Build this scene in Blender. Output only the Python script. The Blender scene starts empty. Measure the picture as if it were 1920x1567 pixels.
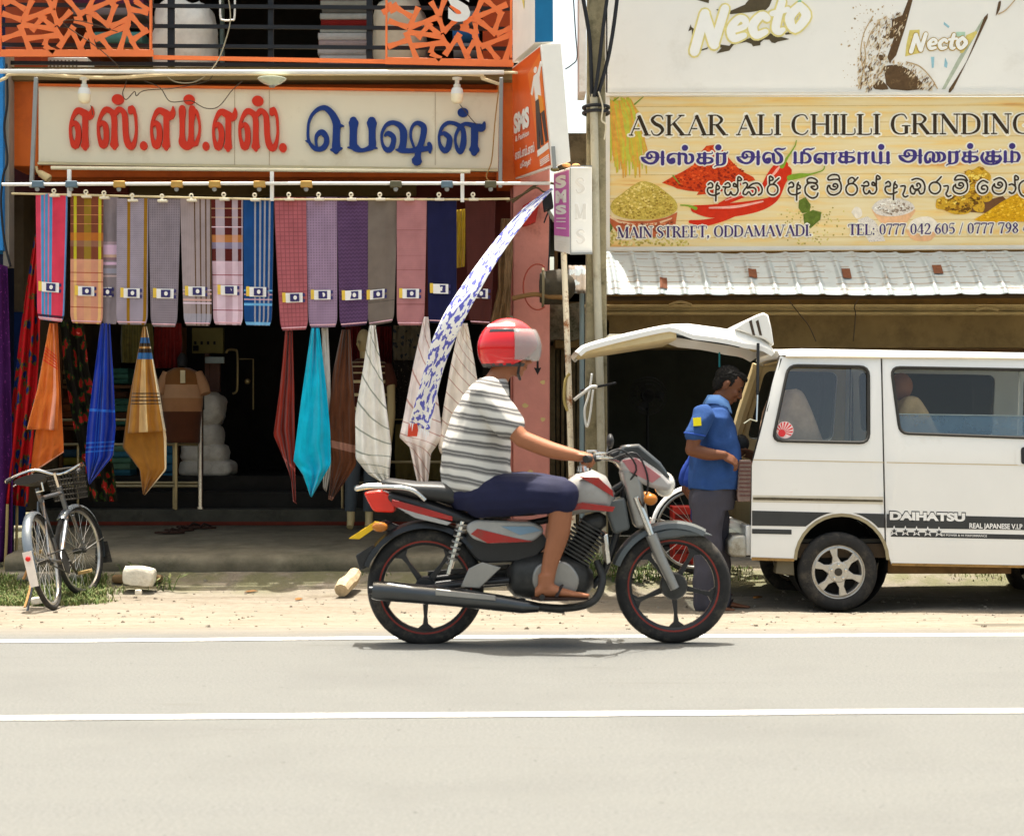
import bpy,bmesh,math,random
from mathutils import Vector,Matrix,noise
from mathutils.geometry import delaunay_2d_cdt
R=math.radians
random.seed(7)
C=bpy.context.scene.collection
SC=bpy.context.scene
#camera, sky, sun, exposure
F,YH,H=3200.0,800.0,1.11
cd=bpy.data.cameras.new('camera');cam=bpy.data.objects.new('camera',cd);C.objects.link(cam)
cam.location=(0,0,H);cam.rotation_euler=(R(90),0,0)
cd.sensor_width=36;cd.lens=F/1920*36;cd.shift_y=(YH-783.5)/1920
cd.clip_start=.1;cd.clip_end=2000
cd.dof.use_dof=True;cd.dof.focus_distance=12.6;cd.dof.aperture_fstop=4.0
SC.camera=cam
w=bpy.data.worlds.new('World');SC.world=w;w.use_nodes=True
nt=w.node_tree;bg=nt.nodes['Background'];bg.inputs[1].default_value=.15
sk=nt.nodes.new('ShaderNodeTexSky');sk.sky_type='NISHITA';sk.sun_disc=False
sk.sun_elevation=R(80);sk.sun_rotation=R(-10);sk.dust_density=6;sk.air_density=1.0;sk.ozone_density=.4
warm=nt.nodes.new('ShaderNodeVectorMath');warm.operation='MULTIPLY';warm.inputs[1].default_value=(1.0,.955,.79)
nt.links.new(sk.outputs[0],warm.inputs[0]);nt.links.new(warm.outputs[0],bg.inputs[0])
sd=bpy.data.lights.new('sun','SUN');sun=bpy.data.objects.new('sun',sd);C.objects.link(sun)
sd.energy=3.9;sd.angle=R(.5);sd.color=(1,.965,.90)
sun.rotation_euler=(R(-9.5),R(-2.5),0)
vs=SC.view_settings;vs.view_transform='Standard';vs.look='None';vs.exposure=1.42;vs.gamma=1
SC.cycles.max_bounces=10;SC.cycles.diffuse_bounces=5;SC.cycles.transmission_bounces=8
SC.cycles.use_denoising=True;SC.cycles.sample_clamp_indirect=8
#helpers
def P(px,py,d):
 s=F/d
 return Vector(((px-960)/s,d,H+(YH-py)/s))
def lin(r,g=None,b=None):
 if g is None:r,g,b=r
 f=lambda c:(c/12.92 if c<=.04045 else((c+.055)/1.055)**2.4)
 return(f(r/255),f(g/255),f(b/255),1)
ORG={}
class MB:
 def __init__(s):s.v=[];s.f=[];s.m=[];s.uv={};s.cur=0
 def add(s,vs,fs,mi=None,uvs=None):
  o=len(s.v);s.v+=[Vector(p)for p in vs]
  for k,f in enumerate(fs):
   if uvs:s.uv[len(s.f)]=[uvs[i]for i in f]
   s.f.append([i+o for i in f]);s.m.append(s.cur if mi is None else mi)
  return s
 def box(s,a,b,mi=None):
  (x0,y0,z0),(x1,y1,z1)=a,b
  return s.add([(x0,y0,z0),(x1,y0,z0),(x1,y1,z0),(x0,y1,z0),(x0,y0,z1),(x1,y0,z1),(x1,y1,z1),(x0,y1,z1)],[(0,3,2,1),(4,5,6,7),(0,1,5,4),(1,2,6,5),(2,3,7,6),(3,0,4,7)],mi)
 def hexa(s,p8,mi=None):
  return s.add(p8,[(0,3,2,1),(4,5,6,7),(0,1,5,4),(1,2,6,5),(2,3,7,6),(3,0,4,7)],mi)
 def pbox(s,x0,y0,x1,y1,d0,d1,mi=None):
  a,b=P(x0,y1,d0),P(x1,y0,d0)
  return s.box((a.x,d0,a.z),(b.x,d1,b.z),mi)
 def bar(s,a,b,w,h,up=(0,0,1),mi=None):
  a,b=Vector(a),Vector(b);t=(b-a).normalized();u=Vector(up)
  if abs(t.dot(u))>.98:u=Vector((0,1,0))
  n=t.cross(u).normalized()*(w/2);u=n.cross(t).normalized()*(h/2)
  q=[a-n-u,a+n-u,a+n+u,a-n+u];q2=[p+(b-a)for p in q]
  return s.add(q+q2,[(0,1,2,3),(7,6,5,4),(0,4,5,1),(1,5,6,2),(2,6,7,3),(3,7,4,0)],mi)
 def tube(s,pts,r,n=8,mi=None,closed=False,flat=None,cap=True):
  pts=[Vector(p)for p in pts];N=len(pts)
  rs=r if isinstance(r,(list,tuple))else[r]*N
  vs=[];prev=None
  for i,p in enumerate(pts):
   if closed:t=pts[(i+1)%N]-pts[i-1]
   else:t=pts[min(i+1,N-1)]-pts[max(i-1,0)]
   t=t.normalized()if t.length>1e-9 else Vector((0,0,1))
   if prev is None:
    a=Vector((0,0,1))if abs(t.z)<.9 else Vector((0,1,0))
    u=(a-t*a.dot(t)).normalized()
   else:
    u=(prev-t*prev.dot(t));u=u.normalized()if u.length>1e-6 else prev
   prev=u;v=t.cross(u)
   for k in range(n):
    th=2*math.pi*k/n
    vs.append(p+u*(math.cos(th)*rs[i]*(flat or 1))+v*(math.sin(th)*rs[i]))
  fs=[]
  for i in range(N if closed else N-1):
   j=(i+1)%N
   for k in range(n):
    l=(k+1)%n
    fs.append((i*n+k,i*n+l,j*n+l,j*n+k))
  if not closed and cap:fs+=[tuple(reversed(range(n))),tuple(range((N-1)*n,N*n))]
  return s.add(vs,fs,mi)
 def rings(s,rings,mi=None,cap=True,uv=False):
  n=len(rings[0]);vs=[p for r_ in rings for p in r_];fs=[]
  for i in range(len(rings)-1):
   for k in range(n):
    l=(k+1)%n
    fs.append((i*n+k,i*n+l,(i+1)*n+l,(i+1)*n+k))
  if cap:fs+=[tuple(reversed(range(n))),tuple(range((len(rings)-1)*n,len(rings)*n))]
  return s.add(vs,fs,mi)
 def ell(s,c,r,rot=None,nu=16,nv=10,mi=None):
  c=Vector(c);rx,ry,rz=r if isinstance(r,(tuple,list))else(r,r,r)
  vs=[];rot=rot or Matrix.Identity(3)
  for j in range(nv+1):
   ph=math.pi*j/nv-math.pi/2
   for i in range(nu):
    th=2*math.pi*i/nu
    vs.append(c+rot@Vector((rx*math.cos(ph)*math.cos(th),ry*math.cos(ph)*math.sin(th),rz*math.sin(ph))))
  fs=[]
  for j in range(nv):
   for i in range(nu):
    k=(i+1)%nu
    q=(j*nu+i,j*nu+k,(j+1)*nu+k,(j+1)*nu+i)
    if j==0:q=(q[0],q[2],q[3])
    elif j==nv-1:q=(q[0],q[1],q[2])
    fs.append(q)
  return s.add(vs,fs,mi)
 def lathe(s,prof,c=(0,0,0),ax='Y',n=32,mi=None,closed=False):
  c=Vector(c);vs=[]
  for r_,h in prof:
   for k in range(n):
    th=2*math.pi*k/n;a,b=r_*math.cos(th),r_*math.sin(th)
    vs.append(c+(Vector((a,h,b))if ax=='Y' else Vector((a,b,h))if ax=='Z' else Vector((h,a,b))))
  m=len(prof);fs=[]
  for i in range(m if closed else m-1):
   j=(i+1)%m
   for k in range(n):
    l=(k+1)%n;fs.append((i*n+k,i*n+l,j*n+l,j*n+k))
  return s.add(vs,fs,mi)
 def prism(s,poly,off,mi=None):
  n=len(poly);off=Vector(off)
  vs=[Vector(p)for p in poly]+[Vector(p)+off for p in poly]
  return s.add(vs,[tuple(range(n)),tuple(reversed(range(n,2*n)))]+[(i,i+n,(i+1)%n+n,(i+1)%n)for i in range(n)],mi)
 def sheet(s,outline,holes,fn,step=.08,thick=None,mi=None):
  """2D outline with holes, filled with small triangles and mapped through fn(x, z) -> point; thick = offset vector of the back face"""
  loops=[outline]+list(holes)
  pts=[];ed=[];loopidx=[]
  for lp in loops:
   o=len(pts);k=len(lp)
   pts+=[Vector(p)for p in lp];ed+=[(o+i,o+(i+1)%k)for i in range(k)];loopidx.append((o,k))
  xs=[p[0]for p in outline];zs=[p[1]for p in outline]
  nx=int((max(xs)-min(xs))/step);nz=int((max(zs)-min(zs))/step)
  for i in range(1,nx):
   for j in range(1,nz):
    q=(min(xs)+i*step+(.31*step if j%2 else 0),min(zs)+j*step)
    if inside(q,outline)and not any(inside(q,h)for h in holes):pts.append(Vector(q))
  v2,e2,f2=delaunay_2d_cdt(pts,ed,[],0,1e-6)[:3]
  fs=[]
  for f in f2:
   c=sum((v2[i]for i in f),Vector((0,0)))/len(f)
   if inside(c,outline)and not any(inside(c,h)for h in holes):fs.append(tuple(f))
  vs=[Vector(fn(p[0],p[1]))for p in v2]
  s.add(vs,fs,mi)
  if thick is not None:
   th=Vector(thick);s.add([v+th for v in vs],[tuple(reversed(f))for f in fs],mi)
   cnt={}
   for f in fs:
    for i in range(len(f)):
     a,b=f[i],f[(i+1)%len(f)];cnt[(a,b)]=1
   bd=[(a,b)for(a,b)in cnt if(b,a)not in cnt]
   for a,b in bd:s.add([vs[a],vs[b],vs[b]+th,vs[a]+th],[(1,0,3,2)],mi)
  return s
 def build(s,name,mat,parent=None,smooth=40,bevel=0,sub=0,solid=0,local=False):
  if parent is not None:org=ORG[parent]
  elif local:org=Vector((0,0,0))
  else:
   xs=[p.x for p in s.v];ys=[p.y for p in s.v];zs=[p.z for p in s.v]
   org=Vector(((min(xs)+max(xs))/2,(min(ys)+max(ys))/2,min(zs)))
  me=bpy.data.meshes.new(name)
  me.from_pydata([tuple(p-org)for p in s.v],[],s.f)
  for k in(mat if isinstance(mat,(list,tuple))else[mat]):me.materials.append(k)
  if any(s.m):me.polygons.foreach_set('material_index',s.m)
  if s.uv:
   ul=me.uv_layers.new(name='UVMap')
   for p in me.polygons:
    q=s.uv.get(p.index)
    if q:
     for li,u in zip(p.loop_indices,q):ul.data[li].uv=u
  if smooth:
   me.polygons.foreach_set('use_smooth',[True]*len(me.polygons))
   if smooth<180:me.set_sharp_from_angle(angle=R(smooth))
  me.update()
  o=bpy.data.objects.new(name,me);C.objects.link(o)
  if parent is not None:o.parent=parent;ORG[o]=org
  else:o.location=org;ORG[o]=org
  if solid:md=o.modifiers.new('solid','SOLIDIFY');md.thickness=solid;md.offset=0
  if bevel:
   md=o.modifiers.new('bevel','BEVEL');md.width=bevel;md.segments=2;md.limit_method='ANGLE';md.angle_limit=R(50)
  if sub:md=o.modifiers.new('sub','SUBSURF');md.levels=md.render_levels=sub
  return o
def inside(p,poly):
 x,y=p[0],p[1];c=False;n=len(poly);j=n-1
 for i in range(n):
  xi,yi=poly[i][0],poly[i][1];xj,yj=poly[j][0],poly[j][1]
  if(yi>y)!=(yj>y)and x<(xj-xi)*(y-yi)/(yj-yi)+xi:c=not c
  j=i
 return c
def tag(o,label=None,cat=None,group=None,kind=None):
 for k,v in(('label',label),('category',cat),('group',group),('kind',kind)):
  if v:o[k]=v
 return o
def thing(name,base,label,cat,group=None,local=False,rot=None):
 o=bpy.data.objects.new(name,None);C.objects.link(o);o.location=base
 o.empty_display_size=.1
 if rot:o.rotation_euler=rot
 ORG[o]=Vector((0,0,0))if local else Vector(base)
 return tag(o,label,cat,group)
def struct(o):o['kind']='structure';return o
def copy_tree(o,parent=None):
 c=o.copy();C.objects.link(c)
 if parent is not None:c.parent=parent
 for ch in list(o.children):copy_tree(ch,c)
 return c
def cr(pts,n=6):
 if len(pts)<3:return[tuple(p)for p in pts]if len(pts)<2 else[tuple(a+(b-a)*i/n for a,b in zip(pts[0],pts[1]))for i in range(n+1)]
 out=[];q=[pts[0]]+list(pts)+[pts[-1]]
 for i in range(1,len(q)-2):
  p0,p1,p2,p3=q[i-1],q[i],q[i+1],q[i+2]
  for k in range(n):
   t=k/n
   out.append(tuple(.5*(2*b+(c-a)*t+(2*a-5*b+4*c-d)*t*t+(3*b-a-3*c+d)*t**3)for a,b,c,d in zip(p0,p1,p2,p3)))
 out.append(tuple(pts[-1]));return out
def rrect(x0,z0,x1,z1,r,n=4):
 o=[]
 for cx,cz,a in((x1-r,z1-r,0),(x0+r,z1-r,90),(x0+r,z0+r,180),(x1-r,z0+r,270)):
  for k in range(n+1):o.append((cx+r*math.cos(R(a+90*k/n)),cz+r*math.sin(R(a+90*k/n))))
 return o
def roundpoly(pts,r,n=4):
 o=[];m=len(pts)
 for i in range(m):
  a,b,c=Vector(pts[i-1]),Vector(pts[i]),Vector(pts[(i+1)%m])
  u=(a-b);v=(c-b);k=min(r,u.length*.45,v.length*.45)
  p,q=b+u.normalized()*k,b+v.normalized()*k
  for j in range(n+1):
   t=j/n;o.append(tuple(p*(1-t)**2+b*2*t*(1-t)+q*t*t))
 return o
#writing: strokes of varying width
def ribbon(mb,pts,fn,d,th,extra=0,ramp=.0008,n=5,mi=None,caps=True,ws=1):
 """pts (x, y, width) in tracing units; fn(x, y) -> photo px; raised letter of thickness th standing on depth d"""
 q=cr(pts,n)if len(pts)>2 else cr(pts,2)
 k=len(q);L=[];Rr=[]
 pp=[fn(p[0],p[1])for p in q];sc=(Vector(fn(1000,0))-Vector(fn(0,0))).length/1000
 hw=[max(p[2]*ws+extra,1)*sc/2 for p in q]
 tans=[]
 for i in range(k):
  a=Vector(pp[max(i-1,0)]);b=Vector(pp[min(i+1,k-1)]);t=b-a
  tans.append(t.normalized()if t.length>1e-6 else Vector((1,0)))
 front=[]
 for i in range(k):
  t=tans[i];nrm=Vector((-t.y,t.x));c=Vector(pp[i])
  front.append((c+nrm*hw[i],c-nrm*hw[i],i/max(k-1,1)))
 if caps:
  def cap(c,t,h,sgn,tt):
   o=[]
   for ph in(40,75):
    a=Vector(c)+t*sgn*h*math.sin(R(ph));nn=Vector((-t.y,t.x))*h*math.cos(R(ph))
    o.append((a+nn,a-nn,tt))
   return o
  front=list(reversed(cap(pp[0],tans[0],hw[0],-1,0)))+front+cap(pp[-1],tans[-1],hw[-1],1,1)
 vs=[];fs=[]
 for a,b,t in front:
  y=d-th-ramp*t
  for p,yy in((a,y),(b,y),(b,d),(a,d)):
   w_=P(p[0],p[1],d);vs.append((w_.x,yy,w_.z))
 m=len(front)
 for i in range(m-1):
  o=i*4
  fs+=[(o,o+4,o+5,o+1),(o+1,o+5,o+6,o+2),(o+3,o+7,o+4,o)]
 fs+=[(0,1,2,3),((m-1)*4,(m-1)*4+3,(m-1)*4+2,(m-1)*4+1)]
 mb.add(vs,fs,mi)
def dotm(mb,c,rx,ry,fn,d,th,extra=0,mi=None):
 sc=(Vector(fn(1000,0))-Vector(fn(0,0))).length/1000;p=fn(*c);poly=[]
 for k in range(20):
  a=2*math.pi*k/20
  w_=P(p[0]+(rx+extra/2)*sc*math.cos(a),p[1]-(ry+extra/2)*sc*math.sin(a),d);poly.append((w_.x,d-th,w_.z))
 mb.prism(poly,(0,th,0),mi)
def text_mesh(body,bold=0,shear=0,depth=0):
 cu=bpy.data.curves.new('t','FONT');cu.body=body;cu.offset=bold;cu.shear=shear;cu.extrude=depth;cu.resolution_u=4
 o=bpy.data.objects.new('t',cu);C.objects.link(o)
 me=bpy.data.meshes.new_from_object(o.evaluated_get(bpy.context.evaluated_depsgraph_get()))
 vs=[Vector(v.co)for v in me.vertices];fs=[tuple(p.vertices)for p in me.polygons]
 bpy.data.objects.remove(o);bpy.data.curves.remove(cu);bpy.data.meshes.remove(me)
 return vs,fs
def text(mb,body,quad,bold=0,shear=0,th=.002,mi=None):
 """fits flat lettering in a 3D quad: origin, right edge vector, up edge vector; stands th proud along -normal"""
 vs,fs=text_mesh(body,bold,shear)
 x0=min(v.x for v in vs);x1=max(v.x for v in vs);y0=min(v.y for v in vs);y1=max(v.y for v in vs)
 o,ex,ez=(Vector(q)for q in quad);nn=ex.cross(ez).normalized()*th
 mb.add([o+ex*((v.x-x0)/(x1-x0))+ez*((v.y-y0)/(y1-y0))+nn for v in vs],fs,mi)
#materials
def N(nt,t,**k):
 n=nt.nodes.new(t)
 for a,b in k.items():setattr(n,a,b)
 return n
MATS={}
def M(name,col,rough=.6,metal=0,var=.12,vs=5,bump=0,bs=60,dirt=None,dirts=3,dirtlo=.5,dirthi=.7,spec=.28,coat=0,alpha=1,trans=0,emit=0,sub=0):
 m=bpy.data.materials.new(name);m.use_nodes=True;nt=m.node_tree;b=nt.nodes['Principled BSDF'];L=nt.links
 b.inputs['Roughness'].default_value=rough;b.inputs['Metallic'].default_value=metal
 b.inputs['Specular IOR Level'].default_value=spec;b.inputs['Coat Weight'].default_value=coat
 b.inputs['Transmission Weight'].default_value=trans;b.inputs['Alpha'].default_value=alpha
 if emit:b.inputs['Emission Color'].default_value=col;b.inputs['Emission Strength'].default_value=emit
 tc=N(nt,'ShaderNodeTexCoord');nz=N(nt,'ShaderNodeTexNoise');nz.inputs['Scale'].default_value=vs;nz.inputs['Detail'].default_value=6;nz.inputs['Roughness'].default_value=.65
 L.new(tc.outputs['Object'],nz.inputs['Vector'])
 mr=N(nt,'ShaderNodeMapRange');mr.inputs[1].default_value=.3;mr.inputs[2].default_value=.7;mr.inputs[3].default_value=1-var;mr.inputs[4].default_value=1+var
 L.new(nz.outputs[0],mr.inputs[0])
 mx=N(nt,'ShaderNodeVectorMath',operation='SCALE');mx.inputs[0].default_value=col[:3];L.new(mr.outputs[0],mx.inputs['Scale'])
 out=mx.outputs[0]
 if dirt:
  n2=N(nt,'ShaderNodeTexNoise');n2.inputs['Scale'].default_value=dirts;n2.inputs['Detail'].default_value=8;n2.inputs['Roughness'].default_value=.75
  L.new(tc.outputs['Object'],n2.inputs['Vector'])
  m2=N(nt,'ShaderNodeMapRange');m2.inputs[1].default_value=dirtlo;m2.inputs[2].default_value=dirthi;L.new(n2.outputs[0],m2.inputs[0])
  mm=N(nt,'ShaderNodeMix',data_type='RGBA');L.new(m2.outputs[0],mm.inputs[0]);L.new(out,mm.inputs[6]);mm.inputs[7].default_value=dirt;out=mm.outputs[2]
 L.new(out,b.inputs['Base Color'])
 if bump:
  n3=N(nt,'ShaderNodeTexNoise');n3.inputs['Scale'].default_value=bs;n3.inputs['Detail'].default_value=5;L.new(tc.outputs['Object'],n3.inputs['Vector'])
  bp=N(nt,'ShaderNodeBump');bp.inputs['Strength'].default_value=bump;bp.inputs['Distance'].default_value=.01;L.new(n3.outputs[0],bp.inputs['Height']);L.new(bp.outputs[0],b.inputs['Normal'])
 MATS[name]=m;return m
def ramp(nt,stops,interp='CONSTANT'):
 r_=N(nt,'ShaderNodeValToRGB');cr_=r_.color_ramp;cr_.interpolation=interp
 while len(cr_.elements)>1:cr_.elements.remove(cr_.elements[-1])
 cr_.elements[0].position=stops[0][0];cr_.elements[0].color=stops[0][1]
 for p,c in stops[1:]:
  e=cr_.elements.new(min(p,1));e.color=c
 return r_
def mth(nt,op,a,b=None):
 n=N(nt,'ShaderNodeMath',operation=op)
 for i,x in enumerate((a,b)):
  if x is None:continue
  if isinstance(x,(int,float)):n.inputs[i].default_value=x
  else:nt.links.new(x,n.inputs[i])
 return n.outputs[0]
def cloth_mat(name,u,v=(),weave=None,rough=.92,sheen=.2,thin=0):
 """woven cloth: u = [(start, colour)] stripes across, v = [(start, end, colour, strength)] bands, weave = (kind, su, sv, darkness)"""
 m=bpy.data.materials.new(name);m.use_nodes=True;nt=m.node_tree;b=nt.nodes['Principled BSDF'];L=nt.links
 b.inputs['Roughness'].default_value=rough;b.inputs['Specular IOR Level'].default_value=.15;b.inputs['Sheen Weight'].default_value=sheen
 tc=N(nt,'ShaderNodeTexCoord');sp=N(nt,'ShaderNodeSeparateXYZ');L.new(tc.outputs['UV'],sp.inputs[0]);U,V=sp.outputs[0],sp.outputs[1]
 ru=ramp(nt,u);L.new(U,ru.inputs[0]);out=ru.outputs[0]
 if v:
  st=[(0,(0,0,0,0))]
  for a,e,c,k in v:
   if st[-1][0]>=a-1e-4 and len(st)>1:st.pop()
   st+=[(a,(*c[:3],k)),(e,(0,0,0,0))]
  if st[1][0]<=0:st.pop(0)
  rv=ramp(nt,st);L.new(V,rv.inputs[0])
  mm=N(nt,'ShaderNodeMix',data_type='RGBA');L.new(rv.outputs[1],mm.inputs[0]);L.new(out,mm.inputs[6]);L.new(rv.outputs[0],mm.inputs[7]);out=mm.outputs[2]
 if weave:
  kind,su,sv,dk=weave
  fu=mth(nt,'FRACT',mth(nt,'MULTIPLY',U,su));
  if kind=='zig':
   fv=mth(nt,'FRACT',mth(nt,'ADD',mth(nt,'MULTIPLY',V,sv),mth(nt,'ABSOLUTE',mth(nt,'SUBTRACT',fu,.5))));fac=mth(nt,'LESS_THAN',fv,.45)
  else:
   fv=mth(nt,'FRACT',mth(nt,'MULTIPLY',V,sv))
   if kind=='dots':
    a,c=mth(nt,'SUBTRACT',fu,.5),mth(nt,'SUBTRACT',fv,.5)
    fac=mth(nt,'LESS_THAN',mth(nt,'ADD',mth(nt,'MULTIPLY',a,a),mth(nt,'MULTIPLY',c,c)),.09)
   elif kind=='lines':fac=mth(nt,'LESS_THAN',fu,.35)
   else:fac=mth(nt,'MAXIMUM',mth(nt,'LESS_THAN',fu,.18),mth(nt,'LESS_THAN',fv,.18))
  sc=mth(nt,'SUBTRACT',1,mth(nt,'MULTIPLY',fac,dk))
  vm=N(nt,'ShaderNodeVectorMath',operation='SCALE');L.new(out,vm.inputs[0]);L.new(sc,vm.inputs['Scale']);out=vm.outputs[0]
 nz=N(nt,'ShaderNodeTexNoise');nz.inputs['Scale'].default_value=9;nz.inputs['Detail'].default_value=6;L.new(tc.outputs['Object'],nz.inputs['Vector'])
 mr=N(nt,'ShaderNodeMapRange');mr.inputs[1].default_value=.3;mr.inputs[2].default_value=.7;mr.inputs[3].default_value=.88;mr.inputs[4].default_value=1.1;L.new(nz.outputs[0],mr.inputs[0])
 vm=N(nt,'ShaderNodeVectorMath',operation='SCALE');L.new(out,vm.inputs[0]);L.new(mr.outputs[0],vm.inputs['Scale'])
 L.new(vm.outputs[0],b.inputs['Base Color'])
 n3=N(nt,'ShaderNodeTexNoise');n3.inputs['Scale'].default_value=260;L.new(tc.outputs['Object'],n3.inputs['Vector'])
 bp=N(nt,'ShaderNodeBump');bp.inputs['Strength'].default_value=.25;bp.inputs['Distance'].default_value=.004;L.new(n3.outputs[0],bp.inputs['Height']);L.new(bp.outputs[0],b.inputs['Normal'])
 return m
def floral_mat(name,ground,petals,scale=9,size=.32,leaf=None,stretch=(1,1,1)):
 m=bpy.data.materials.new(name);m.use_nodes=True;nt=m.node_tree;b=nt.nodes['Principled BSDF'];L=nt.links
 b.inputs['Roughness'].default_value=.9;b.inputs['Specular IOR Level'].default_value=.15
 tc=N(nt,'ShaderNodeTexCoord');mp=N(nt,'ShaderNodeMapping');mp.inputs['Scale'].default_value=stretch;L.new(tc.outputs['Object'],mp.inputs[0])
 nz=N(nt,'ShaderNodeTexNoise');nz.inputs['Scale'].default_value=22;L.new(mp.outputs[0],nz.inputs['Vector'])
 ad=N(nt,'ShaderNodeVectorMath',operation='MULTIPLY_ADD');ad.inputs[1].default_value=(.07,.07,.07);L.new(nz.outputs[1],ad.inputs[0]);L.new(mp.outputs[0],ad.inputs[2])
 vo=N(nt,'ShaderNodeTexVoronoi');vo.inputs['Scale'].default_value=scale;L.new(ad.outputs[0],vo.inputs['Vector'])
 rc=ramp(nt,[(0,petals[0]),(size*.25,petals[1]),(size,leaf or ground),(size*1.35,ground)]);L.new(vo.outputs['Distance'],rc.inputs[0])
 L.new(rc.outputs[0],b.inputs['Base Color']);return m
#the setting
def zg(x,y):
 pts=[(9.0,0),(12.1,-.2),(13.05,-.2),(13.4,-.165),(13.75,-.055),(14.3,-.05),(400,-.05)]
 z=0
 if y>9:
  for(a,za),(b,zb)in zip(pts,pts[1:]):
   if a<=y<=b:z=za+(zb-za)*(y-a)/(b-a);break
  k=min(1,(y-9.3)/1.2)if y>9.3 else 0
  z+=k*.018*noise.noise((x*1.3,y*1.6,3))+k*.006*noise.noise((x*6,y*6,1))
 return z
def axis(segs):
 o=[]
 for a,b,n in segs:o+=[a+(b-a)*i/n for i in range(n)]
 return o+[segs[-1][1]]
def ground(name,xs,ys,mat):
 mb=MB();n=len(xs)
 mb.add([(x,y,zg(x,y))for y in ys for x in xs],[(j*n+i,j*n+i+1,(j+1)*n+i+1,(j+1)*n+i)for j in range(len(ys)-1)for i in range(n-1)])
 o=mb.build(name,mat,smooth=180);return struct(o)
def ground_mat(name,road):
 m=bpy.data.materials.new(name);m.use_nodes=True;nt=m.node_tree;b=nt.nodes['Principled BSDF'];L=nt.links
 g=N(nt,'ShaderNodeNewGeometry');sp=N(nt,'ShaderNodeSeparateXYZ');L.new(g.outputs['Position'],sp.inputs[0])
 def nz(scale,det=6,vec=None,ro=.6):
  n=N(nt,'ShaderNodeTexNoise');n.inputs['Scale'].default_value=scale;n.inputs['Detail'].default_value=det;n.inputs['Roughness'].default_value=ro
  L.new(vec or g.outputs['Position'],n.inputs['Vector']);return n.outputs[0]
 def mix(f,a,c,mode='MIX'):
  n=N(nt,'ShaderNodeMix',data_type='RGBA',blend_type=mode)
  for i,x in((0,f),(6,a),(7,c)):
   if isinstance(x,(int,float,tuple)):n.inputs[i].default_value=x
   else:L.new(x,n.inputs[i])
  return n.outputs[2]
 def rng(x,a,c,lo=0,hi=1):
  n=N(nt,'ShaderNodeMapRange');L.new(x,n.inputs[0])
  for i,v in enumerate((a,c,lo,hi)):n.inputs[i+1].default_value=v
  return n.outputs[0]
 mp=N(nt,'ShaderNodeMapping');mp.inputs['Scale'].default_value=(.35,3.2,1);L.new(g.outputs['Position'],mp.inputs[0])
 streak=nz(1.5,7,mp.outputs[0],.6)
 a=mix(rng(nz(75,4,None,.8),.32,.68),(.078,.079,.075,1),(.160,.161,.151,1))
 a=mix(rng(streak,.3,.7,.1,.6),a,(.132,.133,.122,1))
 vo=N(nt,'ShaderNodeTexVoronoi');vo.inputs['Scale'].default_value=38;L.new(g.outputs['Position'],vo.inputs['Vector'])
 a=mix(rng(vo.outputs['Distance'],.05,.13,.55,0),a,(.21,.208,.20,1))
 a=mix(rng(nz(.9,6),.48,.72,0,.5),a,(.098,.098,.092,1))
 a=mix(rng(nz(30,2),.70,.74,0,.8),a,(.04,.04,.038,1))
 cd_=N(nt,'ShaderNodeTexVoronoi',feature='DISTANCE_TO_EDGE');cd_.inputs['Scale'].default_value=.55
 wv=N(nt,'ShaderNodeVectorMath',operation='MULTIPLY_ADD');wn=N(nt,'ShaderNodeTexNoise');wn.inputs['Scale'].default_value=1.7;wn.inputs['Detail'].default_value=6
 L.new(mp.outputs[0],wn.inputs['Vector']);L.new(wn.outputs[1],wv.inputs[0]);wv.inputs[1].default_value=(1.2,1.2,0);L.new(mp.outputs[0],wv.inputs[2]);L.new(wv.outputs[0],cd_.inputs['Vector'])
 crack=mth(nt,'MULTIPLY',rng(cd_.outputs['Distance'],.0,.012,1,0),rng(nz(.8,3),.5,.6,0,.45))
 a=mix(crack,a,(.09,.085,.075,1))
 s=mix(rng(nz(14,8,None,.7),.3,.7),(.145,.120,.086,1),(.228,.198,.152,1))
 s=mix(rng(nz(90,3),.56,.66,0,.55),s,(.12,.094,.066,1))
 s=mix(rng(streak,.45,.65,0,.55),s,(.24,.216,.172,1))
 v2=N(nt,'ShaderNodeTexVoronoi');v2.inputs['Scale'].default_value=16;L.new(g.outputs['Position'],v2.inputs['Vector'])
 s=mix(rng(v2.outputs['Distance'],.04,.09,.6,0),s,(.40,.37,.32,1))
 edge=mth(nt,'ADD',sp.outputs[1],mth(nt,'MULTIPLY',nz(1.1,8,None,.7),1.1))
 f=rng(edge,9.55,10.75)
 col=mix(f,a,s)
 ridge=mth(nt,'MULTIPLY',mth(nt,'MULTIPLY',rng(mth(nt,'ABSOLUTE',mth(nt,'SUBTRACT',mth(nt,'ADD',sp.outputs[1],mth(nt,'MULTIPLY',nz(.6,5),.5)),13.35)),.0,.05,1,0),rng(nz(2.2,4),.42,.55)),.6)
 col=mix(ridge,col,(.10,.075,.05,1))
 gr=mth(nt,'MULTIPLY',rng(sp.outputs[1],13.1,13.5),rng(nz(3,6),.38,.55,0,.75))
 col=mix(gr,col,(.12,.12,.055,1))
 L.new(col,b.inputs['Base Color']);b.inputs['Roughness'].default_value=.92;b.inputs['Specular IOR Level'].default_value=.25
 bp=N(nt,'ShaderNodeBump');bp.inputs['Strength'].default_value=.5;bp.inputs['Distance'].default_value=.012
 L.new(mth(nt,'ADD',nz(70,4),mth(nt,'MULTIPLY',f,nz(11,8,None,.7))),bp.inputs['Height']);L.new(bp.outputs[0],b.inputs['Normal'])
 return m
gmat=ground_mat('ground',True)
xs=axis([(-60,-6,10),(-6,6,120),(6,60,10)])
ground('road',xs,axis([(-30,2,12),(2,9.9,60)]),gmat)
ground('ground',xs,axis([(9.9,14.6,90),(14.6,20,6),(20,400,12)]),gmat)
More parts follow.
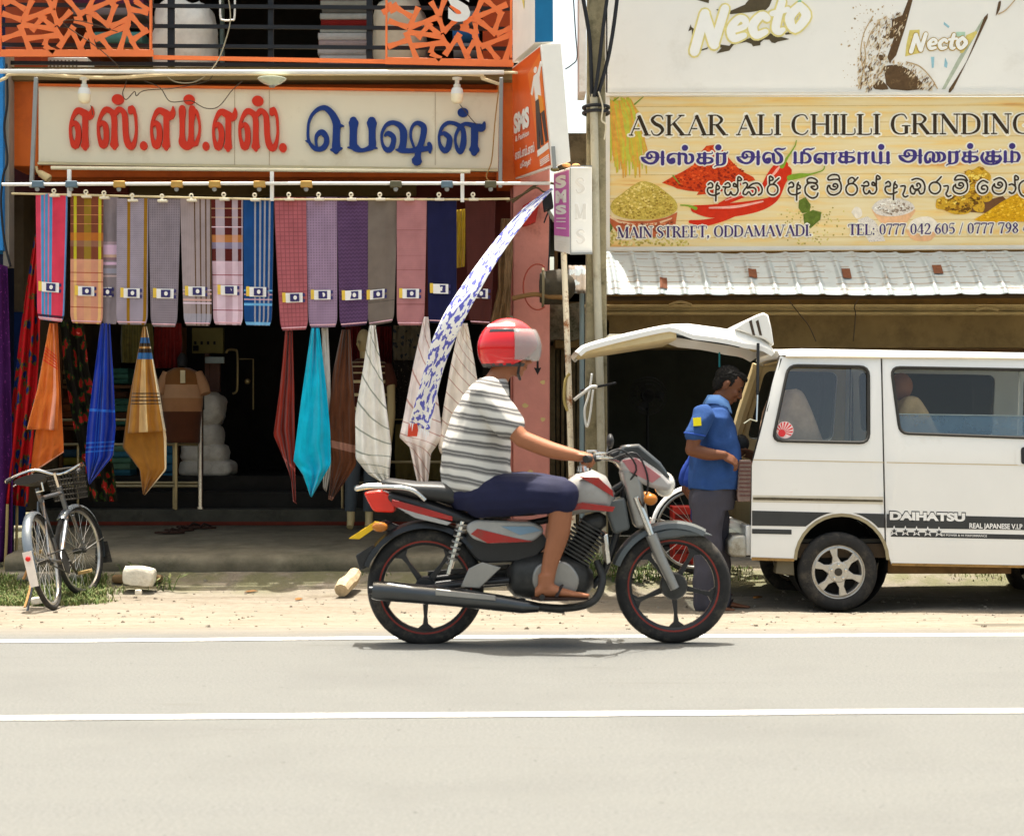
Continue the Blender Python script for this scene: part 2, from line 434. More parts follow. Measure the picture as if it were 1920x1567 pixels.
paint=M('road_paint',(.80,.79,.74,1),.8,var=.08,vs=3,dirt=(.42,.40,.35,1),dirts=7,dirtlo=.50,dirthi=.78)
def line(name,a,b,wd):
 mb=MB();n=90
 vs=[]
 for i in range(n+1):
  t=i/n;x=a[0]+(b[0]-a[0])*t;y=a[1]+(b[1]-a[1])*t
  j=.008*noise.noise((x*2.2,y,5));k=.006*noise.noise((x*9,2,y))
  vs+=[(x,y-wd/2+j+k,zg(x,y)+.004),(x,y+wd/2+j-k,zg(x,y)+.004)]
 mb.add(vs,[(2*i,2*i+2,2*i+3,2*i+1)for i in range(n)])
 struct(mb.build(name,paint,smooth=0))
ea,eb=(-2.643,8.81),(2.768,9.226)
ext=lambda a,b,k:((a[0]-(b[0]-a[0])*k,a[1]-(b[1]-a[1])*k),(b[0]+(b[0]-a[0])*k,b[1]+(b[1]-a[1])*k))
line('edge_line',*ext(ea,eb,.7),.11);line('centre_line',*ext((-1.948,6.494),(1.999,6.664),.8),.095)
mb=MB();dc=(2.93,10.35)
mb.box((dc[0]-.3,dc[1]-.09,zg(*dc)-.05),(dc[0]+.3,dc[1]+.09,zg(*dc)+.004))
for i in range(0):mb.box((dc[0]-.28+i*.064,dc[1]-.075,zg(*dc)+.012),(dc[0]-.28+i*.064+.03,dc[1]+.075,zg(*dc)+.018))
tag(mb.build('drain_cover',M('cast_iron',(.13,.115,.088,1),.7,.6)),'dark drain cover set in the dusty road shoulder in front of the van','drain cover')
concrete=M('concrete',(.20,.185,.15,1),.9,var=.25,vs=4,bump=.5,bs=30,dirt=(.045,.045,.03,1),dirts=2.2,dirtlo=.5,dirthi=.75)
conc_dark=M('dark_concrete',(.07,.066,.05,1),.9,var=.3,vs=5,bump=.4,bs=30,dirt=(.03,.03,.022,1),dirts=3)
mossy=M('mossy_concrete',(.16,.145,.10,1),.95,var=.35,vs=7,bump=.8,bs=25,dirt=(.035,.035,.018,1),dirts=4,dirtlo=.42,dirthi=.6)
mb=MB();xa,xb=P(8,0,13.75).x,P(1052,0,13.75).x;nx=90;rows=[]
def az(y):return .072+(.185-.072)*(y-13.75)/2.25
for i in range(nx+1):
 x=xa+(xb-xa)*i/nx;yf=13.75+.035*noise.noise((x*2.3,0,0))+.012*noise.noise((x*11,0,4))
 zz=.012*noise.noise((x*3,1,0))
 rows.append([(x,yf+.03,-.25),(x,yf+.02+.02*noise.noise((x*8,5,5)),zg(x,13.7)+.02),(x,yf,.0+zz),(x,yf+.02,.05+zz),(x,yf+.07,.072+zz*.5)]+[(x,y,az(y)+.006*noise.noise((x*2,y*2,0)))for y in(14.1,14.5,15,15.5,16.06)])
m_=len(rows[0])
mb.add([p for r_ in rows for p in r_],[(i*m_+k,(i+1)*m_+k,(i+1)*m_+k+1,i*m_+k+1)for i in range(nx)for k in range(m_-1)])
mb.add([rows[0][k]for k in range(m_)]+[(xa,16.06,-.25)],[tuple(range(m_+1))]);mb.add([rows[-1][k]for k in range(m_)]+[(xb,16.06,-.25)],[tuple(reversed(range(m_+1)))])
struct(mb.build('shop_apron',M('apron_concrete',(.15,.132,.092,1),.85,var=.3,vs=3,bump=.6,bs=22,dirt=(.075,.07,.045,1),dirts=2.5,dirtlo=.45,dirthi=.7),smooth=50))
mb=MB();a,b=P(1160,0,14),P(2300,0,14)
for i in range(12):
 x0=a.x+(b.x-a.x)*i/12;x1=a.x+(b.x-a.x)*(i+1)/12-.012
 mb.box((x0,13.95+.01*random.random(),-.3),(x1,15.0,-.025-.015*random.random()))
struct(mb.build('pavement',concrete,bevel=.015))
#fabric shop
orange=M('orange_paint',lin(205,98,30),.6,var=.08,vs=2,bump=.1,dirt=lin(150,62,25),dirts=1.6,dirtlo=.5,dirthi=.85)
pink=M('pink_plaster',lin(206,136,122),.85,var=.12,vs=3,bump=.35,bs=18,dirt=lin(150,96,84),dirts=4,dirtlo=.58,dirthi=.8)
cream=M('cream_wall',lin(190,175,140),.85,var=.15,vs=2,bump=.2)
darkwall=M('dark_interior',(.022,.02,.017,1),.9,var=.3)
soffit=M('soffit_paint',lin(112,96,62),.85,var=.15,vs=2)
maroon=M('maroon_paint',lin(86,34,24),.75,var=.15)
white=M('white_paint',(.78,.77,.72,1),.5,var=.05,dirt=(.45,.40,.30,1),dirts=3,dirtlo=.6,dirthi=.85)
black=M('black_metal',(.018,.019,.022,1),.45,var=.2,metal=.2)
greym=M('grey_steel',lin(150,150,145),.45,metal=.5,var=.12,dirt=lin(110,95,75),dirts=5,dirtlo=.55,dirthi=.75)
steel=M('bright_steel',(.55,.53,.48,1),.22,1,var=.1,vs=20)
sh=thing('fabric_shop',P(480,1075,15.0),'two storey fabric shop with orange walls, pink pillar and dark open front','shop building')
mb=MB();mb.pbox(0,126,985,150,14.42,20);mb.build('balcony_slab',soffit,sh)
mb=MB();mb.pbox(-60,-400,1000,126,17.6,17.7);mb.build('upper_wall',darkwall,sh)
mb=MB();mb.pbox(10,-160,78,126,14.75,17.6);mb.build('side_wall',M('rust_orange_wall',lin(150,62,26),.8,var=.12),sh)
mb=MB();mb.pbox(905,-160,962,126,14.7,17.6);mb.build('side_wall',MATS['rust_orange_wall'],sh)
mb=MB();mb.pbox(-60,-175,1000,-150,15.2,17.7);mb.build('ceiling',soffit,sh)
mb=MB();mb.pbox(-170,-220,1040,-175,15.4,20);mb.build('roof',concrete,sh)
mb=MB()
M('pale_frame',lin(150,170,165),.5)
for x in(412,604,660):
 mb=MB();mb.pbox(x,-150,x+7,126,16.9,16.98);mb.build('window_frame',MATS['pale_frame'],sh,bevel=.004)
mb=MB();mb.pbox(18,132,73,312,14.5,15.0);mb.build('column',orange,sh,bevel=.01)
mb=MB();mb.pbox(930,138,976,345,14.55,15.0);mb.build('column',orange,sh,bevel=.01)
mb=MB();mb.pbox(72,150,940,332,14.62,14.9);mb.build('fascia',orange,sh)
mb=MB();mb.pbox(24,312,240,365,15.0,15.06);mb.build('fascia_return',maroon,sh);mb=MB();mb.pbox(770,330,965,600,15.4,15.46);mb.build('fascia_return',maroon,sh)
mb=MB();mb.pbox(20,318,962,334,15.1,19.6);mb.build('ceiling',soffit,sh)
mb=MB();mb.pbox(230,320,780,366,15.3,15.36);mb.build('lintel',M('olive_lintel',lin(100,86,50),.85,var=.2),sh)
mb=MB();mb.pbox(962,292,1031,1010,14.6,15.2);mb.pbox(957,330,962,1000,14.8,15.2)
pil=mb.build('pillar',pink,sh,bevel=.012)
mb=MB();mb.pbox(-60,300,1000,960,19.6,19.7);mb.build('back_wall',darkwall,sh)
mb=MB();mb.pbox(18,330,44,960,15.7,19.6);mb.build('side_wall',M('beige_inner_wall',lin(120,104,78),.85,var=.2),sh)
mb=MB();mb.pbox(14,585,46,985,15.66,15.7);mb.build('dado',M('blue_dado',lin(22,52,105),.7,var=.2),sh)
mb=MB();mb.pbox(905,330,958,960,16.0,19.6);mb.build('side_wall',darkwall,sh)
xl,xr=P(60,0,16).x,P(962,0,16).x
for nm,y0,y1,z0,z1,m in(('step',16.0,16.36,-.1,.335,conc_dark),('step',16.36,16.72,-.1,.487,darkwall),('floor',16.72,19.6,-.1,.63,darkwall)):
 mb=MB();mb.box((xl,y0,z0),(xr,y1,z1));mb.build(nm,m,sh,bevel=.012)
mb=MB();mb.box((xl,15.985,.19),(xr,15.998,.222));mb.build('red_band',M('red_oxide',lin(105,40,24),.8,var=.3),sh)
mb=MB()
a=[P(x,y,14.6)for x,y in((1006,676),(1010,676),(1010,690),(1015,689),(1008,703),(1001,689),(1006,690))]
mb.prism([(p.x,14.597,p.z)for p in a],(0,.0025,0));mb.build('painted_arrow',M('black_paint',(.02,.018,.018,1),.8),sh)
mb=MB()
for x,y in((1018,716),(1018,786),(995,885),(985,760)):
 q=[P(x+6*math.cos(k)*random.uniform(.5,1.2),y+5*math.sin(k)*random.uniform(.5,1.2),14.6)for k in[i*.9 for i in range(7)]]
 mb.prism([(p.x,14.598,p.z)for p in q],(0,.0015,0))
mb.build('chipped_plaster',M('chip_cream',lin(205,180,120),.9),sh)
nb=thing('neighbour_shop',P(-40,1050,14.6),'sliver of blue painted shop front at the left edge','shop building')
mb=MB();mb.pbox(-900,100,6,470,14.3,14.6);mb.build('shop_front',M('blue_board',lin(40,130,200),.5,var=.1),nb,bevel=.005)
mb=MB();mb.pbox(6,100,17,500,14.35,14.5);mb.build('frame_post',M('grey_frame',lin(150,140,125),.6),nb)
mb=MB();mb.pbox(-900,-160,14,1070,15.1,15.3);mb.build('wall',M('navy_wall',lin(28,34,60),.8,var=.2),nb)
#mill shop on the right
ms=thing('mill_shop',P(1560,1085,15.1),'low mill shop behind the van with olive beam and dark open front','shop building')
olive=M('olive_plaster',lin(118,98,62),.9,var=.2,vs=2.5,bump=.3,bs=20,dirt=lin(80,64,38),dirts=2,dirtlo=.45,dirthi=.75)
mb=MB();mb.pbox(1040,590,2500,652,15.1,15.5);mb.build('beam',olive,ms,bevel=.01)
mb=MB();mb.pbox(1040,571,2500,577,14.96,15.4);mb.pbox(1040,577,2500,584,15.02,15.4);mb.pbox(1040,584,2500,590,14.98,15.4);mb.build('ledge',M('pale_ledge',lin(165,145,100),.9,var=.2),ms,bevel=.006)
mb=MB();mb.pbox(1040,470,2500,571,15.25,15.5);mb.build('upper_wall',M('brown_wall',lin(88,70,40),.9,var=.3),ms)
mb=MB();mb.pbox(1380,652,2500,664,15.3,15.5);mb.build('shutter_housing',M('brown_housing',lin(90,66,40),.8,var=.3),ms)
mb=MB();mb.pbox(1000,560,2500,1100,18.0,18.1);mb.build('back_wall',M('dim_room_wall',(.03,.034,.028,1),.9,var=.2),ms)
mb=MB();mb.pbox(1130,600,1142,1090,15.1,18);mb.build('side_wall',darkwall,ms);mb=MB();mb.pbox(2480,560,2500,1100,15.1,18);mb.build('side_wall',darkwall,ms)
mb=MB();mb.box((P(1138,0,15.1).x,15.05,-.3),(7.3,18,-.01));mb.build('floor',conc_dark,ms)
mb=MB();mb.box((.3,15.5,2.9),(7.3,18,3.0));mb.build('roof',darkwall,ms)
mb=MB()
for i,x in enumerate((1031,1043,1052,1061,1071,1081)):mb.pbox(x,648,x+(10,7,6,8,8,12)[i],1030,15.3+.04*(i%2),15.42)
gate=thing('slatted_shutter',P(1060,1030,15.3),'tall dark slatted shutter in the gap beside the pink pillar','shutter')
mb.build('slats',M('old_timber',lin(96,84,58),.85,var=.4,vs=9),gate,bevel=.004)
mb=MB();mb.pbox(1030,640,1098,1040,15.5,15.55);mb.build('backing',darkwall,gate)
mb=MB()
nn=14
for j in range(2):
 pass
pts=[(1024,572),(1040,566),(1062,572),(1092,566),(1098,600),(1096,632),(1070,640),(1046,636),(1026,640)]
mb.sheet([(P(x,y,15.0).x,P(x,y,15.0).z)for x,y in pts],[],lambda x,z:(x,14.95+.05*noise.noise((x*9,z*9,1)),z),.04,(0,.4,0))
tag(mb.build('broken_lintel',mossy,smooth=30),'rough mossy concrete lump above the slatted shutter','lintel')
mb=MB();mb.pbox(1046,250,1100,566,15.25,15.4);mb.build('gable_wall',M('sooty_wall',lin(100,92,70),.9,var=.4,vs=5,dirt=lin(40,36,28),dirts=3,dirtlo=.45,dirthi=.6),ms)
mb=MB();d0,d1=14.3,14.92;x0,x1=P(1136,0,d0).x-.02,6.6;nx,nz=690,60
zt,zb=P(0,474,d1).z,P(0,553,d0).z
def awn(x,t):
 y=d1+(d0-d1)*(t**.8);z=zt+(zb-zt)*(t**1.25)
 st=(t*9)%1 if t<1 else 1
 ph=((x-.02+.05*(1-t))/.192)%1;rib=.042*math.exp(-((ph-.5)/.105)**2)
 dent=.016*noise.noise((x*.8,0,t*2))+.007*noise.noise((x*6,2,t*5))
 return(x-.02*(t-.5),y-rib*.9-.0025*st,z+rib*.12+.001*st+dent)
vs=[];uv=[]
for j in range(nz+1):
 for i in range(nx+1):
  x=x0+(x1-x0)*i/nx;vs.append(awn(x,j/nz));uv.append((i/nx,j/nz))
mb.add(vs,[(j*(nx+1)+i,(j+1)*(nx+1)+i,(j+1)*(nx+1)+i+1,j*(nx+1)+i+1)for j in range(nz)for i in range(nx)],uvs=uv)
tin=M('galvanised_tin',(.34,.375,.375,1),.55,var=.08,vs=4,metal=.1,dirt=(.24,.18,.12,1),dirts=5,dirtlo=.56,dirthi=.72)
nt_=tin.node_tree;b_=nt_.nodes['Principled BSDF'];src=b_.inputs['Base Color'].links[0].from_socket
tc=N(nt_,'ShaderNodeTexCoord');sp=N(nt_,'ShaderNodeSeparateXYZ');nt_.links.new(tc.outputs['UV'],sp.inputs[0])
wob=N(nt_,'ShaderNodeTexNoise');wob.inputs['Scale'].default_value=7;wob.inputs['Detail'].default_value=6;nt_.links.new(tc.outputs['Object'],wob.inputs['Vector'])
fr=mth(nt_,'FRACT',mth(nt_,'MULTIPLY',sp.outputs[1],9.0));seam=mth(nt_,'MULTIPLY',mth(nt_,'LESS_THAN',fr,.16),mth(nt_,'GREATER_THAN',wob.outputs[0],.44))
mm=N(nt_,'ShaderNodeMix',data_type='RGBA');nt_.links.new(mth(nt_,'MULTIPLY',seam,.72),mm.inputs[0]);nt_.links.new(src,mm.inputs[6]);mm.inputs[7].default_value=(.20,.13,.07,1);nt_.links.new(mm.outputs[2],b_.inputs['Base Color'])
aw=thing('tin_awning',P(1520,553,14.3),'weathered corrugated tin awning below the painted billboard','awning')
sheet=mb.build('tin_sheet',tin,aw,smooth=60,solid=.004)
rust=M('rust',lin(104,62,40),.9,var=.3,vs=30)
for x,t,w_ in((1241,.72,.065),(1408,.5,.075),(1583,.5,.075),(1755,.42,.08)):
 xx=P(x,0,14.6).x;mb=MB();g=[(xx+w_*(i/4-.5),t+.19*j/4)for j in range(5)for i in range(5)]
 mb.add([Vector(awn(a_,b_))+Vector((0,-.012,.006))for a_,b_ in g],[(j*5+i,(j+1)*5+i,(j+1)*5+i+1,j*5+i+1)for j in range(4)for i in range(4)]);mb.build('rust_patch',rust,aw)
mb=MB();mb.tube([P(1138,560,14.6),P(2300,552,14.6)],.02,8);mb.build('batten',M('dark_timber',lin(60,46,28),.9),aw)
mb=MB();vs=[]
for j in range(7):
 for i in range(13):
  t=j/6;x=1066+32*i/12;y=498+52*t
  p=P(x,y,14.8-.3*t);vs.append((p.x,p.y-.02*math.sin(i*1.6)-(.012*(j%2)),p.z))
mb.add(vs,[(j*13+i,(j+1)*13+i,(j+1)*13+i+1,j*13+i+1)for j in range(6)for i in range(12)])
tag(mb.build('tin_offcut',tin,solid=.004),'short rusty tin offcut left of the concrete pole','tin sheet')
#balcony front
bal=thing('balcony_railing',P(510,126,14.35),'black horizontal bar railing across the upper floor','railing')
for y in(-60,-26,12,50,87,121):
 mb=MB();mb.bar(P(-20,y-3,14.4),P(975,y+5,14.4),.02,.032);mb.build('rail_bar',black,bal)
for x,wd in((321,.055),(508,.045),(693,.05)):
 mb=MB();mb.bar(P(x,-80,14.44),P(x,126,14.44),wd,.04);mb.build('post',black,bal)
mb=MB();mb.bar(P(288,108,14.3),P(724,116,14.3),.02,.034)
oscreen=M('orange_screen',lin(238,122,62),.45,var=.05,spec=.4)
mb.build('orange_rail',oscreen,bal)
SEG=[(25,100,165,145),(75,0,190,70),(240,0,180,140),(165,150,385,70),(330,-40,390,60),(385,70,425,180),(420,180,520,80),(480,-20,600,120),(560,100,640,80),(640,80,880,-20),(640,85,690,110),(840,30,780,195),(690,110,800,195),(800,195,930,140),(900,-40,950,95),(950,95,925,180),(950,70,1075,95),(985,10,1080,80),(955,120,1050,225),(930,170,865,385),(920,225,962,292),(962,292,1075,215),(955,290,1000,375),(690,285,910,195),(600,125,545,145),(545,145,660,190),(650,110,655,190),(290,110,390,200),(160,180,400,210),(150,180,230,380),(20,285,170,235),(190,280,430,255),(330,110,235,225),(400,205,470,300),(540,190,430,345),(515,200,600,375),(645,245,585,340),(645,190,690,380),(690,285,645,205),(735,275,815,380),(25,-30,60,40),(430,-60,385,70),(700,-60,640,80),(-20,40,90,-20),(345,265,330,330),(330,330,400,375),(830,40,720,-60),(1000,-60,990,20)]
def screen(x0,dy,xmax,label):
 t=thing('laser_cut_screen',P(x0+130,106+dy,14.26),label,'screen','orange cut-out screens on the balcony')
 d=14.26;s=.2604;mb=MB()
 X1=xmax
 def pt(x,y):return P(x0+x*s,y*s+dy,d)
 mb.bar(pt(0,385),pt(X1,385+(0 if x0<100 else 20)),.018,.058);mb.bar(pt(10,360),pt(10,-130),.0172,.03);mb.bar(pt(X1-18,362),pt(X1-18,-130),.0172,.045)
 mb.bar(pt(0,-140),pt(X1,-140),.0175,.05)
 mb.build('frame',oscreen,t,bevel=.002)
 mb=MB()
 for i,(a,b,c,e)in enumerate(SEG):
  if a>X1-30 and c>X1-30:continue
  if c>X1-20:k=(X1-20-a)/(c-a);c,e=X1-20,b+(e-b)*k
  q=[pt(a,b),pt(c,e)];off=Vector((0,.0006*(i%9)-.003,0))
  p0,p1=q[0]+off,q[1]+off;mid=(p0+p1)/2;nrm=(p1-p0).cross(Vector((0,1,0))).normalized()
  prof=[p0+nrm*.026,mid+nrm*.017,p1+nrm*.026,p1-nrm*.026,mid-nrm*.017,p0-nrm*.026]
  mb.prism([(p.x,p.y-.006,p.z)for p in prof],(0,.012,0))
 mb.build('lattice',oscreen,t,smooth=0)
 return t
screen(-2,0,1112,'orange screen of random cut-out shapes at the left end of the balcony')
t=screen(722,14,925,'orange cut-out screen with a white letter S at the right end of the balcony')
mb=MB();a=P(840,42,14.22);text(mb,'S',(a,P(882,42,14.22)-a,P(840,-18,14.22)-a),bold=.05,th=.012);mb.build('letter',white,t)
sackm=M('woven_sack',lin(215,210,198),.75,var=.12,vs=8,bump=.6,bs=14,dirt=lin(150,140,120),dirts=3,dirtlo=.55,dirthi=.8)
def sack(name,x0,y0,x1,y1,d,depth,m,label,cat='sack',group=None,seed=0,parent=None):
 mb=MB();c=P((x0+x1)/2,(y0+y1)/2,d);rx=(x1-x0)/2*d/F;rz=(y1-y0)/2*d/F
 nu,nv=28,20;vs=[]
 for j in range(nv+1):
  ph=math.pi*j/nv-math.pi/2
  for i in range(nu):
   th=2*math.pi*i/nu
   e=lambda v,k:math.copysign(abs(v)**k,v)
   p=Vector((rx*e(math.cos(ph),.5)*e(math.cos(th),.6),depth/2*e(math.cos(ph),.5)*e(math.sin(th),.6),rz*e(math.sin(ph),.7)))
   f=1+.13*noise.noise(p*7+Vector((seed,0,0)))+.05*noise.noise(p*22+Vector((seed,4,0)))
   vs.append(c+p*f)
 mb.add(vs,[(j*nu+i,j*nu+(i+1)%nu,(j+1)*nu+(i+1)%nu,(j+1)*nu+i)for j in range(nv)for i in range(nu)])
 o=mb.build(name,m,smooth=180)
 return tag(o,label,cat,group)
sack('stuffed_sack',292,8,404,190,15.6,.7,sackm,'bulging white sack behind the bars right of the left orange screen',seed=1)
sack('stuffed_sack',700,2,800,170,15.7,.6,M('beige_sack',lin(196,184,160),.8,var=.12,bump=.5,bs=14),'beige sack partly behind the right orange screen',seed=5)
foldm=cloth_mat('folded_stack',[(0,lin(220,210,200))],[(i/14,i/14+.02,lin(120,105,95),.8)for i in range(14)]+[],None)
def stack(x0,y0,x1,y1,d,dep,cols,label,cat='cloth stack',n=None,group=None):
 """pile of folded cloth, each fold a rounded slab"""
 mb=MB();n=n or len(cols)
 mats=cols
 for i in range(n):
  ya=y1+(y0-y1)*i/n;yb=y1+(y0-y1)*(i+1)/n
  a,b=P(x0,ya,d),P(x1,yb,d);j=random.uniform(-.012,.012)
  hz=(b.z-a.z)*.48;poly=[]
  for k in range(9):
   th=-math.pi/2+math.pi*k/8
   poly.append((a.x+j,d-hz*math.cos(th)*.7+random.uniform(-.004,.004),(a.z+b.z)/2+hz*math.sin(th)))
  poly+=[(a.x+j,d+dep,a.z+hz*2),(a.x+j,d+dep,a.z)]
  mb.prism(list(reversed(poly)),(b.x-a.x,0,0),i%len(cols))
 return tag(mb.build('folded_cloth',mats,smooth=50),label,cat,group)
fc=lambda r,g,b:M('fold_%d_%d_%d'%(r,g,b),lin(r,g,b),.9,var=.12,vs=12)
stack(602,-60,690,62,16.2,.3,[fc(190,190,180),fc(150,40,36),fc(205,205,198),fc(120,120,115)],'upper pile of white and red folded cloth behind the balcony bars',n=10)
stack(598,62,688,160,16.15,.3,[fc(222,216,208),fc(214,205,200),fc(200,175,170)],'lower pile of off white folded cloth behind the balcony bars',n=7)
stack(12,48,78,120,14.9+.3,.1,[fc(176,130,30)],'mustard bundle behind the left orange screen','bundle',n=2)
stack(110,-60,270,30,15.8,.4,[fc(150,140,140),fc(120,60,90),fc(170,165,160),fc(90,100,90)],'mixed pile of bundled goods behind the left orange screen','bundle',n=5)
stack(180,60,270,105,15.6,.4,[fc(170,96,40),fc(90,150,140)],'orange and teal bundle behind the left orange screen','bundle',n=2)
stack(850,20,900,140,15.4,.3,[fc(40,95,150),fc(120,125,130)],'blue and grey bundle behind the right orange screen','bundle',n=4)
cr_=thing('plastic_crate',P(122,133,14.9),'white plastic crate on the balcony edge under the left orange screen','crate')
mb=MB();mb.pbox(82,108,164,134,14.95,15.2);mb.build('crate_shell',M('white_plastic',lin(205,210,205),.4),cr_,bevel=.004)
mb=MB()
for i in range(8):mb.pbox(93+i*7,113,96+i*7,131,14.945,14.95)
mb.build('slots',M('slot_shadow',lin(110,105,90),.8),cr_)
pk=thing('hanging_hook',P(425,38,14.9),'bent white wire hook hanging in the dark balcony window','hook')
mb=MB();mb.tube([P(x,y,14.8)for x,y in cr([(413,-40),(413,28),(418,38),(434,38),(440,30),(440,-40)],4)],.009,6);mb.build('wire',white,pk)
mb=MB();mb.tube([P(-30,134,14.15),P(945,136,14.15)],.019,10);tag(mb.build('water_pipe',white),'white plastic pipe running over the shop sign','pipe')
mb=MB();mb.tube([P(x,y,14.2)for x,y in cr([(-20,160),(10,147),(35,139),(200,146),(330,140),(600,139),(880,140),(905,148),(936,158)],6)],.014,8)
tag(mb.build('water_pipe',M('cream_pipe',lin(222,205,165),.5)),'thinner cream pipe sagging below the white pipe','pipe')
mb=MB();mb.tube([P(940,136,14.15),P(986,137,14.1)],.012,8);tag(mb.build('water_pipe',MATS['cream_pipe']),'short pipe stub beside the orange blade sign','pipe')
for x,lab in((0,'left'),(1,'right')):
 xa,xb=((68,59),(940,938))[x]
 mb=MB();mb.bar(P(xa,146,14.1),P(xb,352,14.1),.032,.032);tag(mb.build('support_post',greym,bevel=.003),'grey square steel post at the %s end of the shop sign'%lab,'post','steel posts beside the sign')
#main sign board
sg=thing('shop_sign',P(500,318,14.5),'long white sign board with red and blue Tamil lettering','shop sign')
signw=M('sign_board',lin(226,216,190),.45,var=.04,vs=1.5,dirt=lin(190,172,138),dirts=2.5,dirtlo=.55,dirthi=.9)
def sgp(x,y):return(x,y)
q=[(72,161),(936,173),(934,317),(72,304)]
mb=MB();mb.prism([P(x,y,14.45)for x,y in q],(0,.12,0));mb.build('panel',signw,sg,bevel=.004)
mb=MB()
for a,b in(((72,160),(936,172)),):mb.bar(P(*a,14.44),P(*b,14.44),.05,.018)
mb.build('top_trim',orange,sg)
mb=MB();mb.bar(P(72,307,14.435),P(934,320,14.435),.05,.02);mb.build('bottom_trim',M('aluminium_trim',lin(205,190,150),.4,metal=.2),sg)
for x in(440,505,816):
 mb=MB();mb.bar(P(x,167,14.4485),P(x,310,14.4485),.004,.004);mb.build('seam',M('seam_%d'%x,lin(170,150,120),.8),sg)
red=M('red_acrylic',lin(206,46,12),.45,var=.06,vs=3,coat=.08);blue=M('blue_acrylic',lin(8,46,118),.45,var=.06,vs=3,coat=.08)
shade=M('letter_side',lin(86,84,78),.7)
k1=230/1920;f1=lambda x,y:(110+x*k1,160+y*k1);f2=lambda x,y:(330+x*k1,160+y*k1)
k3=190/1920;f3=lambda x,y:(560+x*k3,180+y*k3);f4=lambda x,y:(740+x*k3,180+y*k3)
LE=[[(530,345,20),(528,430,80),(480,490,125),(400,440,115),(310,405,95),(240,490,55),(200,620,45),(195,750,45),(215,870,60),(265,955,110),(310,870,90),(320,750,88),(300,640,88),(260,590,62),(225,640,35)],[(425,450,90),(425,650,90),(425,800,90),(425,900,105),(420,960,125),(420,1000,60)]]
LS=[[(870,480,90),(830,420,90),(750,390,92),(680,470,58),(635,600,48),(632,750,48),(655,870,62),(705,945,115),(750,870,88),(755,750,86),(740,640,86),(700,590,62),(660,640,35)],[(860,430,80),(880,560,90),(880,750,90),(880,880,105),(878,950,128),(880,990,60)],[(900,450,70),(955,385,85),(1030,440,85),(1050,560,90),(1058,750,90),(1085,900,100),(1140,965,112),(1195,900,64),(1222,750,42),(1220,600,42),(1205,470,48),(1148,365,92),(1130,430,70)]]
LM=[[(105,370,100),(105,420,110),(105,600,82),(105,800,86),(110,900,122),(170,960,124),(240,930,112),(330,930,50)],[(260,370,95),(262,430,112),(248,600,82),(245,800,86),(240,920,110)],[(270,390,70),(330,430,52),(372,600,38),(375,740,38),(350,850,52),(320,930,62)]]
def letter(strokes,f,m,dots=(),off=(0,0),par=None,d=14.45,th=.028):
 mb=MB()
 for i,st in enumerate(strokes):
  ribbon(mb,[(x+off[0],y+off[1],w_)for x,y,w_ in st],f,d,th+.0011*i)
 for x,y,rx,ry in dots:dotm(mb,(x+off[0],y+off[1]),rx,ry,f,d,th)
 mb.build('letter',m,par or sg,smooth=30)
letter(LE,f1,red);letter(LS,f1,red,[(935,232,95,82)]);letter([],f1,red,[(1338,955,58,70)])
letter(LE,f1,red,off=(1268,0));letter(LM,f2,red,[(212,235,88,80)]);letter([],f2,red,[(475,962,55,70)])
letter(LE,f2,red,off=(400,22));letter(LS,f2,red,[(910,230,90,82)],off=(375,25));letter([],f2,red,[(1678,985,60,72)])
letter([[(710,1050,120),(715,980,160),(715,850,140),(722,650,140),(720,520,150),(650,370,130),(560,270,110),(480,235,92),(370,265,72),(260,370,58),(195,520,48),(182,680,48),(185,800,52),(215,900,62),(300,1000,82),(400,1020,92),(480,985,100),(530,900,98),(530,800,100),(480,720,112),(420,700,102),(350,760,72),(332,850,52),(345,960,45)],[(140,862,20),(180,870,62)],[(730,560,120),(860,582,16)],[(620,1030,40),(715,1030,110),(815,1000,40)]],f3,blue)
letter([[(1042,480,150),(1045,520,185),(1042,640,145),(1038,850,140),(1045,950,150),(1110,1010,130),(1200,1040,76),(1320,1010,90),(1395,950,140),(1395,800,132),(1395,650,136),(1390,530,190),(1390,490,165)],[(935,985,20),(1010,990,70)],[(1400,980,90),(1490,1000,20)]],f3,blue)
letter([[(1640,760,42),(1700,720,92),(1790,780,102),(1800,880,98),(1760,1000,104),(1690,1035,104),(1620,980,72),(1580,860,52),(1580,720,52),(1640,590,62),(1720,530,82),(1820,520,84),(1930,580,112),(1989,700,140),(1984,900,130),(1960,1010,140)],[(1849,1030,25),(1949,1040,100),(2119,1050,90),(2269,1020,120)],[(2179,960,52),(2129,800,52),(2134,650,52),(2189,550,62),(2269,525,84),(2364,585,112),(2374,680,118),(2349,820,112),(2309,950,112),(2269,1050,130),(2259,1150,120),(2242,1230,200)],[(2299,1020,112),(2419,1010,92),(2490,980,96),(2475,920,80)],[(2490,1000,100),(2490,1075,50)]],f3,blue)
letter([[(870,740,42),(940,720,82),(1030,790,102),(1040,880,112),(1010,1000,112),(950,1045,102),(880,980,82),(845,860,54),(850,740,54),(900,610,64),(990,530,72),(1090,520,68),(1200,560,82),(1290,640,92),(1310,760,102),(1305,900,118),(1270,1030,102),(1240,1080,70),(1190,1020,72),(1155,900,54),(1155,780,54),(1190,680,62),(1250,590,72),(1340,540,72),(1450,560,92),(1560,600,130),(1650,610,150),(1690,560,84),(1700,520,50)],[(1515,600,140),(1515,800,140),(1510,950,140),(1510,1030,200),(1505,1085,120)]],f4,blue,[(1295,325,105,88)])
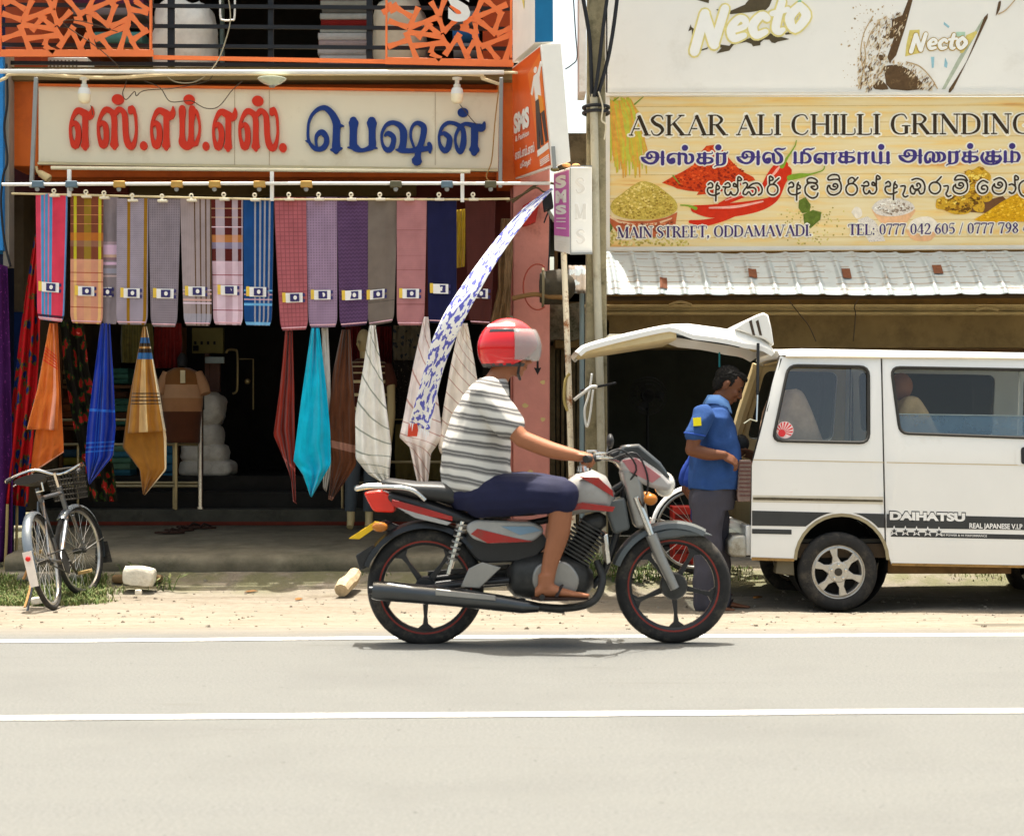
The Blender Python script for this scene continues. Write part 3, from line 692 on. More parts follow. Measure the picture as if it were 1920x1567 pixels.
def bulb(x,label):
 t=thing('light_bulb',P(x,196,14.25),label,'light bulb','bulbs hanging before the sign');c=P(x,146,14.22)
 mb=MB();mb.lathe([(.0,0),(.04,0),(.04,-.016),(.02,-.02),(.018,-.05),(.03,-.06),(.03,-.085),(0,-.086)],c,'Z',20);mb.build('holder',M('holder_%d'%x,lin(225,220,205),.5),t)
 mb=MB();mb.lathe([(0,-.08),(.042,-.088),(.05,-.11),(.053,-.14)],c,'Z',20);mb.build('collar',white,t)
 mb=MB();mb.lathe([(.053,-.14),(.054,-.16),(.05,-.195),(.035,-.212),(0,-.218)],c,'Z',20);mb.build('diffuser',M('diffuser_%d'%x,lin(240,228,195),.35),t)
bulb(158,'white lamp bulb over the first red letters of the sign');bulb(857,'white lamp bulb over the last blue letter of the sign')
dl=thing('dome_lamp',P(510,162,14.1),'shallow glass dome lamp above the middle of the sign','lamp')
mb=MB();c=P(510,160,14.1);mb.lathe([(.025,-.005),(.07,.012),(.105,.035),(.12,.05),(.118,.055),(.02,.05)],c,'Z',28);mb.build('shade',M('dome_glass',lin(190,200,180),.2,coat=.6),dl)
mb=MB();mb.lathe([(0,-.02),(.024,-.018),(.028,.0),(0,.01)],c,'Z',16);mb.build('cap',greym,dl)
sl=thing('spot_lamp',P(82,338,14.4),'small cream spot lamp under the left end of the sign','lamp')
mb=MB();mb.tube([P(68,312,14.4),P(70,322,14.4),P(76,326,14.4)],.012,8);mb.build('bracket',M('cream_lamp',lin(200,178,130),.5),sl)
mb=MB();mb.tube([P(72,322,14.4),P(76,325,14.4),P(91,335,14.36),P(92,336,14.36)],[.016,.028,.036,.03],14);mb.build('head',MATS['cream_lamp'],sl)
mb=MB();mb.tube([P(96,315,14.35),P(882,322,14.35)],.016,10);tag(mb.build('tube_light',M('tube_white',lin(238,228,195),.4)),'long cream fluorescent tube along the bottom of the sign','tube light')
wirem=M('old_wire',lin(72,60,46),.7);wireb=M('black_cable',(.016,.017,.02,1),.5,var=.1)
def wire(pts,r,label,m=wirem,d=14.2):
 mb=MB();mb.tube([P(*p,d)if len(p)==2 else P(*p)for p in cr(pts,7)],r,6);return tag(mb.build('wire',m,smooth=180),label,'wire')
wire([(220,60),(150,40),(120,45),(190,95),(235,142),(230,175),(237,187),(252,172),(256,180),(272,170),(330,165),(392,150),(402,120)],.004,'thin wire looping over the first red letters')
wire([(270,152),(300,165),(318,190),(345,190),(360,190),(385,203),(410,200),(435,170),(455,152)],.004,'thin wire drooping across the middle red letters')
wire([(425,-20),(432,30),(425,70),(405,120),(370,152),(330,154),(305,136)],.005,'wire falling from the dark balcony window',M('pale_wire',lin(160,150,125),.6))
wire([(862,196),(885,225),(895,234)],.0035,'short wire under the right hand bulb')
wire([(936,160),(928,230),(922,300),(912,330),(918,340)],.006,'tan wire beside the right end of the sign',M('tan_wire',lin(165,130,75),.6),14.3)
wire([(170,198),(172,205),(174,216)],.0035,'short wire under the left hand bulb')
wire([(20,500),(8,450),(2,380),(6,330),(14,300),(8,240),(14,190),(12,120)],.01,'black cable climbing the far left edge',wireb,14.25)
#projecting signs and the pole
def board8(near,far,dn,df):
 n=[P(x,y,dn)for x,y in near];f=[P(x,y,df)for x,y in far]
 return[n[3],n[2],f[2],f[3],n[0],n[1],f[1],f[0]]
bs=thing('blade_sign',P(1010,330,13.6),'orange blade sign with white edge projecting beside the main sign','blade sign')
dn,df=13.3,14.3
A=[P(x,y,dn)for x,y in((1014,84),(1052,81),(1070,303),(1036,312))]
B0=[P(x,y,df)for x,y in((960,127),(963,338))]
wv=A[1]-A[0];pn=(A[3]-A[0]).cross(B0[0]-A[0]);eye=Vector((0,0,H));ry=P(963,338,1)-eye
B0[1]=eye+ry*(pn.dot(A[0]-eye)/pn.dot(ry));B=[B0[0],B0[0]+wv,B0[1]+(A[2]-A[3]),B0[1]]
mb=MB();mb.hexa([A[3],A[2],B[2],B[3],A[0],A[1],B[1],B[0]]);mb.build('box',M('sign_white',lin(236,232,222),.4,var=.04,dirt=lin(200,190,170),dirts=3,dirtlo=.6,dirthi=.9),bs,bevel=.005)
fx=A[0]-B[0];fxb=A[3]-B[3]
def face(u,v):
 t=B[0]*(1-u)+A[0]*u;b=B[3]*(1-u)+A[3]*u
 return t*(1-v)+b*v
nrm=(fx.cross(B[0]-B[3])).normalized()
if nrm.x>0:nrm=-nrm
def fquad(mb,pts,th,mi=None):mb.prism([face(u,v)+nrm*th for u,v in pts],-nrm*(th-.0005),mi)
mb=MB();fquad(mb,[(.02,.015),(.97,.015),(.97,.985),(.02,.985)],.004);mb.build('orange_face',M('vinyl_orange',lin(226,92,30),.35,var=.05),bs)
mb=MB();fquad(mb,[(.55,.16),(.97,.06),(.97,.93),(.72,.97)],.006);mb.build('light_panel',M('vinyl_orange_light',lin(238,120,44),.35,var=.05),bs)
whitev=M('vinyl_white',lin(240,236,228),.4,var=.03)
def ftext(mb,s,u0,v0,u1,v1,th=.009,bold=.02,mi=None):
 o=face(u0,v1);text(mb,s,(o,face(u1,v1)-o,face(u0,v0)-o),bold=bold,th=0)
 k=len(mb.v)
mb=MB();ftext(mb,'SMS',.06,.42,.52,.60,bold=.06);ftext(mb,'& Fashion',.1,.62,.5,.67);ftext(mb,'எஸ்.எம்.எஸ்',.08,.74,.62,.83,bold=.03);ftext(mb,'பெஷன்',.22,.86,.52,.94,bold=.03)
mb.v=[v+nrm*.009 for v in mb.v];mb.build('lettering',whitev,bs,smooth=0)
mb=MB()
fquad(mb,[(.80+.05*math.cos(t),.17+.026*math.sin(t))for t in[k*.7 for k in range(9)]],.0095,0)
fquad(mb,[(.74,.21),(.86,.20),(.97,.13),(.985,.16),(.90,.25),(.90,.40),(.74,.42),(.73,.28),(.66,.36),(.62,.34)],.0100,0)
fquad(mb,[(.82,.38),(.93,.41),(.95,.53),(.83,.54)],.0106,1)
fquad(mb,[(.74,.42),(.84,.42),(.86,.80),(.80,.80),(.78,.60),(.77,.82),(.70,.82)],.0112,2);fquad(mb,[(.87,.54),(.95,.53),(.97,.78),(.92,.79)],.0112,2)
fquad(mb,[(.69,.83),(.97,.80),(.97,.85),(.69,.88)],.0095,0)
for i in range(4):fquad(mb,[(.74,.915+i*.015),(.96,.895+i*.015),(.96,.902+i*.015),(.74,.922+i*.015)],.0105,0)
mb.build('printed_figure',[whitev,M('vinyl_ochre',lin(236,150,40),.4),M('vinyl_dark',lin(70,62,60),.4)],bs,smooth=0)
mb=MB();mb.bar(P(1037,275,13.28),P(1040,316,13.28),.03,.02);mb.build('bracket',greym,bs)
b2=thing('blade_sign',P(1000,110,13.7),'white and blue sign box above the orange blade sign','blade sign')
A=[P(x,y,13.4)for x,y in((1003,-120),(1036,-120),(1037,80),(1003,81))];B0=[P(961,-110,14.2),P(961,118,14.2)];wv=A[1]-A[0]
B=[B0[0],B0[0]+wv,B0[1]+wv,B0[1]]
mb=MB();mb.hexa([A[3],A[2],B[2],B[3],A[0],A[1],B[1],B[0]]);mb.build('box',MATS['sign_white'],b2,bevel=.004)
mb=MB();mb.prism([A[0]+Vector((0.0,-.004,0)),A[1]+Vector((0,-.004,0)),A[2]+Vector((0,-.004,.006)),A[3]+Vector((0,-.004,.006))],(0,.0035,0));mb.build('blue_edge',M('sign_blue',lin(18,105,150),.4,var=.06),b2)
mb=MB();mb.prism([face(.3,v)for v in(0,)]*0+[B[0]+(A[0]-B[0])*.5+Vector((-.006,-.002,0)),B[0]+(A[0]-B[0])*.62+Vector((-.006,-.002,0)),B[3]+(A[3]-B[3])*.55+Vector((-.006,-.002,.35)),B[3]+(A[3]-B[3])*.4+Vector((-.006,-.002,.5))],(.003,.001,0));mb.build('printed_leaf',M('print_yellow',lin(225,205,110),.5),b2)
pb=thing('light_box_sign',P(1075,890,13.65),'white and magenta light box sign standing on a thin rusty post','sign')
A=[P(x,y,13.55)for x,y in((1068,314),(1110,313),(1111,475),(1069,477))];B0=[P(1038,324,14.0),P(1039,470,14.0)]
wv=A[1]-A[0];B=[B0[0],B0[0]+wv,B0[1]+wv,B0[1]]
mb=MB();mb.hexa([A[3],A[2],B[2],B[3],A[0],A[1],B[1],B[0]]);mb.build('box',MATS['sign_white'],pb,bevel=.006)
fx=A[0]-B[0];nrm=(fx.cross(B[0]-B[3])).normalized();nrm=-nrm if nrm.x>0 else nrm
mb=MB();fquad(mb,[(.04,.03),(.96,.03),(.96,.80),(.04,.80)],.004);mb.build('magenta_face',M('vinyl_magenta',lin(206,112,180),.4),pb)
mb=MB()
for i,(ch,v0,v1)in enumerate((('S',.06,.22),('M',.24,.40),('S',.42,.54))):
 o=face(.16,v1);text(mb,ch,(o,face(.84,v1)-o,face(.16,v0)-o),bold=.06,th=0)
for v in(.58,.62,.70,.85,.88,.91):fquad(mb,[(.2,v),(.8,v),(.8,v+.012),(.2,v+.012)],0.0)
mb.v=[v+nrm*.007 for v in mb.v];mb.build('lettering',whitev,pb,smooth=0)
M('faded_white',lin(222,216,205),.5)
mb=MB();mb.bar(P(1069,312,13.54),P(1110,312,13.54),.012,.012);mb.bar(P(1069,476,13.54),P(1111,475,13.54),.012,.014);mb.bar(P(1069,313,13.54),P(1070,476,13.54),.008,.008)
mb.build('frame',greym,pb)
mb=MB();mb.tube([P(1057,474,13.7),P(1066,700,13.68),P(1077,1080,13.66)],.024,12)
mb.build('post',M('rusty_white_post',lin(222,208,180),.6,var=.06,dirt=lin(140,84,40),dirts=6,dirtlo=.50,dirthi=.60),pb)
for x,y,n_ in((1040,318,0),(1062,310,1),(1080,311,2)):
 mb=MB();mb.ell(P(x,y,13.7),(.035,.03,.018));tag(mb.build('stone',M('tan_stone_%d'%n_,lin((120,205,220)[n_],(112,150,160)[n_],(70,90,100)[n_]),.8)),('small dark pebble','small tan lump','small pinkish lump')[n_]+' lying on top of the magenta sign box','stone')
pole=thing('utility_pole',P(1117,1075,14.0),'weathered grey concrete utility pole between the two shops','utility pole')
polem=M('pole_concrete',lin(142,132,104),.9,var=.2,vs=8,bump=.5,bs=20,dirt=lin(84,78,56),dirts=5,dirtlo=.48,dirthi=.7)
mb=MB();a,b=P(1118,1085,14.05),P(1117,-150,14.05)
mb.hexa([(a.x-.095,13.96,a.z-.1),(a.x+.095,13.96,a.z-.1),(a.x+.095,14.16,a.z-.1),(a.x-.095,14.16,a.z-.1),(b.x-.068,13.97,b.z),(b.x+.068,13.97,b.z),(b.x+.068,14.13,b.z),(b.x-.068,14.13,b.z)])
mb.build('shaft',polem,pole,bevel=.012)
mb=MB();mb.tube([P(1113,178,13.94),P(1118,470,13.93),P(1125,720,13.92),P(1131,1085,13.9)],.033,12);mb.build('conduit',M('grey_conduit',lin(176,170,150),.5,var=.06,dirt=lin(140,132,110),dirts=5),pole)
for y,h_ in((201,.04),(211,.03)):
 mb=MB();mb.tube([P(1097+38*(k%2),y+2*k-3,13.9)for k in range(0)]or[Vector((P(1118,y,14).x+.105*math.cos(t),14.03+.13*math.sin(t),P(1118,y,14).z))for t in[i*math.pi/8 for i in range(16)]],.014,6,closed=True)
 mb.build('strap',wireb,pole)
mb=MB();mb.tube([Vector((P(1122,725,14).x+.14*math.cos(t),14.02+.16*math.sin(t),P(1118,725,14).z+.03*math.cos(t)))for t in[i*math.pi/8 for i in range(16)]],.01,6,closed=True);mb.build('strap',wireb,pole)
wire([(1110,182),(1108,120),(1104,60),(1088,-30)],.018,'thick black cable running down the pole, leftmost of three',wireb,13.93)
wire([(1114,182),(1122,130),(1130,60),(1142,-30)],.017,'thick black cable running down the pole, middle of three',wireb,13.9)
wire([(1120,182),(1140,110),(1152,40),(1160,-30)],.018,'thick black cable running down the pole, rightmost of three',wireb,13.92)
wire([(1060,130),(1072,122),(1082,108),(1079,60),(1074,-20)],.005,'thin cable against the strip of sky',wireb,14.4)
wire([(1122,172),(1130,200),(1128,225),(1136,235),(1133,262)],.007,'frayed pale wire hanging at the pole strap',M('frayed_wire',lin(200,190,165),.7),13.88)
wire([(1000,240),(1040,200)],.003,'short tie wire behind the blade sign',wirem,14.3)
wire([(1076,750),(1092,738),(1108,726),(1120,725)],.014,'white plastic strip tied between post and pole',white,13.75)
wire([(1110,700),(1104,740),(1096,770),(1100,800),(1106,780),(1112,730)],.01,'white rag strip hanging on the pole',white,13.85)
wire([(1068,700),(1060,715),(1058,750),(1064,770)],.012,'knotted straw string tied to the rusty post',M('straw',lin(170,150,90),.9),13.66)
wire([(960,560),(1000,552),(1030,556),(1060,558)],.02,'thin bamboo stick fixed across the pink pillar',M('bamboo',lin(120,88,50),.8),14.2)
mb=MB();mb.tube([P(1091,540,14.6),P(1091,1040,14.6)],.022,10);mb.build('pipe',M('blue_grey_pipe',lin(130,146,148),.6),None);tag(bpy.data.objects['pipe'],'blue grey drain pipe left of the concrete pole','drain pipe');bpy.data.objects['pipe'].name='drain_pipe'
wire([(1034,356),(1020,360),(1005,352),(985,362),(965,372),(950,378)],.008,'old twig like wire beside the banner cord',M('twig',lin(90,76,52),.9),14.1)
wire([(1040,345),(1020,342),(1000,350),(980,365),(960,380)],.01,'dry branch stuck behind the hanging rail',MATS['twig'],14.15)
mb=MB();mb.prism([P(x,y,14.5)for x,y in((980,386),(1000,374),(1012,378),(1004,416),(982,424),(974,418))],(0,.09,0));tag(mb.build('red_box',M('red_box_paint',lin(176,40,30),.5,var=.15),bevel=.006),'red switch box on the pink pillar behind the banner','box')
sp_=thing('horn_speaker',P(1035,560,14.3),'dark wire wrapped drum fixed to the pink pillar','speaker')
mb=MB();mb.tube([P(1012,540,14.3),P(1020,540,14.3),P(1050,538,14.35),P(1066,538,14.4)],[.12,.14,.15,.10],18);mb.build('drum',M('sooty_drum',lin(62,56,44),.8,var=.4,vs=12),sp_)
mb=MB();mb.tube([P(1018,540,14.3)+Vector((.0,.16*math.cos(t),.16*math.sin(t)))for t in[i*math.pi/10 for i in range(20)]],.012,6,closed=True);mb.build('rim',M('drum_rim',lin(120,110,84),.7),sp_)
mb=MB();mb.tube([P(1008,538,14.2)+Vector((.12*math.cos(t),0,.19*math.sin(t)))for t in[R(60+i*12)for i in range(21)]],.006,6);mb.build('red_cable',M('red_cable',lin(150,60,40),.6),sp_)
wire([(1020,418),(1030,400),(1030,470),(1028,520),(1036,560)],.007,'black flex hanging down the pink pillar',wireb,14.4)
sl2=thing('flood_lamp',P(1024,420,14.4),'small black flood lamp under the orange blade sign','lamp')
mb=MB();mb.prism([P(x,y,14.3)for x,y in((1016,366),(1034,358),(1038,388),(1020,396))],(0,.12,0));mb.build('body',wireb,sl2,bevel=.005)
mb=MB();mb.tube([P(1028,395,14.35),P(1040,415,14.4)],.015,8);mb.build('arm',greym,sl2)
#billboards
def printm(n,c,var=.15,vs=20,dirt=None,dirts=60,lo=.5,hi=.6):return M('print_'+n,lin(*c),.6,spec=.15,var=var,vs=vs,dirt=lin(*dirt)if dirt else None,dirts=dirts,dirtlo=lo,dirthi=hi)
DB=15.0
bb=thing('mill_billboard',P(1560,468,DB),'wide painted billboard for a chilli grinding mill over the tin awning','billboard')
def bpoly(mb,pts,th,mi=None,d=DB):mb.prism([(P(x,y,d).x,d-th,P(x,y,d).z)for x,y in pts],(0,th-.0005,0),mi)
m=bpy.data.materials.new('print_planks');m.use_nodes=True;nt_=m.node_tree;b_=nt_.nodes['Principled BSDF'];b_.inputs['Roughness'].default_value=.5
tc=N(nt_,'ShaderNodeTexCoord');mp=N(nt_,'ShaderNodeMapping');mp.inputs['Scale'].default_value=(1.1,1,13);nt_.links.new(tc.outputs['Object'],mp.inputs[0])
nz=N(nt_,'ShaderNodeTexNoise');nz.inputs['Scale'].default_value=1.3;nz.inputs['Detail'].default_value=6;nt_.links.new(mp.outputs[0],nz.inputs['Vector'])
rr=ramp(nt_,[(.3,lin(232,214,168)),(.5,lin(228,205,150)),(.63,lin(234,198,122)),(.72,lin(218,160,84))],'LINEAR');nt_.links.new(nz.outputs[0],rr.inputs[0]);nt_.links.new(rr.outputs[0],b_.inputs['Base Color'])
mb=MB();mb.pbox(1137,182,2300,463,DB,DB+.05);mb.build('panel',m,bb)
mb=MB();mb.bar(P(1130,468,DB-.02),P(2300,462,DB-.02),.07,.036);mb.bar(P(1134,179,DB-.02),P(2300,176,DB-.02),.06,.02);mb.bar(P(1137,175,DB-.015),P(1137,470,DB-.015),.06,.018);mb.build('frame',M('board_frame',lin(226,220,206),.4,var=.06),bb)
mb=MB()
for i,y in enumerate((200,231,258,290,328,372,414,446)):bpoly(mb,[(1139,y),(2290,y-5),(2290,y-4),(1139,y+1.2)],.001)
mb.build('plank_lines',printm('plank_line',(205,172,110)),bb,smooth=0)
mb=MB();rnd=random.Random(3)
for i in range(150):
 x=rnd.uniform(1139,1186);y=rnd.uniform(184,215);ln=rnd.uniform(55,125);bend=rnd.uniform(2,34)
 pts=[(x,y,3),(x+bend*.5,y+ln*.35,4),(x+bend*.9,y+ln*.7,4.5),(x+bend,y+ln,2)]
 ribbon(mb,[(max(a,1140),min(b,345),c)for a,b,c in pts],lambda x,y:(x,y),DB,.002+i*.00002,0,.00001,4,mi=i%3,ws=1.1)
for a in((1190,196,1206,182),(1150,190,1160,183),(1262,330,1274,345)):ribbon(mb,[(a[0],a[1],3),(a[2],a[3],1.5)],lambda x,y:(x,y),DB,.0045,mi=3)
mb.build('rice_ears',[printm('rice_a',(206,176,62)),printm('rice_b',(188,190,70)),printm('rice_c',(216,160,66)),printm('green',(120,150,50))],bb,smooth=0)
mb=MB()
for i in range(230):
 x,y=rnd.uniform(1140,1290),rnd.uniform(428,460);
 if y<428+(x-1140)*.12:continue
 bpoly(mb,[(x+2.6*math.cos(k*1.05),y+2.4*math.sin(k*1.05))for k in range(6)],.0015+i*.000004,i%3)
for i in range(170):
 x,y=rnd.gauss(1520,34),rnd.uniform(388,458)
 if abs(x-1520)<70:bpoly(mb,[(x+1.7*math.cos(k*1.25),y+1.6*math.sin(k*1.25))for k in range(5)],.0015+i*.000004,i%3)
mb.build('printed_seeds',[printm('seed_a',(206,186,100)),printm('seed_b',(170,150,70)),printm('seed_c',(226,212,150))],bb,smooth=0)
mb=MB();bpoly(mb,[(1140,400),(1150,412),(1148,430),(1140,440)],.003,0);bpoly(mb,[(1498,376),(1510,370),(1520,384),(1518,398),(1504,400),(1497,390)],.003,0);bpoly(mb,[(1506,402),(1524,394),(1540,398),(1538,412),(1520,428),(1508,422)],.0034,0)
mb.build('printed_leaf',printm('leaf',(96,112,40),.35,30),bb,smooth=0)
mb=MB();bpoly(mb,[(1140,400),(1150,410),(1175,415),(1215,415),(1250,408),(1270,398),(1266,425),(1250,440),(1220,446),(1180,444),(1155,434),(1144,418)],.004,0)
bpoly(mb,[(1142,404),(1160,414),(1190,420),(1230,418),(1260,408),(1260,411),(1230,422),(1190,424),(1160,418),(1142,408)],.005,1)
mb.build('printed_bowl',[printm('bowl',(186,96,56),.2),printm('bowl_line',(226,190,150))],bb,smooth=0)
mb=MB();bpoly(mb,cr([(1144,388),(1150,376),(1168,362),(1190,346),(1206,340),(1228,346),(1248,360),(1266,376),(1270,392),(1256,404),(1222,412),(1180,411),(1152,402),(1144,388)],3)[:-1],.0055)
mb.build('powder_heap',printm('coriander',(204,178,82),.2,40,(150,128,48),90,.5,.62),bb,smooth=0)
mb=MB();bpoly(mb,[(1241,343),(1262,331),(1280,322),(1300,310),(1310,290),(1324,274),(1340,272),(1354,280),(1366,296),(1380,312),(1396,324),(1412,332),(1416,338),(1400,342),(1380,352),(1350,360),(1326,364),(1306,366),(1310,360),(1290,358),(1270,354),(1262,350)],.003)
mb.build('powder_heap',printm('chilli_powder',(206,66,16),.15,30,(150,36,16),70,.52,.64),bb,smooth=0)
mb=MB();I=lambda x,y:(x,y)
for i,st in enumerate(([(1302,392,14),(1330,396,24),(1370,394,26),(1420,386,22),(1452,372,14),(1466,340,16),(1474,322,22)],[(1294,416,6),(1320,418,12),(1350,412,10),(1376,404,6)],[(1432,348,8),(1448,330,20),(1462,316,24),(1470,310,16)],[(1350,384,8),(1390,366,12),(1430,352,8)])):
 ribbon(mb,st,I,DB,.004+i*.0009,0,.0002,5,mi=0)
for i,st in enumerate(([(1330,390,3),(1380,388,5),(1430,378,3)],[(1443,336,3),(1456,320,5),(1462,312,2)],[(1360,376,2),(1400,362,3)])):ribbon(mb,st,I,DB,.008+i*.0003,0,.0002,4,mi=1)
for i,st in enumerate(([(1304,391,7),(1290,386,3),(1276,385,2)],[(1466,312,9),(1476,296,4),(1490,275,2),(1493,264,1.5)],[(1480,334,10),(1500,330,9),(1520,327,3),(1542,320,2),(1546,312,1.5)])):ribbon(mb,st,I,DB,.0085+i*.0004,0,.0002,5,mi=2)
mb.build('printed_chilli',[printm('chilli',(204,48,18),.12),printm('chilli_shine',(238,170,150)),printm('chilli_stem',(128,158,46))],bb,smooth=0)
mb=MB();bpoly(mb,cr([(1634,392),(1646,412),(1664,424),(1690,424),(1708,408),(1715,392),(1674,402),(1634,392)],3)[:-1],.003,0);bpoly(mb,cr([(1634,390),(1646,377),(1674,371),(1704,378),(1715,391),(1698,402),(1670,406),(1644,402),(1634,390)],3)[:-1],.0038,1)
bpoly(mb,cr([(1698,430),(1706,446),(1722,452),(1746,450),(1756,432),(1724,440),(1698,430)],3)[:-1],.003,0);bpoly(mb,cr([(1700,428),(1712,412),(1738,406),(1756,416),(1757,430),(1730,440),(1700,428)],3)[:-1],.0038,2)
bpoly(mb,[(1608,412),(1626,406),(1640,414),(1650,430),(1660,452),(1630,454),(1612,426)],.003,1);bpoly(mb,cr([(1596,398),(1604,388),(1614,392),(1616,404),(1606,410),(1596,398)],3)[:-1],.0034,2)
mb.build('printed_bowl',[printm('peach_bowl',(226,176,130)),printm('pepper',(222,212,198),.1,40,(130,112,96),120,.56,.6),printm('white_salt',(232,220,200))],bb,smooth=0)
mb=MB()
for i,poly in enumerate(([(1812,322),(1826,318),(1836,312),(1846,318),(1858,330),(1852,342),(1830,340),(1812,332)],[(1800,352),(1820,345),(1840,350),(1836,372),(1816,384),(1800,372)],[(1756,374),(1780,366),(1806,372),(1822,386),(1816,400),(1790,402),(1770,394),(1755,390)],[(1820,376),(1834,370),(1846,384),(1842,398),(1826,394)],[(1838,360),(1860,362),(1858,376),(1842,378)])):
 bpoly(mb,cr(poly+poly[:1],3)[:-1],.003+.0006*i)
mb.build('turmeric_root',printm('turmeric',(206,160,44),.3,14,(130,92,28),40,.52,.62),bb,smooth=0)
mb=MB();bpoly(mb,[(1800,376),(1830,370),(1856,374),(1880,368),(1890,378),(1850,400),(1820,398)],.0025);mb.build('root_shadow',printm('root_brown',(110,74,44)),bb,smooth=0)
mb=MB();bpoly(mb,[(1826,412),(1850,398),(1876,380),(1900,366),(1930,356),(1980,362),(2020,400),(2010,416),(1900,416),(1850,418)],.0068);mb.build('powder_heap',printm('turmeric_powder',(216,162,22),.12,30,(180,122,14),90,.52,.62),bb,smooth=0)
def flecks(poly,cols,n,size,th,nm,bias=0):
 mb=MB();xs_=[p[0]for p in poly];ys_=[p[1]for p in poly];y0,y1=min(ys_),max(ys_);x0,x1=min(xs_),max(xs_);k=0
 while k<n:
  x,y=rnd.uniform(x0,x1),rnd.uniform(y0,y1)
  if not inside((x,y),poly):continue
  k+=1;f=(y-y0)/(y1-y0)*.6+(x-x0)/(x1-x0)*.4+rnd.uniform(-.45,.45);mi=min(len(cols)-1,max(0,int(f*len(cols))));r_=size*rnd.uniform(.4,1.3);a=rnd.uniform(0,6)
  bpoly(mb,[(x+r_*1.4*math.cos(a+t),y+r_*math.sin(a+t))for t in(0,1.5,2.9,4.4)],th+.000004*(k%60),mi)
 mb.build('printed_grain',[printm('%s_%d'%(nm,i),c)for i,c in enumerate(cols)],bb,smooth=0)
flecks([(1148,384),(1172,360),(1206,342),(1246,362),(1266,384),(1262,398),(1222,409),(1178,408),(1150,398)],[(232,210,128),(214,188,92),(186,158,66),(150,122,44)],420,1.9,.0062,'coriander_grain')
flecks([(1250,342),(1282,323),(1310,300),(1326,278),(1344,276),(1372,304),(1408,334),(1350,357),(1306,360)],[(226,92,36),(206,66,20),(176,46,12),(140,34,10)],420,2.1,.0037,'chilli_grain')
flecks([(1836,410),(1880,380),(1930,360),(1980,366),(2010,412)],[(240,196,60),(220,168,24),(190,136,14)],360,1.9,.0075,'turmeric_grain')
flecks([(1760,376),(1800,352),(1812,322),(1846,316),(1854,336),(1838,372),(1816,398),(1772,394)],[(236,206,96),(206,160,44),(150,104,24),(104,70,20)],240,3.0,.0066,'root_grain')
flecks([(1638,390),(1674,372),(1712,390),(1670,404)],[(240,236,224),(214,200,180),(140,120,100)],200,1.8,.0048,'pepper_grain')
flecks([(1144,418),(1250,440),(1266,410),(1240,418),(1180,420)],[(214,130,84),(170,84,48),(130,60,34)],120,2.2,.0056,'bowl_grain')
T,t_=.17,.055
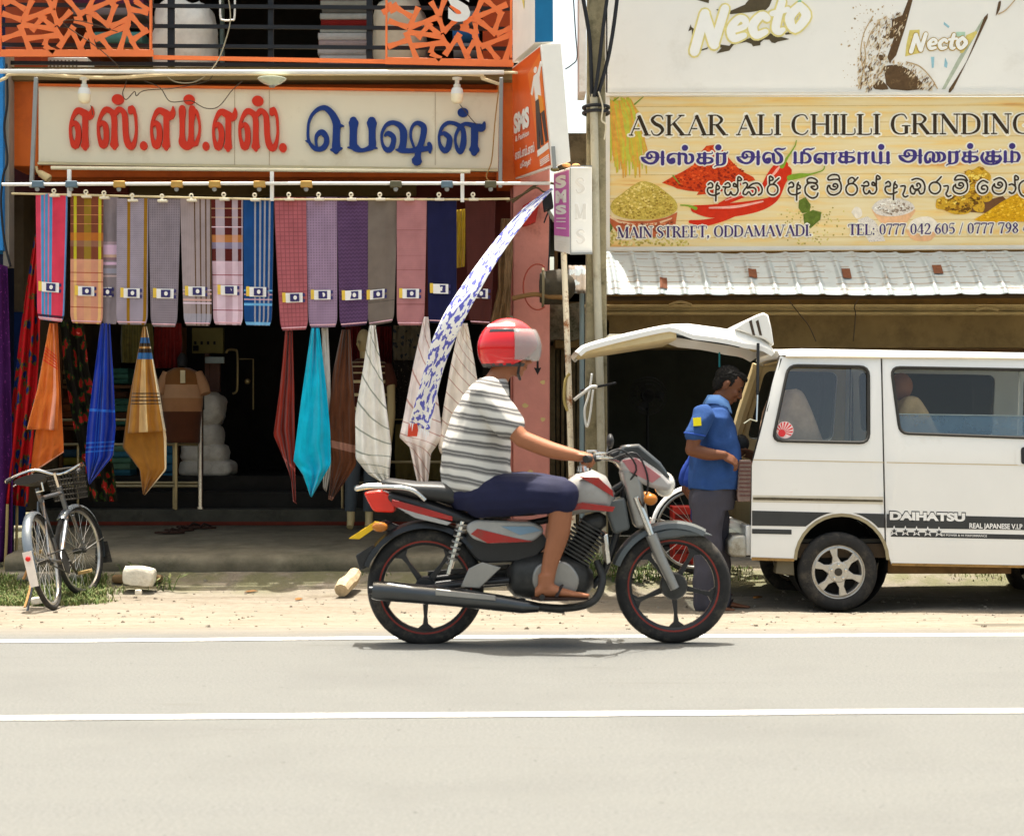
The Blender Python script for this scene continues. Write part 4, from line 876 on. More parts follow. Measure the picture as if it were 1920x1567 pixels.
GL={'A':(.86,[[(.10,0,t_),(.44,1,t_)],[(.42,.98,T),(.76,0,T)],[(.2,.33,t_),(.46,.33,t_)],[(.02,.02,t_),(.2,.02,t_)],[(.62,.02,t_),(.9,.02,t_)]]),'S':(.62,[[(.54,.78,t_),(.46,.95,t_),(.26,.97,.08),(.10,.78,.15),(.22,.58,.17),(.42,.45,.17),(.52,.25,.15),(.36,.03,.08),(.16,.04,t_),(.06,.24,t_)]]),'K':(.84,[[(.16,0,T),(.16,1,T)],[(.2,.45,t_),(.66,.98,t_)],[(.34,.6,T),(.72,.02,T)],[(.02,.02,t_),(.3,.02,t_)],[(.02,.98,t_),(.3,.98,t_)],[(.58,.02,t_),(.86,.02,t_)],[(.54,.98,t_),(.78,.98,t_)]]),'R':(.80,[[(.16,0,T),(.16,1,T)],[(.16,.97,t_),(.4,.97,.07),(.58,.76,.15),(.42,.53,.07),(.16,.52,t_)],[(.38,.52,T),(.7,.02,T)],[(.02,.02,t_),(.3,.02,t_)],[(.02,.98,t_),(.2,.98,t_)],[(.62,.02,t_),(.84,.02,t_)]]),'L':(.66,[[(.16,0,T),(.16,1,T)],[(.02,.98,t_),(.3,.98,t_)],[(.02,.02,t_),(.56,.02,t_),(.6,.3,t_)]]),'I':(.34,[[(.17,0,T),(.17,1,T)],[(.03,.02,t_),(.31,.02,t_)],[(.03,.98,t_),(.31,.98,t_)]]),'C':(.80,[[(.70,.76,t_),(.60,.95,t_),(.42,.98,t_),(.2,.84,.12),(.12,.5,.17),(.2,.16,.12),(.42,.02,t_),(.6,.05,t_),(.72,.22,t_)]]),'H':(.86,[[(.16,0,T),(.16,1,T)],[(.7,0,T),(.7,1,T)],[(.16,.52,t_),(.7,.52,t_)],[(.02,.02,t_),(.3,.02,t_)],[(.02,.98,t_),(.3,.98,t_)],[(.56,.02,t_),(.84,.02,t_)],[(.56,.98,t_),(.84,.98,t_)]]),'G':(.86,[[(.70,.76,t_),(.60,.95,t_),(.42,.98,t_),(.2,.84,.12),(.12,.5,.17),(.2,.16,.12),(.42,.02,t_),(.68,.06,.08)],[(.68,.04,T),(.68,.44,T)],[(.5,.42,t_),(.84,.42,t_)]]),'N':(.86,[[(.14,0,t_),(.14,1,t_)],[(.14,.97,T),(.7,.04,T)],[(.72,0,t_),(.72,1,t_)],[(.02,.02,t_),(.28,.02,t_)],[(.0,.98,t_),(.18,.98,t_)],[(.58,.98,t_),(.86,.98,t_)]]),'D':(.86,[[(.16,0,T),(.16,1,T)],[(.02,.97,t_),(.42,.97,.07),(.68,.78,.13),(.74,.5,.17),(.68,.2,.13),(.42,.03,.07),(.02,.03,t_)]]),'M':(1.02,[[(.14,0,t_),(.14,1,t_)],[(.14,.97,T),(.5,.04,T)],[(.5,.04,t_),(.84,.97,t_)],[(.86,0,T),(.86,1,T)],[(.02,.02,t_),(.28,.02,t_)],[(.7,.02,t_),(1,.02,t_)],[(.02,.98,t_),(.16,.98,t_)],[(.84,.98,t_),(1,.98,t_)]]),'T':(.74,[[(.37,0,T),(.37,1,T)],[(.04,.76,t_),(.06,.97,t_),(.68,.97,t_),(.70,.76,t_)],[(.23,.02,t_),(.51,.02,t_)]]),'E':(.72,[[(.16,0,T),(.16,1,T)],[(.02,.98,t_),(.56,.98,t_),(.58,.78,t_)],[(.02,.02,t_),(.58,.02,t_),(.62,.26,t_)],[(.16,.52,t_),(.44,.52,t_)],[(.44,.42,t_),(.44,.62,t_)]]),'O':(.88,[[(.43,.98,t_),(.2,.84,.12),(.11,.5,.17),(.2,.16,.12),(.43,.02,t_),(.66,.16,.12),(.75,.5,.17),(.66,.84,.12),(.43,.98,t_)]]),'V':(.86,[[(.1,1,T),(.44,0.02,T)],[(.44,0,t_),(.74,1,t_)],[(.0,.98,t_),(.26,.98,t_)],[(.6,.98,t_),(.88,.98,t_)]]),',':(.26,[[(.05,.07,.15),(.2,.07,.15)],[(.16,.05,.09),(.08,-.16,.05)]]),'.':(.26,[[(.05,.07,.15),(.2,.07,.15)]]),':':(.30,[[(.07,.07,.15),(.21,.07,.15)],[(.07,.55,.15),(.21,.55,.15)]]),'/':(.40,[[(.04,-.05,t_),(.34,1.02,t_)]]),' ':(.34,[]),'0':(.62,[[(.3,.98,t_),(.13,.8,.11),(.10,.5,.14),(.13,.2,.11),(.3,.02,t_),(.47,.2,.11),(.50,.5,.14),(.47,.8,.11),(.3,.98,t_)]]),'7':(.60,[[(.06,.78,t_),(.08,.95,.1),(.54,.95,.1)],[(.54,.95,t_),(.36,.5,.1),(.27,0,.14)]]),'4':(.62,[[(.42,0,.14),(.42,1,.14)],[(.4,.98,t_),(.05,.3,t_),(.58,.3,.07)]]),'2':(.60,[[(.08,.74,.1),(.16,.93,.08),(.32,.98,.08),(.48,.78,.14),(.38,.46,.1),(.06,.06,t_)],[(.06,.05,.1),(.52,.05,.1),(.56,.22,t_)]]),'6':(.62,[[(.5,.95,t_),(.26,.84,.1),(.12,.5,.14),(.12,.24,.14),(.3,.02,t_),(.5,.26,.14),(.34,.56,.07),(.14,.4,t_)]]),'5':(.60,[[(.52,.95,.1),(.16,.95,.07),(.12,.54,t_),(.34,.60,.1),(.5,.34,.14),(.36,.06,.08),(.08,.08,.1)]]),'9':(.62,[[(.1,.05,t_),(.34,.16,.1),(.48,.5,.14),(.48,.76,.14),(.3,.98,t_),(.10,.74,.14),(.26,.44,.07),(.46,.6,t_)]]),'8':(.62,[[(.3,.98,t_),(.13,.76,.12),(.3,.54,.1),(.5,.26,.13),(.3,.02,t_),(.1,.26,.13),(.3,.54,.1),(.47,.76,.12),(.3,.98,t_)]]),}
def serif(s,x0,x1,ybase,cap,slope,mats,par,halo=.14,th=.0095,wmul=1.0,d=DB):
 wd=sum(GL[c][0]for c in s);k=(x1-x0)/wd;U=1000
 for nm,m,ex,tt,sh in(('white_halo',mats[1],halo*U,th,.0),('lettering',mats[0],0,th+.004,0)):
  mb=MB();x=0;i=0
  for c in s:
   for st in GL[c][1]:
    f=lambda X,Y:(x0+X/U*k,ybase+slope*X/U*k-Y/U*cap)
    ff=lambda X,Y:f(X,Y)
    pts=[((x+a)*U,b*U,c_*U*wmul)for a,b,c_ in st]
    sc=lambda X,Y:(X*cap/U,Y)
    ribbon2(mb,pts,f,d,tt+.00003*(i%12),ex,cap/U,n=5)
    i+=1
   x+=GL[c][0]
  mb.build(nm,m,par,smooth=0)
def ribbon2(mb,pts,fn,d,th,extra,unit,n=5,mi=None):
 """like ribbon, with the stroke width given directly in px units"""
 q=cr(pts,n)if len(pts)>2 else[tuple(p)for p in pts]
 sc0=(Vector(fn(1000,0))-Vector(fn(0,0))).length/1000
 q=[(a,b,(w_+extra)*unit/sc0)for a,b,w_ in q]
 ribbon(mb,q,fn,d,th,0,.0002,2 if len(q)==2 else 1,mi,caps=extra>0)
darkp=printm('dark_brown',(58,46,32));halo=printm('halo',(236,228,208));purple=printm('purple',(66,54,116));wine=printm('violet',(70,52,100))
serif('S',1078,1097,362,28,0,(MATS['faded_white'],whitev),pb,d=13.55,th=.002,wmul=1.2);serif('M',1077,1099,411,28,0,(MATS['faded_white'],whitev),pb,d=13.55,th=.002,wmul=1.2);serif('S',1079,1098,457,26,0,(MATS['faded_white'],whitev),pb,d=13.55,th=.002,wmul=1.2)
serif('ASKAR ALI CHILLI GRINDING',1178,1936,255,38,-.0045,(darkp,halo),bb)
serif('MAIN STREET, ODDAMAVADI.',1157,1522,447,21,-.012,(wine,halo),bb,halo=.2,wmul=1.05)
serif('TEL: 0777 042 605 / 0777 798 484',1590,1956,441,20,-.011,(wine,halo),bb,halo=.2,wmul=1.1)
k5=250/1920
g5=lambda x,y:(1190+x*k5,260+y*k5);g6=lambda x,y:(1430+x*k5,260+y*k5);g7=lambda x,y:(1670+x*k5,260+y*k5)
TA=[[(100,280,30),(130,320,50),(200,360,32),(270,355,36),(320,300,56),(320,230,56),(280,200,28),(215,200,28),(180,240,42),(190,285,32),(225,290,22),(245,260,30),(225,235,22)],[(100,275,16),(430,275,14)],[(400,200,46),(400,370,50)]]
TS=[[(520,310,40),(555,300,46),(560,340,46),(510,350,42),(480,310,46),(490,250,42),(560,220,20),(620,230,22)],[(640,220,46),(640,365,50)],[(650,225,22),(700,225,36),(735,250,46),(735,340,46),(780,360,27),(830,320,46),(825,250,46),(780,230,22)]]
TK=[[(900,222,15),(1100,222,15),(1112,196,12)],[(1005,220,52),(1005,360,52)],[(1000,285,22),(940,280,27),(905,320,46),(940,358,37),(1000,355,27),(1060,355,27),(1110,330,46),(1100,290,32),(1005,280,20)],[(930,235,46),(930,280,37)]]
TR=[[(1190,225,46),(1190,360,50)],[(1290,225,50),(1290,340,52),(1250,380,27),(1180,390,20),(1145,410,15)],[(1170,220,15),(1310,222,24),(1338,196,14)]]
TL=[[(60,300,40),(100,300,46),(80,345,46),(30,330,46),(10,270,42),(40,220,36),(100,210,20),(150,240,27)],[(150,230,46),(160,330,46),(200,360,24),(260,330,52),(260,260,52),(200,200,32),(175,170,30),(220,150,27),(280,160,27),(328,142,14)]]
TMI=[[(465,210,46),(465,350,46)],[(440,352,16),(650,350,16)],[(560,210,46),(560,350,46)],[(570,215,22),(640,225,32),(680,280,46),(660,335,42),(600,355,16)]]
THK=[[(600,215,36),(590,175,30),(640,155,27),(690,160,27),(742,142,14)]]
TLL=[[(800,300,40),(840,310,46),(820,350,42),(760,330,46),(755,260,46),(810,220,22),(880,225,22)],[(905,220,46),(905,352,50)],[(900,220,16),(1020,225,22),(1062,200,14)],[(1005,225,50),(1005,352,52)]]
TAA=[[(1385,215,46),(1385,350,50)],[(1480,215,50),(1480,350,50)],[(1370,215,15),(1500,218,24),(1532,195,14)]]
TY=[[(1585,210,46),(1590,320,46),(1630,350,22),(1690,350,16)],[(1695,210,50),(1695,350,50)],[(1680,350,16),(1830,348,16)],[(1800,210,50),(1800,350,50)]]
TAI=[[(560,290,30),(560,330,42),(510,340,46),(495,270,42),(530,210,32),(590,200,22),(615,240,46),(610,320,46),(650,340,22),(690,300,46),(680,220,42),(640,200,16)],[(700,200,20),(760,230,42),(765,300,46),(700,340,16)]]
TKU=[[(1330,210,27),(1305,280,46),(1350,350,37),(1440,375,24),(1540,350,37),(1575,290,46),(1560,250,30)]]
TM=[[(1645,195,46),(1645,335,46)],[(1620,338,15),(1830,335,15)],[(1740,195,46),(1740,335,46)],[(1750,200,20),(1820,210,32),(1845,270,46),(1820,325,37)]]
TAM=[(TA,g5,0,0),(TS,g5,0,0),(TK,g5,0,0),(TR,g5,0,0),(TA,g5,1375,-5),(TL,g6,0,0),(TMI,g6,0,0),(THK,g6,0,0),(TLL,g6,0,0),(TK,g6,195,-15),(TAA,g6,0,0),(TY,g6,0,0),(TA,g7,20,-25),(TAI,g7,0,0),(TR,g7,-345,-22),(TK,g7,130,-22),(TK,g7,465,-25),(TKU,g7,0,0),(TM,g7,0,0)]
TDOT=[(g5,722,138),(g5,1203,132),(g6,1703,125),(g7,1140,112),(g7,1745,112)]
for nm,m,ex,th in(('white_halo',halo,42,.0095),('lettering',purple,0,.0135)):
 mb=MB()
 for i,(g,f,dx,dy)in enumerate(TAM):
  for j,st in enumerate(g):ribbon(mb,[(x+dx,y+dy,w_)for x,y,w_ in st],f,DB,th+.00012*(i*5%4)+.0001*j,ex,.0002,4)
 for f,x,y in TDOT:dotm(mb,(x,y),46,44,f,DB,th,ex)
 mb.build(nm,m,bb,smooth=0)
def circ(cx,cy,r):return[(cx+r*math.cos(R(a)),cy+r*1.02*math.sin(R(a)))for a in range(-90,271,30)]
SA=[[(1055,665),(1090,640),(1120,670),(1110,710),(1060,715),(1045,760),(1080,810),(1150,820),(1215,790)],[(1165,900),(1170,700),(1190,645)],[(1180,670),(1215,700),(1210,730),(1180,740)]]
SS=[[(1300,665),(1340,640),(1370,670),(1355,705),(1270,700)],[(1310,705),(1295,760),(1320,815),(1360,810),(1380,770),(1400,810),(1450,815),(1485,760),(1470,690),(1430,650),(1420,690),(1480,700)],[(1480,700),(1485,560),(1530,580),(1530,605),(1490,610)]]
SK=[[(1560,650),(1600,640),(1620,670),(1600,710),(1565,760),(1560,800),(1600,810),(1640,770),(1680,820),(1730,800),(1740,740),(1700,710),(1620,720)],[(1620,720),(1690,660),(1780,650),(1830,720),(1820,790),(1780,815)]]
SR=[circ(140,740,76),[(140,665),(180,620),(230,575)],[(95,660),(95,550),(140,570),(140,600),(100,612)]]
SLI=[[(790,790),(770,840),(700,860),(620,800),(605,720),(640,660),(710,640),(775,670),(785,720),(740,740),(690,700),(740,690)],[(640,640),(640,590),(700,570),(770,600),(770,640),(650,635)]]
SIN=[[(960,680),(970,720),(1030,740),(1075,700),(1060,660),(1020,660),(1010,690),(1040,700)]]
SMI=[[(940,680),(925,740),(960,800),(1030,815),(1110,770),(1125,680),(1090,600),(1030,592),(945,600),(940,560),(1000,525),(1080,535),(1105,590)]]+SIN
SRI=[circ(1275,735,82),[(1230,655),(1230,600),(1280,565),(1320,600),(1290,650)],[(1320,620),(1365,565)]]
SAE=[[(140,690),(200,690),(190,760),(170,810),(200,845),(240,830)]]
SB=[[(300,600),(370,580),(450,610),(485,690),(470,780),(420,800),(400,760),(380,745),(350,760),(330,800),(290,790),(275,730),(300,680)],[(310,680),(330,730),(390,730),(425,690),(400,650),(370,660),(375,690)]]
SRU=[circ(630,715,82),[(640,635),(680,600),(720,555)],[(760,690),(820,690),(810,760),(790,800),(820,840),(860,825)]]
SMM=[[(905,680),(890,730),(920,780),(1000,800),(1080,760),(1100,680),(1070,610),(1000,592),(915,602),(945,545),(1000,538),(1060,556),(1095,610)]]
SE=[[(1390,640),(1320,610),(1255,660),(1245,730),(1290,790),(1360,780),(1390,720),(1360,680),(1310,690),(1305,730),(1345,735)]]
SMA=[[(1480,600),(1560,570),(1640,620),(1655,700),(1620,780),(1550,805),(1480,780),(1455,720),(1475,670)]]
SO=[[(1700,670),(1740,660),(1790,700),(1780,760),(1740,795),(1700,775)],[(1785,690),(1780,545),(1825,560),(1825,595),(1790,602)]]
SLA=[[(1960,620),(1900,615),(1850,660),(1840,730),(1870,810),(1940,850)]]
SINH=[(SA,g5,0,0),(SS,g5,0,0),(SK,g5,0,0),(SR,g6,0,0),(SA,g6,-680,-8),(SLI,g6,0,0),(SMI,g6,0,0),(SRI,g6,0,0),(SS,g6,150,-18),(SA,g6,712,-18),(SAE,g7,0,0),(SB,g7,0,0),(SRU,g7,0,0),(SMM,g7,0,0),(SIN,g7,-35,-15),(SE,g7,0,0),(SMA,g7,0,0),(SIN,g7,525,-22),(SO,g7,0,0),(SLA,g7,0,0)]
for nm,m,ex,th in(('white_halo',halo,36,.0155),('lettering',darkp,0,.0195)):
 mb=MB()
 for i,(g,f,dx,dy)in enumerate(SINH):
  for j,st in enumerate(g):ribbon(mb,[(x+dx,y+dy,25)for x,y in st],f,DB,th+.00015*(i%3)+.0002*j,ex,.0003,4)
 mb.build(nm,m,bb,smooth=0)
nb2=thing('drink_billboard',P(1560,174,DB),'large white billboard with a drink splash above the mill billboard','billboard')
mb=MB();mb.pbox(1137,-260,2300,174,DB,DB+.05);mb.pbox(1137,-260,1139,174,DB,15.3);mb.build('panel',M('billboard_white',lin(234,230,220),.45,var=.03,vs=1.2,dirt=lin(214,208,195),dirts=2,dirtlo=.55,dirthi=.9),nb2)
mb=MB();mb.pbox(1086,-260,1099,172,14.9,15.3);mb.build('side_edge',M('edge_white',lin(228,224,215),.5,dirt=lin(180,165,140),dirts=3),nb2)
r2=400/1920;h2=lambda p:[(1130+x*r2,y*r2)for x,y in p];h3=lambda p:[(1520+x*r2,y*r2)for x,y in p]
brown=printm('cola',(86,68,48),.1);yel=printm('pale_yellow',(226,212,140));pw=printm('paper_white',(240,238,230),.02)
mb=MB()
for i,p in enumerate(([(840,0),(900,-60),(960,-20),(955,32)],[(1020,90),(1130,68),(1140,105),(1280,45),(1330,-20),(1540,-40),(1500,60),(1470,92),(1330,112),(1160,130),(1090,130)],[(770,285),(792,222),(800,248),(822,262),(822,470),(950,428),(942,444),(803,486),(803,270)],[(965,330),(985,340),(1030,400),(1140,415),(1160,395),(1280,360),(1380,330),(1500,300),(1540,318),(1680,355),(1575,378),(1550,392),(1520,385),(1500,360),(1450,360),(1420,385),(1418,410),(1352,420),(1340,398),(1290,380),(1180,405),(1140,458),(1025,484),(1070,432),(1010,420)],[(1590,288),(1640,300),(1760,280),(1830,220),(1815,262),(1740,305),(1650,316)])):
 bpoly(mb,h2(p),.003+.0004*i)
mb.build('logo_shadow',printm('olive_brown',(84,74,54)),nb2,smooth=0)
LN={'N':(1.3,[[(.1,-.1,.34),(.28,1.05,.34)],[(.28,1.0,.36),(.85,.02,.36)],[(.85,.0,.30),(1.06,1.1,.30)]]),'e':(.86,[[(.18,.42,.2),(.64,.50,.2),(.62,.72,.24),(.36,.82,.24),(.12,.5,.3),(.30,.12,.28),(.7,.16,.2)]]),'c':(.80,[[(.64,.66,.26),(.40,.80,.26),(.12,.48,.32),(.32,.10,.28),(.68,.16,.2)]]),'t':(.62,[[(.34,1.14,.26),(.26,.3,.30),(.42,.08,.26),(.58,.12,.16)],[(.02,.76,.18),(.62,.82,.18)]]),'o':(.95,[[(.46,.86,.26),(.14,.5,.34),(.44,.06,.26),(.80,.46,.34),(.46,.86,.26)]])}
def logo(par,x0,y0,x1,y1,sl,up,m1,m2,nm):
 tot=sum(LN[c][0]for c in 'Necto');k=(x1-x0)/tot
 for n2,m_,ex,th in(('logo_outline',m1,.17,.006),('logo_letters',m2,.03,.0105)):
  mb=MB();xx=0;j=0
  for i,c in enumerate('Necto'):
   for st in LN[c][1]:
    f=lambda X,Y:(x0+X*k/1000+Y*.16*up/1000,y0+sl*X*k/1000-Y*up/1000*(1,.86,.86,.9,.92)[i])
    ribbon2(mb,[((xx+a)*1000,b*1000,w_*1000)for a,b,w_ in st],f,DB,th+.00045*j,ex*1000,up/1000*.8,5);j+=1
   xx+=LN[c][0]
  mb.build(n2,m_,par,smooth=0)
logo(nb2,1298,92,1514,0,-.17,60,yel,pw,'a')
mb=MB()
for i,p in enumerate(([(878,0),(918,0),(770,500),(690,515)],[(1560,160),(1592,165),(1285,800),(1245,805),(1400,560)],[(655,600),(770,585),(880,625),(960,700),(1005,805),(720,805),(670,700)],[(730,180),(850,140),(800,260),(735,350),(640,340),(720,290)],[(560,775),(610,725),(650,735),(700,805),(580,805)],[(510,600),(540,595),(565,635),(535,640)],[(1690,20),(1712,15),(1700,90),(1665,145)],[(612,500),(650,500),(655,540),(620,545)])):
 bpoly(mb,h3(cr(p+p[:1],2)[:-1]),.003+.0004*i)
mb.build('printed_splash',printm('cola_print',(92,70,46),.2,25,(150,124,84),12,.55,.75),nb2,smooth=0)
for i in range(3):
 mb=MB();pl_=([(600,170),(860,130),(800,330),(720,420),(560,470),(520,360)],[(430,480),(640,470),(700,600),(600,800),(440,800),(420,640)],[(700,560),(900,570),(1060,700),(1130,805),(980,805),(860,660)])[i]
 q_=h3(cr(pl_+pl_[:1],3)[:-1]);xs_=[p[0]for p in q_];ys_=[p[1]for p in q_]
 for k in range(260):
  x,y=rnd.uniform(min(xs_),max(xs_)),rnd.uniform(min(ys_),max(ys_))
  if inside((x,y),q_):a=rnd.uniform(.6,1.5);r_=rnd.uniform(.6,2.6);bpoly(mb,[(x+r_*2.2*math.cos(a)*c1-r_*.6*math.sin(a)*s1,y-r_*2.2*math.sin(a)*c1-r_*.6*math.cos(a)*s1)for c1,s1 in((1,0),(.2,1),(-1,.2),(-.2,-1))],.0052+.000005*(k%50),rnd.choice((0,0,1,2)))
 mb.build('printed_spray',[printm('spray_a%d'%i,(214,196,164)),printm('spray_b%d'%i,(168,138,98)),printm('spray_c%d'%i,(104,78,50))],nb2,smooth=0)
mb=MB()
for i in range(150):
 x,y=rnd.gauss(520,120),rnd.uniform(40,800);r_=rnd.choice((3,4,5,9))
 bpoly(mb,h3([(x+r_*math.cos(k*1.25),y+r_*math.sin(k*1.25))for k in range(5)]),.002,0)
for i,st in enumerate(([(560,150,10),(480,300,8),(450,480,10),(480,640,8),(530,790,8)],[(620,200,10),(540,300,8),(500,430,8)],[(480,380,8),(490,560,10),(430,790,8)],[(860,560,8),(980,600,10),(1080,700,8),(1140,800,8)])):ribbon(mb,st,lambda x,y:(1520+x*r2,y*r2),DB,.0045+.0004*i,0,.0003,5)
for i,st in enumerate(([(1690,130,10),(1760,90,10),(1840,0,8)],)):ribbon(mb,st,lambda x,y:(1520+x*r2,y*r2),DB,.0062,0,.0003,5)
mb.build('printed_droplets',printm('tan_drop',(186,160,120)),nb2,smooth=0)
mb=MB();bpoly(mb,h3([(1545,175),(1570,168),(1350,560),(1210,805),(1180,805),(1320,540)]),.0025);mb.build('glass_edge',printm('glass_green',(176,182,160)),nb2,smooth=0)
mb=MB();bpoly(mb,h3([(890,275),(980,270),(980,480),(850,510),(862,400)]),.0028,0);bpoly(mb,h3([(1400,320),(1490,280),(1500,300),(1370,480),(1340,480)]),.0028,0)
bpoly(mb,h3([(1082,515),(1112,515),(1108,610),(1090,615)]),.0028,1);bpoly(mb,h3([(1210,520),(1232,570),(1225,615),(1200,600)]),.0028,1);bpoly(mb,h3([(1200,200),(1250,240),(1240,256),(1196,222)]),.0028,1);bpoly(mb,h3([(1310,290),(1390,290),(1388,330),(1310,330)]),.0028,2)
mb.build('glass_label',[printm('gold',(214,196,112)),printm('pale_blue',(150,190,200)),printm('pale_green',(178,206,180))],nb2,smooth=0)
logo(nb2,1706,95,1812,0,-.02,27,printm('gold_outline',(176,146,60)),pw,'b')
mb=MB()
for sgn,x0 in((0,1463),):
 bpoly(mb,h2([(1600,12),(1622,5),(1625,55),(1605,60)]),.0095,0);bpoly(mb,h2([(1750,20),(1775,0),(1790,15),(1775,35)]),.0095,0)
mb.build('logo_leaf',printm('mint',(130,190,150)),nb2,smooth=0)
#hanging rail, clips and cloth
rl=thing('hanging_rail',P(510,347,13.95),'thin white rail above the row of hanging sarongs','rail')
mb=MB();mb.tube([P(4,346,13.95),P(520,344,13.95),P(1032,344,13.95)],.014,10);mb.build('rail_tube',white,rl)
for x,y0,y1 in((130,318,369),(510,322,377),(867,326,379)):
 mb=MB();mb.bar(P(x,y0,14.0),P(x,y1,14.0),.03,.03);mb.build('dropper',white,rl,bevel=.003)
mb=MB();mb.tube([P(22,363,14.06),P(70,364,14.06),P(500,374,14.06),P(880,374,14.06),P(956,373,14.06)],.009,8);mb.build('lower_rod',M('cream_rod',lin(205,190,150),.5),rl)
hk=None
for x,c in((70,'blue'),(133,'blue'),(223,'gold'),(331,'gold'),(402,'gold'),(486,'gold'),(574,'gold'),(742,'grey'),(838,'blue'),(920,'grey')):
 t=thing('rail_pulley',P(x,347,13.94),{'blue':'small blue grey','gold':'small tarnished gold','grey':'small dull grey'}[c]+' pulley clip on the white rail at pixel column %d'%x,'rail clip','clips along the white rail')
 m_={'blue':M('clip_blue_%d'%x,lin(96,116,128),.5),'gold':M('clip_gold_%d'%x,lin(186,146,76),.5,metal=.3),'grey':M('clip_grey_%d'%x,lin(92,88,66),.6)}[c]
 mb=MB();mb.pbox(x-11,339,x+11,351,13.925,13.975);mb.build('clamp',m_,t,bevel=.006)
 mb=MB();mb.lathe([(0,-.012),(.018,-.01),(.02,0),(.018,.01),(0,.012)],P(x,355,13.95),'Y',14);mb.build('ring',greym,t)
ORD='first second third fourth fifth sixth seventh eighth ninth tenth'.split()
PREV=['above the pink sarong','above the plaid sarong','above the narrow grey sarong','above the mustard striped sarong','above the grey dotted sarong','above the brown striped sarong','between the dark plaid and blue sarongs','above the red checked sarong','above the purple sarong','above the dark brown sarong']
i_=0
for o in[o for o in SC.objects if o.name.startswith('rail_pulley')]:
 o['label']=o['label'].split(' at pixel')[0]+' '+PREV[i_];i_+=1
def sar(name):return cloth_mat
G=lin
def uc(c):return[(0,lin(*c))]
BR,BL_,GR=lin(118,62,42),lin(50,110,170),lin(140,128,136)
cardm=[M('card_white',lin(236,232,226),.6,var=.03),M('card_purple',lin(52,46,100),.6),M('card_yellow',lin(228,190,70),.6)]
def sarong(tx0,tx1,ty,bx0,bx1,by0,by1,d,mat,label,card=None,seed=0,hem=None):
 """folded cloth hanging from the rod: front sheet falling in a slight bulge, rounded bottom fold and a back layer"""
 t=thing('sarong',P((tx0+tx1)/2,max(by0,by1),d),label,'sarong','folded sarongs hanging in a row')
 mb=MB();nu,nv=16,40;vs=[];uv=[]
 def fr(u,v):
  k=v**1.3;a=tx0+(bx0-tx0)*k;b=tx1+(bx1-tx1)*k
  e=max(0,v-.93)/.07
  a+=e*e*4;b-=e*e*4
  x=a+(b-a)*u;y=ty+((by0+(by1-by0)*u)-ty)*v
  dep=d-.006*math.sin(math.pi*u)-.02*v+.02*noise.noise((u*1.8+seed*3.1,v*2.0,seed))+.005*noise.noise((u*6,v*9,seed))+.008*math.sin(u*9+seed*2+v*2)*v
  return P(x,y,dep)
 for j in range(nv+1):
  for i in range(nu+1):vs.append(fr(i/nu,j/nv));uv.append((i/nu,j/nv))
 for j in range(nv,-1,-1):
  for i in range(nu+1):
   p=fr(i/nu,j/nv);q=.022 if j<nv else .012
   vs.append(p+Vector((0,q,0 if j<nv else-.004)));uv.append((i/nu,j/nv))
 rows=2*(nv+1);w_=nu+1
 fs=[(j*w_+i,(j+1)*w_+i,(j+1)*w_+i+1,j*w_+i+1)for j in range(rows-1)for i in range(nu)]
 for j in range(nv):
  k=rows-1-j
  fs.append((j*w_,k*w_,(k-1)*w_,(j+1)*w_));fs.append((j*w_+nu,(j+1)*w_+nu,(k-1)*w_+nu,k*w_+nu))
 mb.add(vs,fs,uvs=uv);mb.build('cloth',mat,t,smooth=60)
 if card:
  u,v,wd=card;mb=MB();c=fr(u,v);s=d/F
  def cb(x0,y0,x1,y1,off,mi):
   p=[fr(u+(x-0)/(bx1-bx0),v+y/(by0-ty))+Vector((0,-off-.006,0))for x,y in((x0,y0),(x1,y0),(x1,y1),(x0,y1))]
   mb.prism(p,(0,off*.5,0),mi)
  cb(-wd/2+3,-9,wd/2-3,9,.006,0);cb(-wd/2-3,-10,-wd/2+3,8,.0055,2);cb(-7,-7,9,7,.013,1);cb(wd/2-3,-8,wd/2+1,-2,.0055,1);cb(wd/2-3,3,wd/2+1,9,.0055,1)
  cc=fr(u+2/(bx1-bx0),v);mb.prism([cc+Vector((.015*math.cos(a),-.024,.018*math.sin(a)))for a in[k*math.pi/6 for k in range(12)]],(0,.003,0),0)
  mb.build('price_card',cardm,t,smooth=0)
 if hem:
  mb=MB();pts=[fr(i/10,.985)+Vector((0,-.004,0))for i in range(11)];mb.tube(pts,.006,6,flat=.8)
  mb.build('hem',hem,t)
 return t
hp=M('pink_hem',lin(226,178,186),.8)
u0=[(0,lin(212,66,92)),(.15,lin(214,130,160)),(.165,lin(70,142,190)),(.26,lin(212,66,92)),(.275,lin(214,130,160)),(.29,lin(70,142,190)),(.385,lin(212,66,92)),(.40,lin(214,130,160)),(.425,lin(212,66,92)),(.435,lin(70,142,190)),(.53,lin(214,60,84)),(.955,lin(90,140,190))]
sarong(67,126,363,70,119,598,603,14.06,cloth_mat('weave_pink',u0,[(.955,.975,lin(30,24,40),.9),(.98,1,lin(228,178,190),.9)]),'pink sarong with three blue stripes, leftmost of the hanging row',(.5,.74,36),1,hp)
u1=[(0,BR),(.1,lin(190,180,40)),(.19,lin(120,66,40)),(.42,lin(142,112,30)),(.64,lin(120,62,40)),(.86,lin(190,180,40)),(.95,BR)]
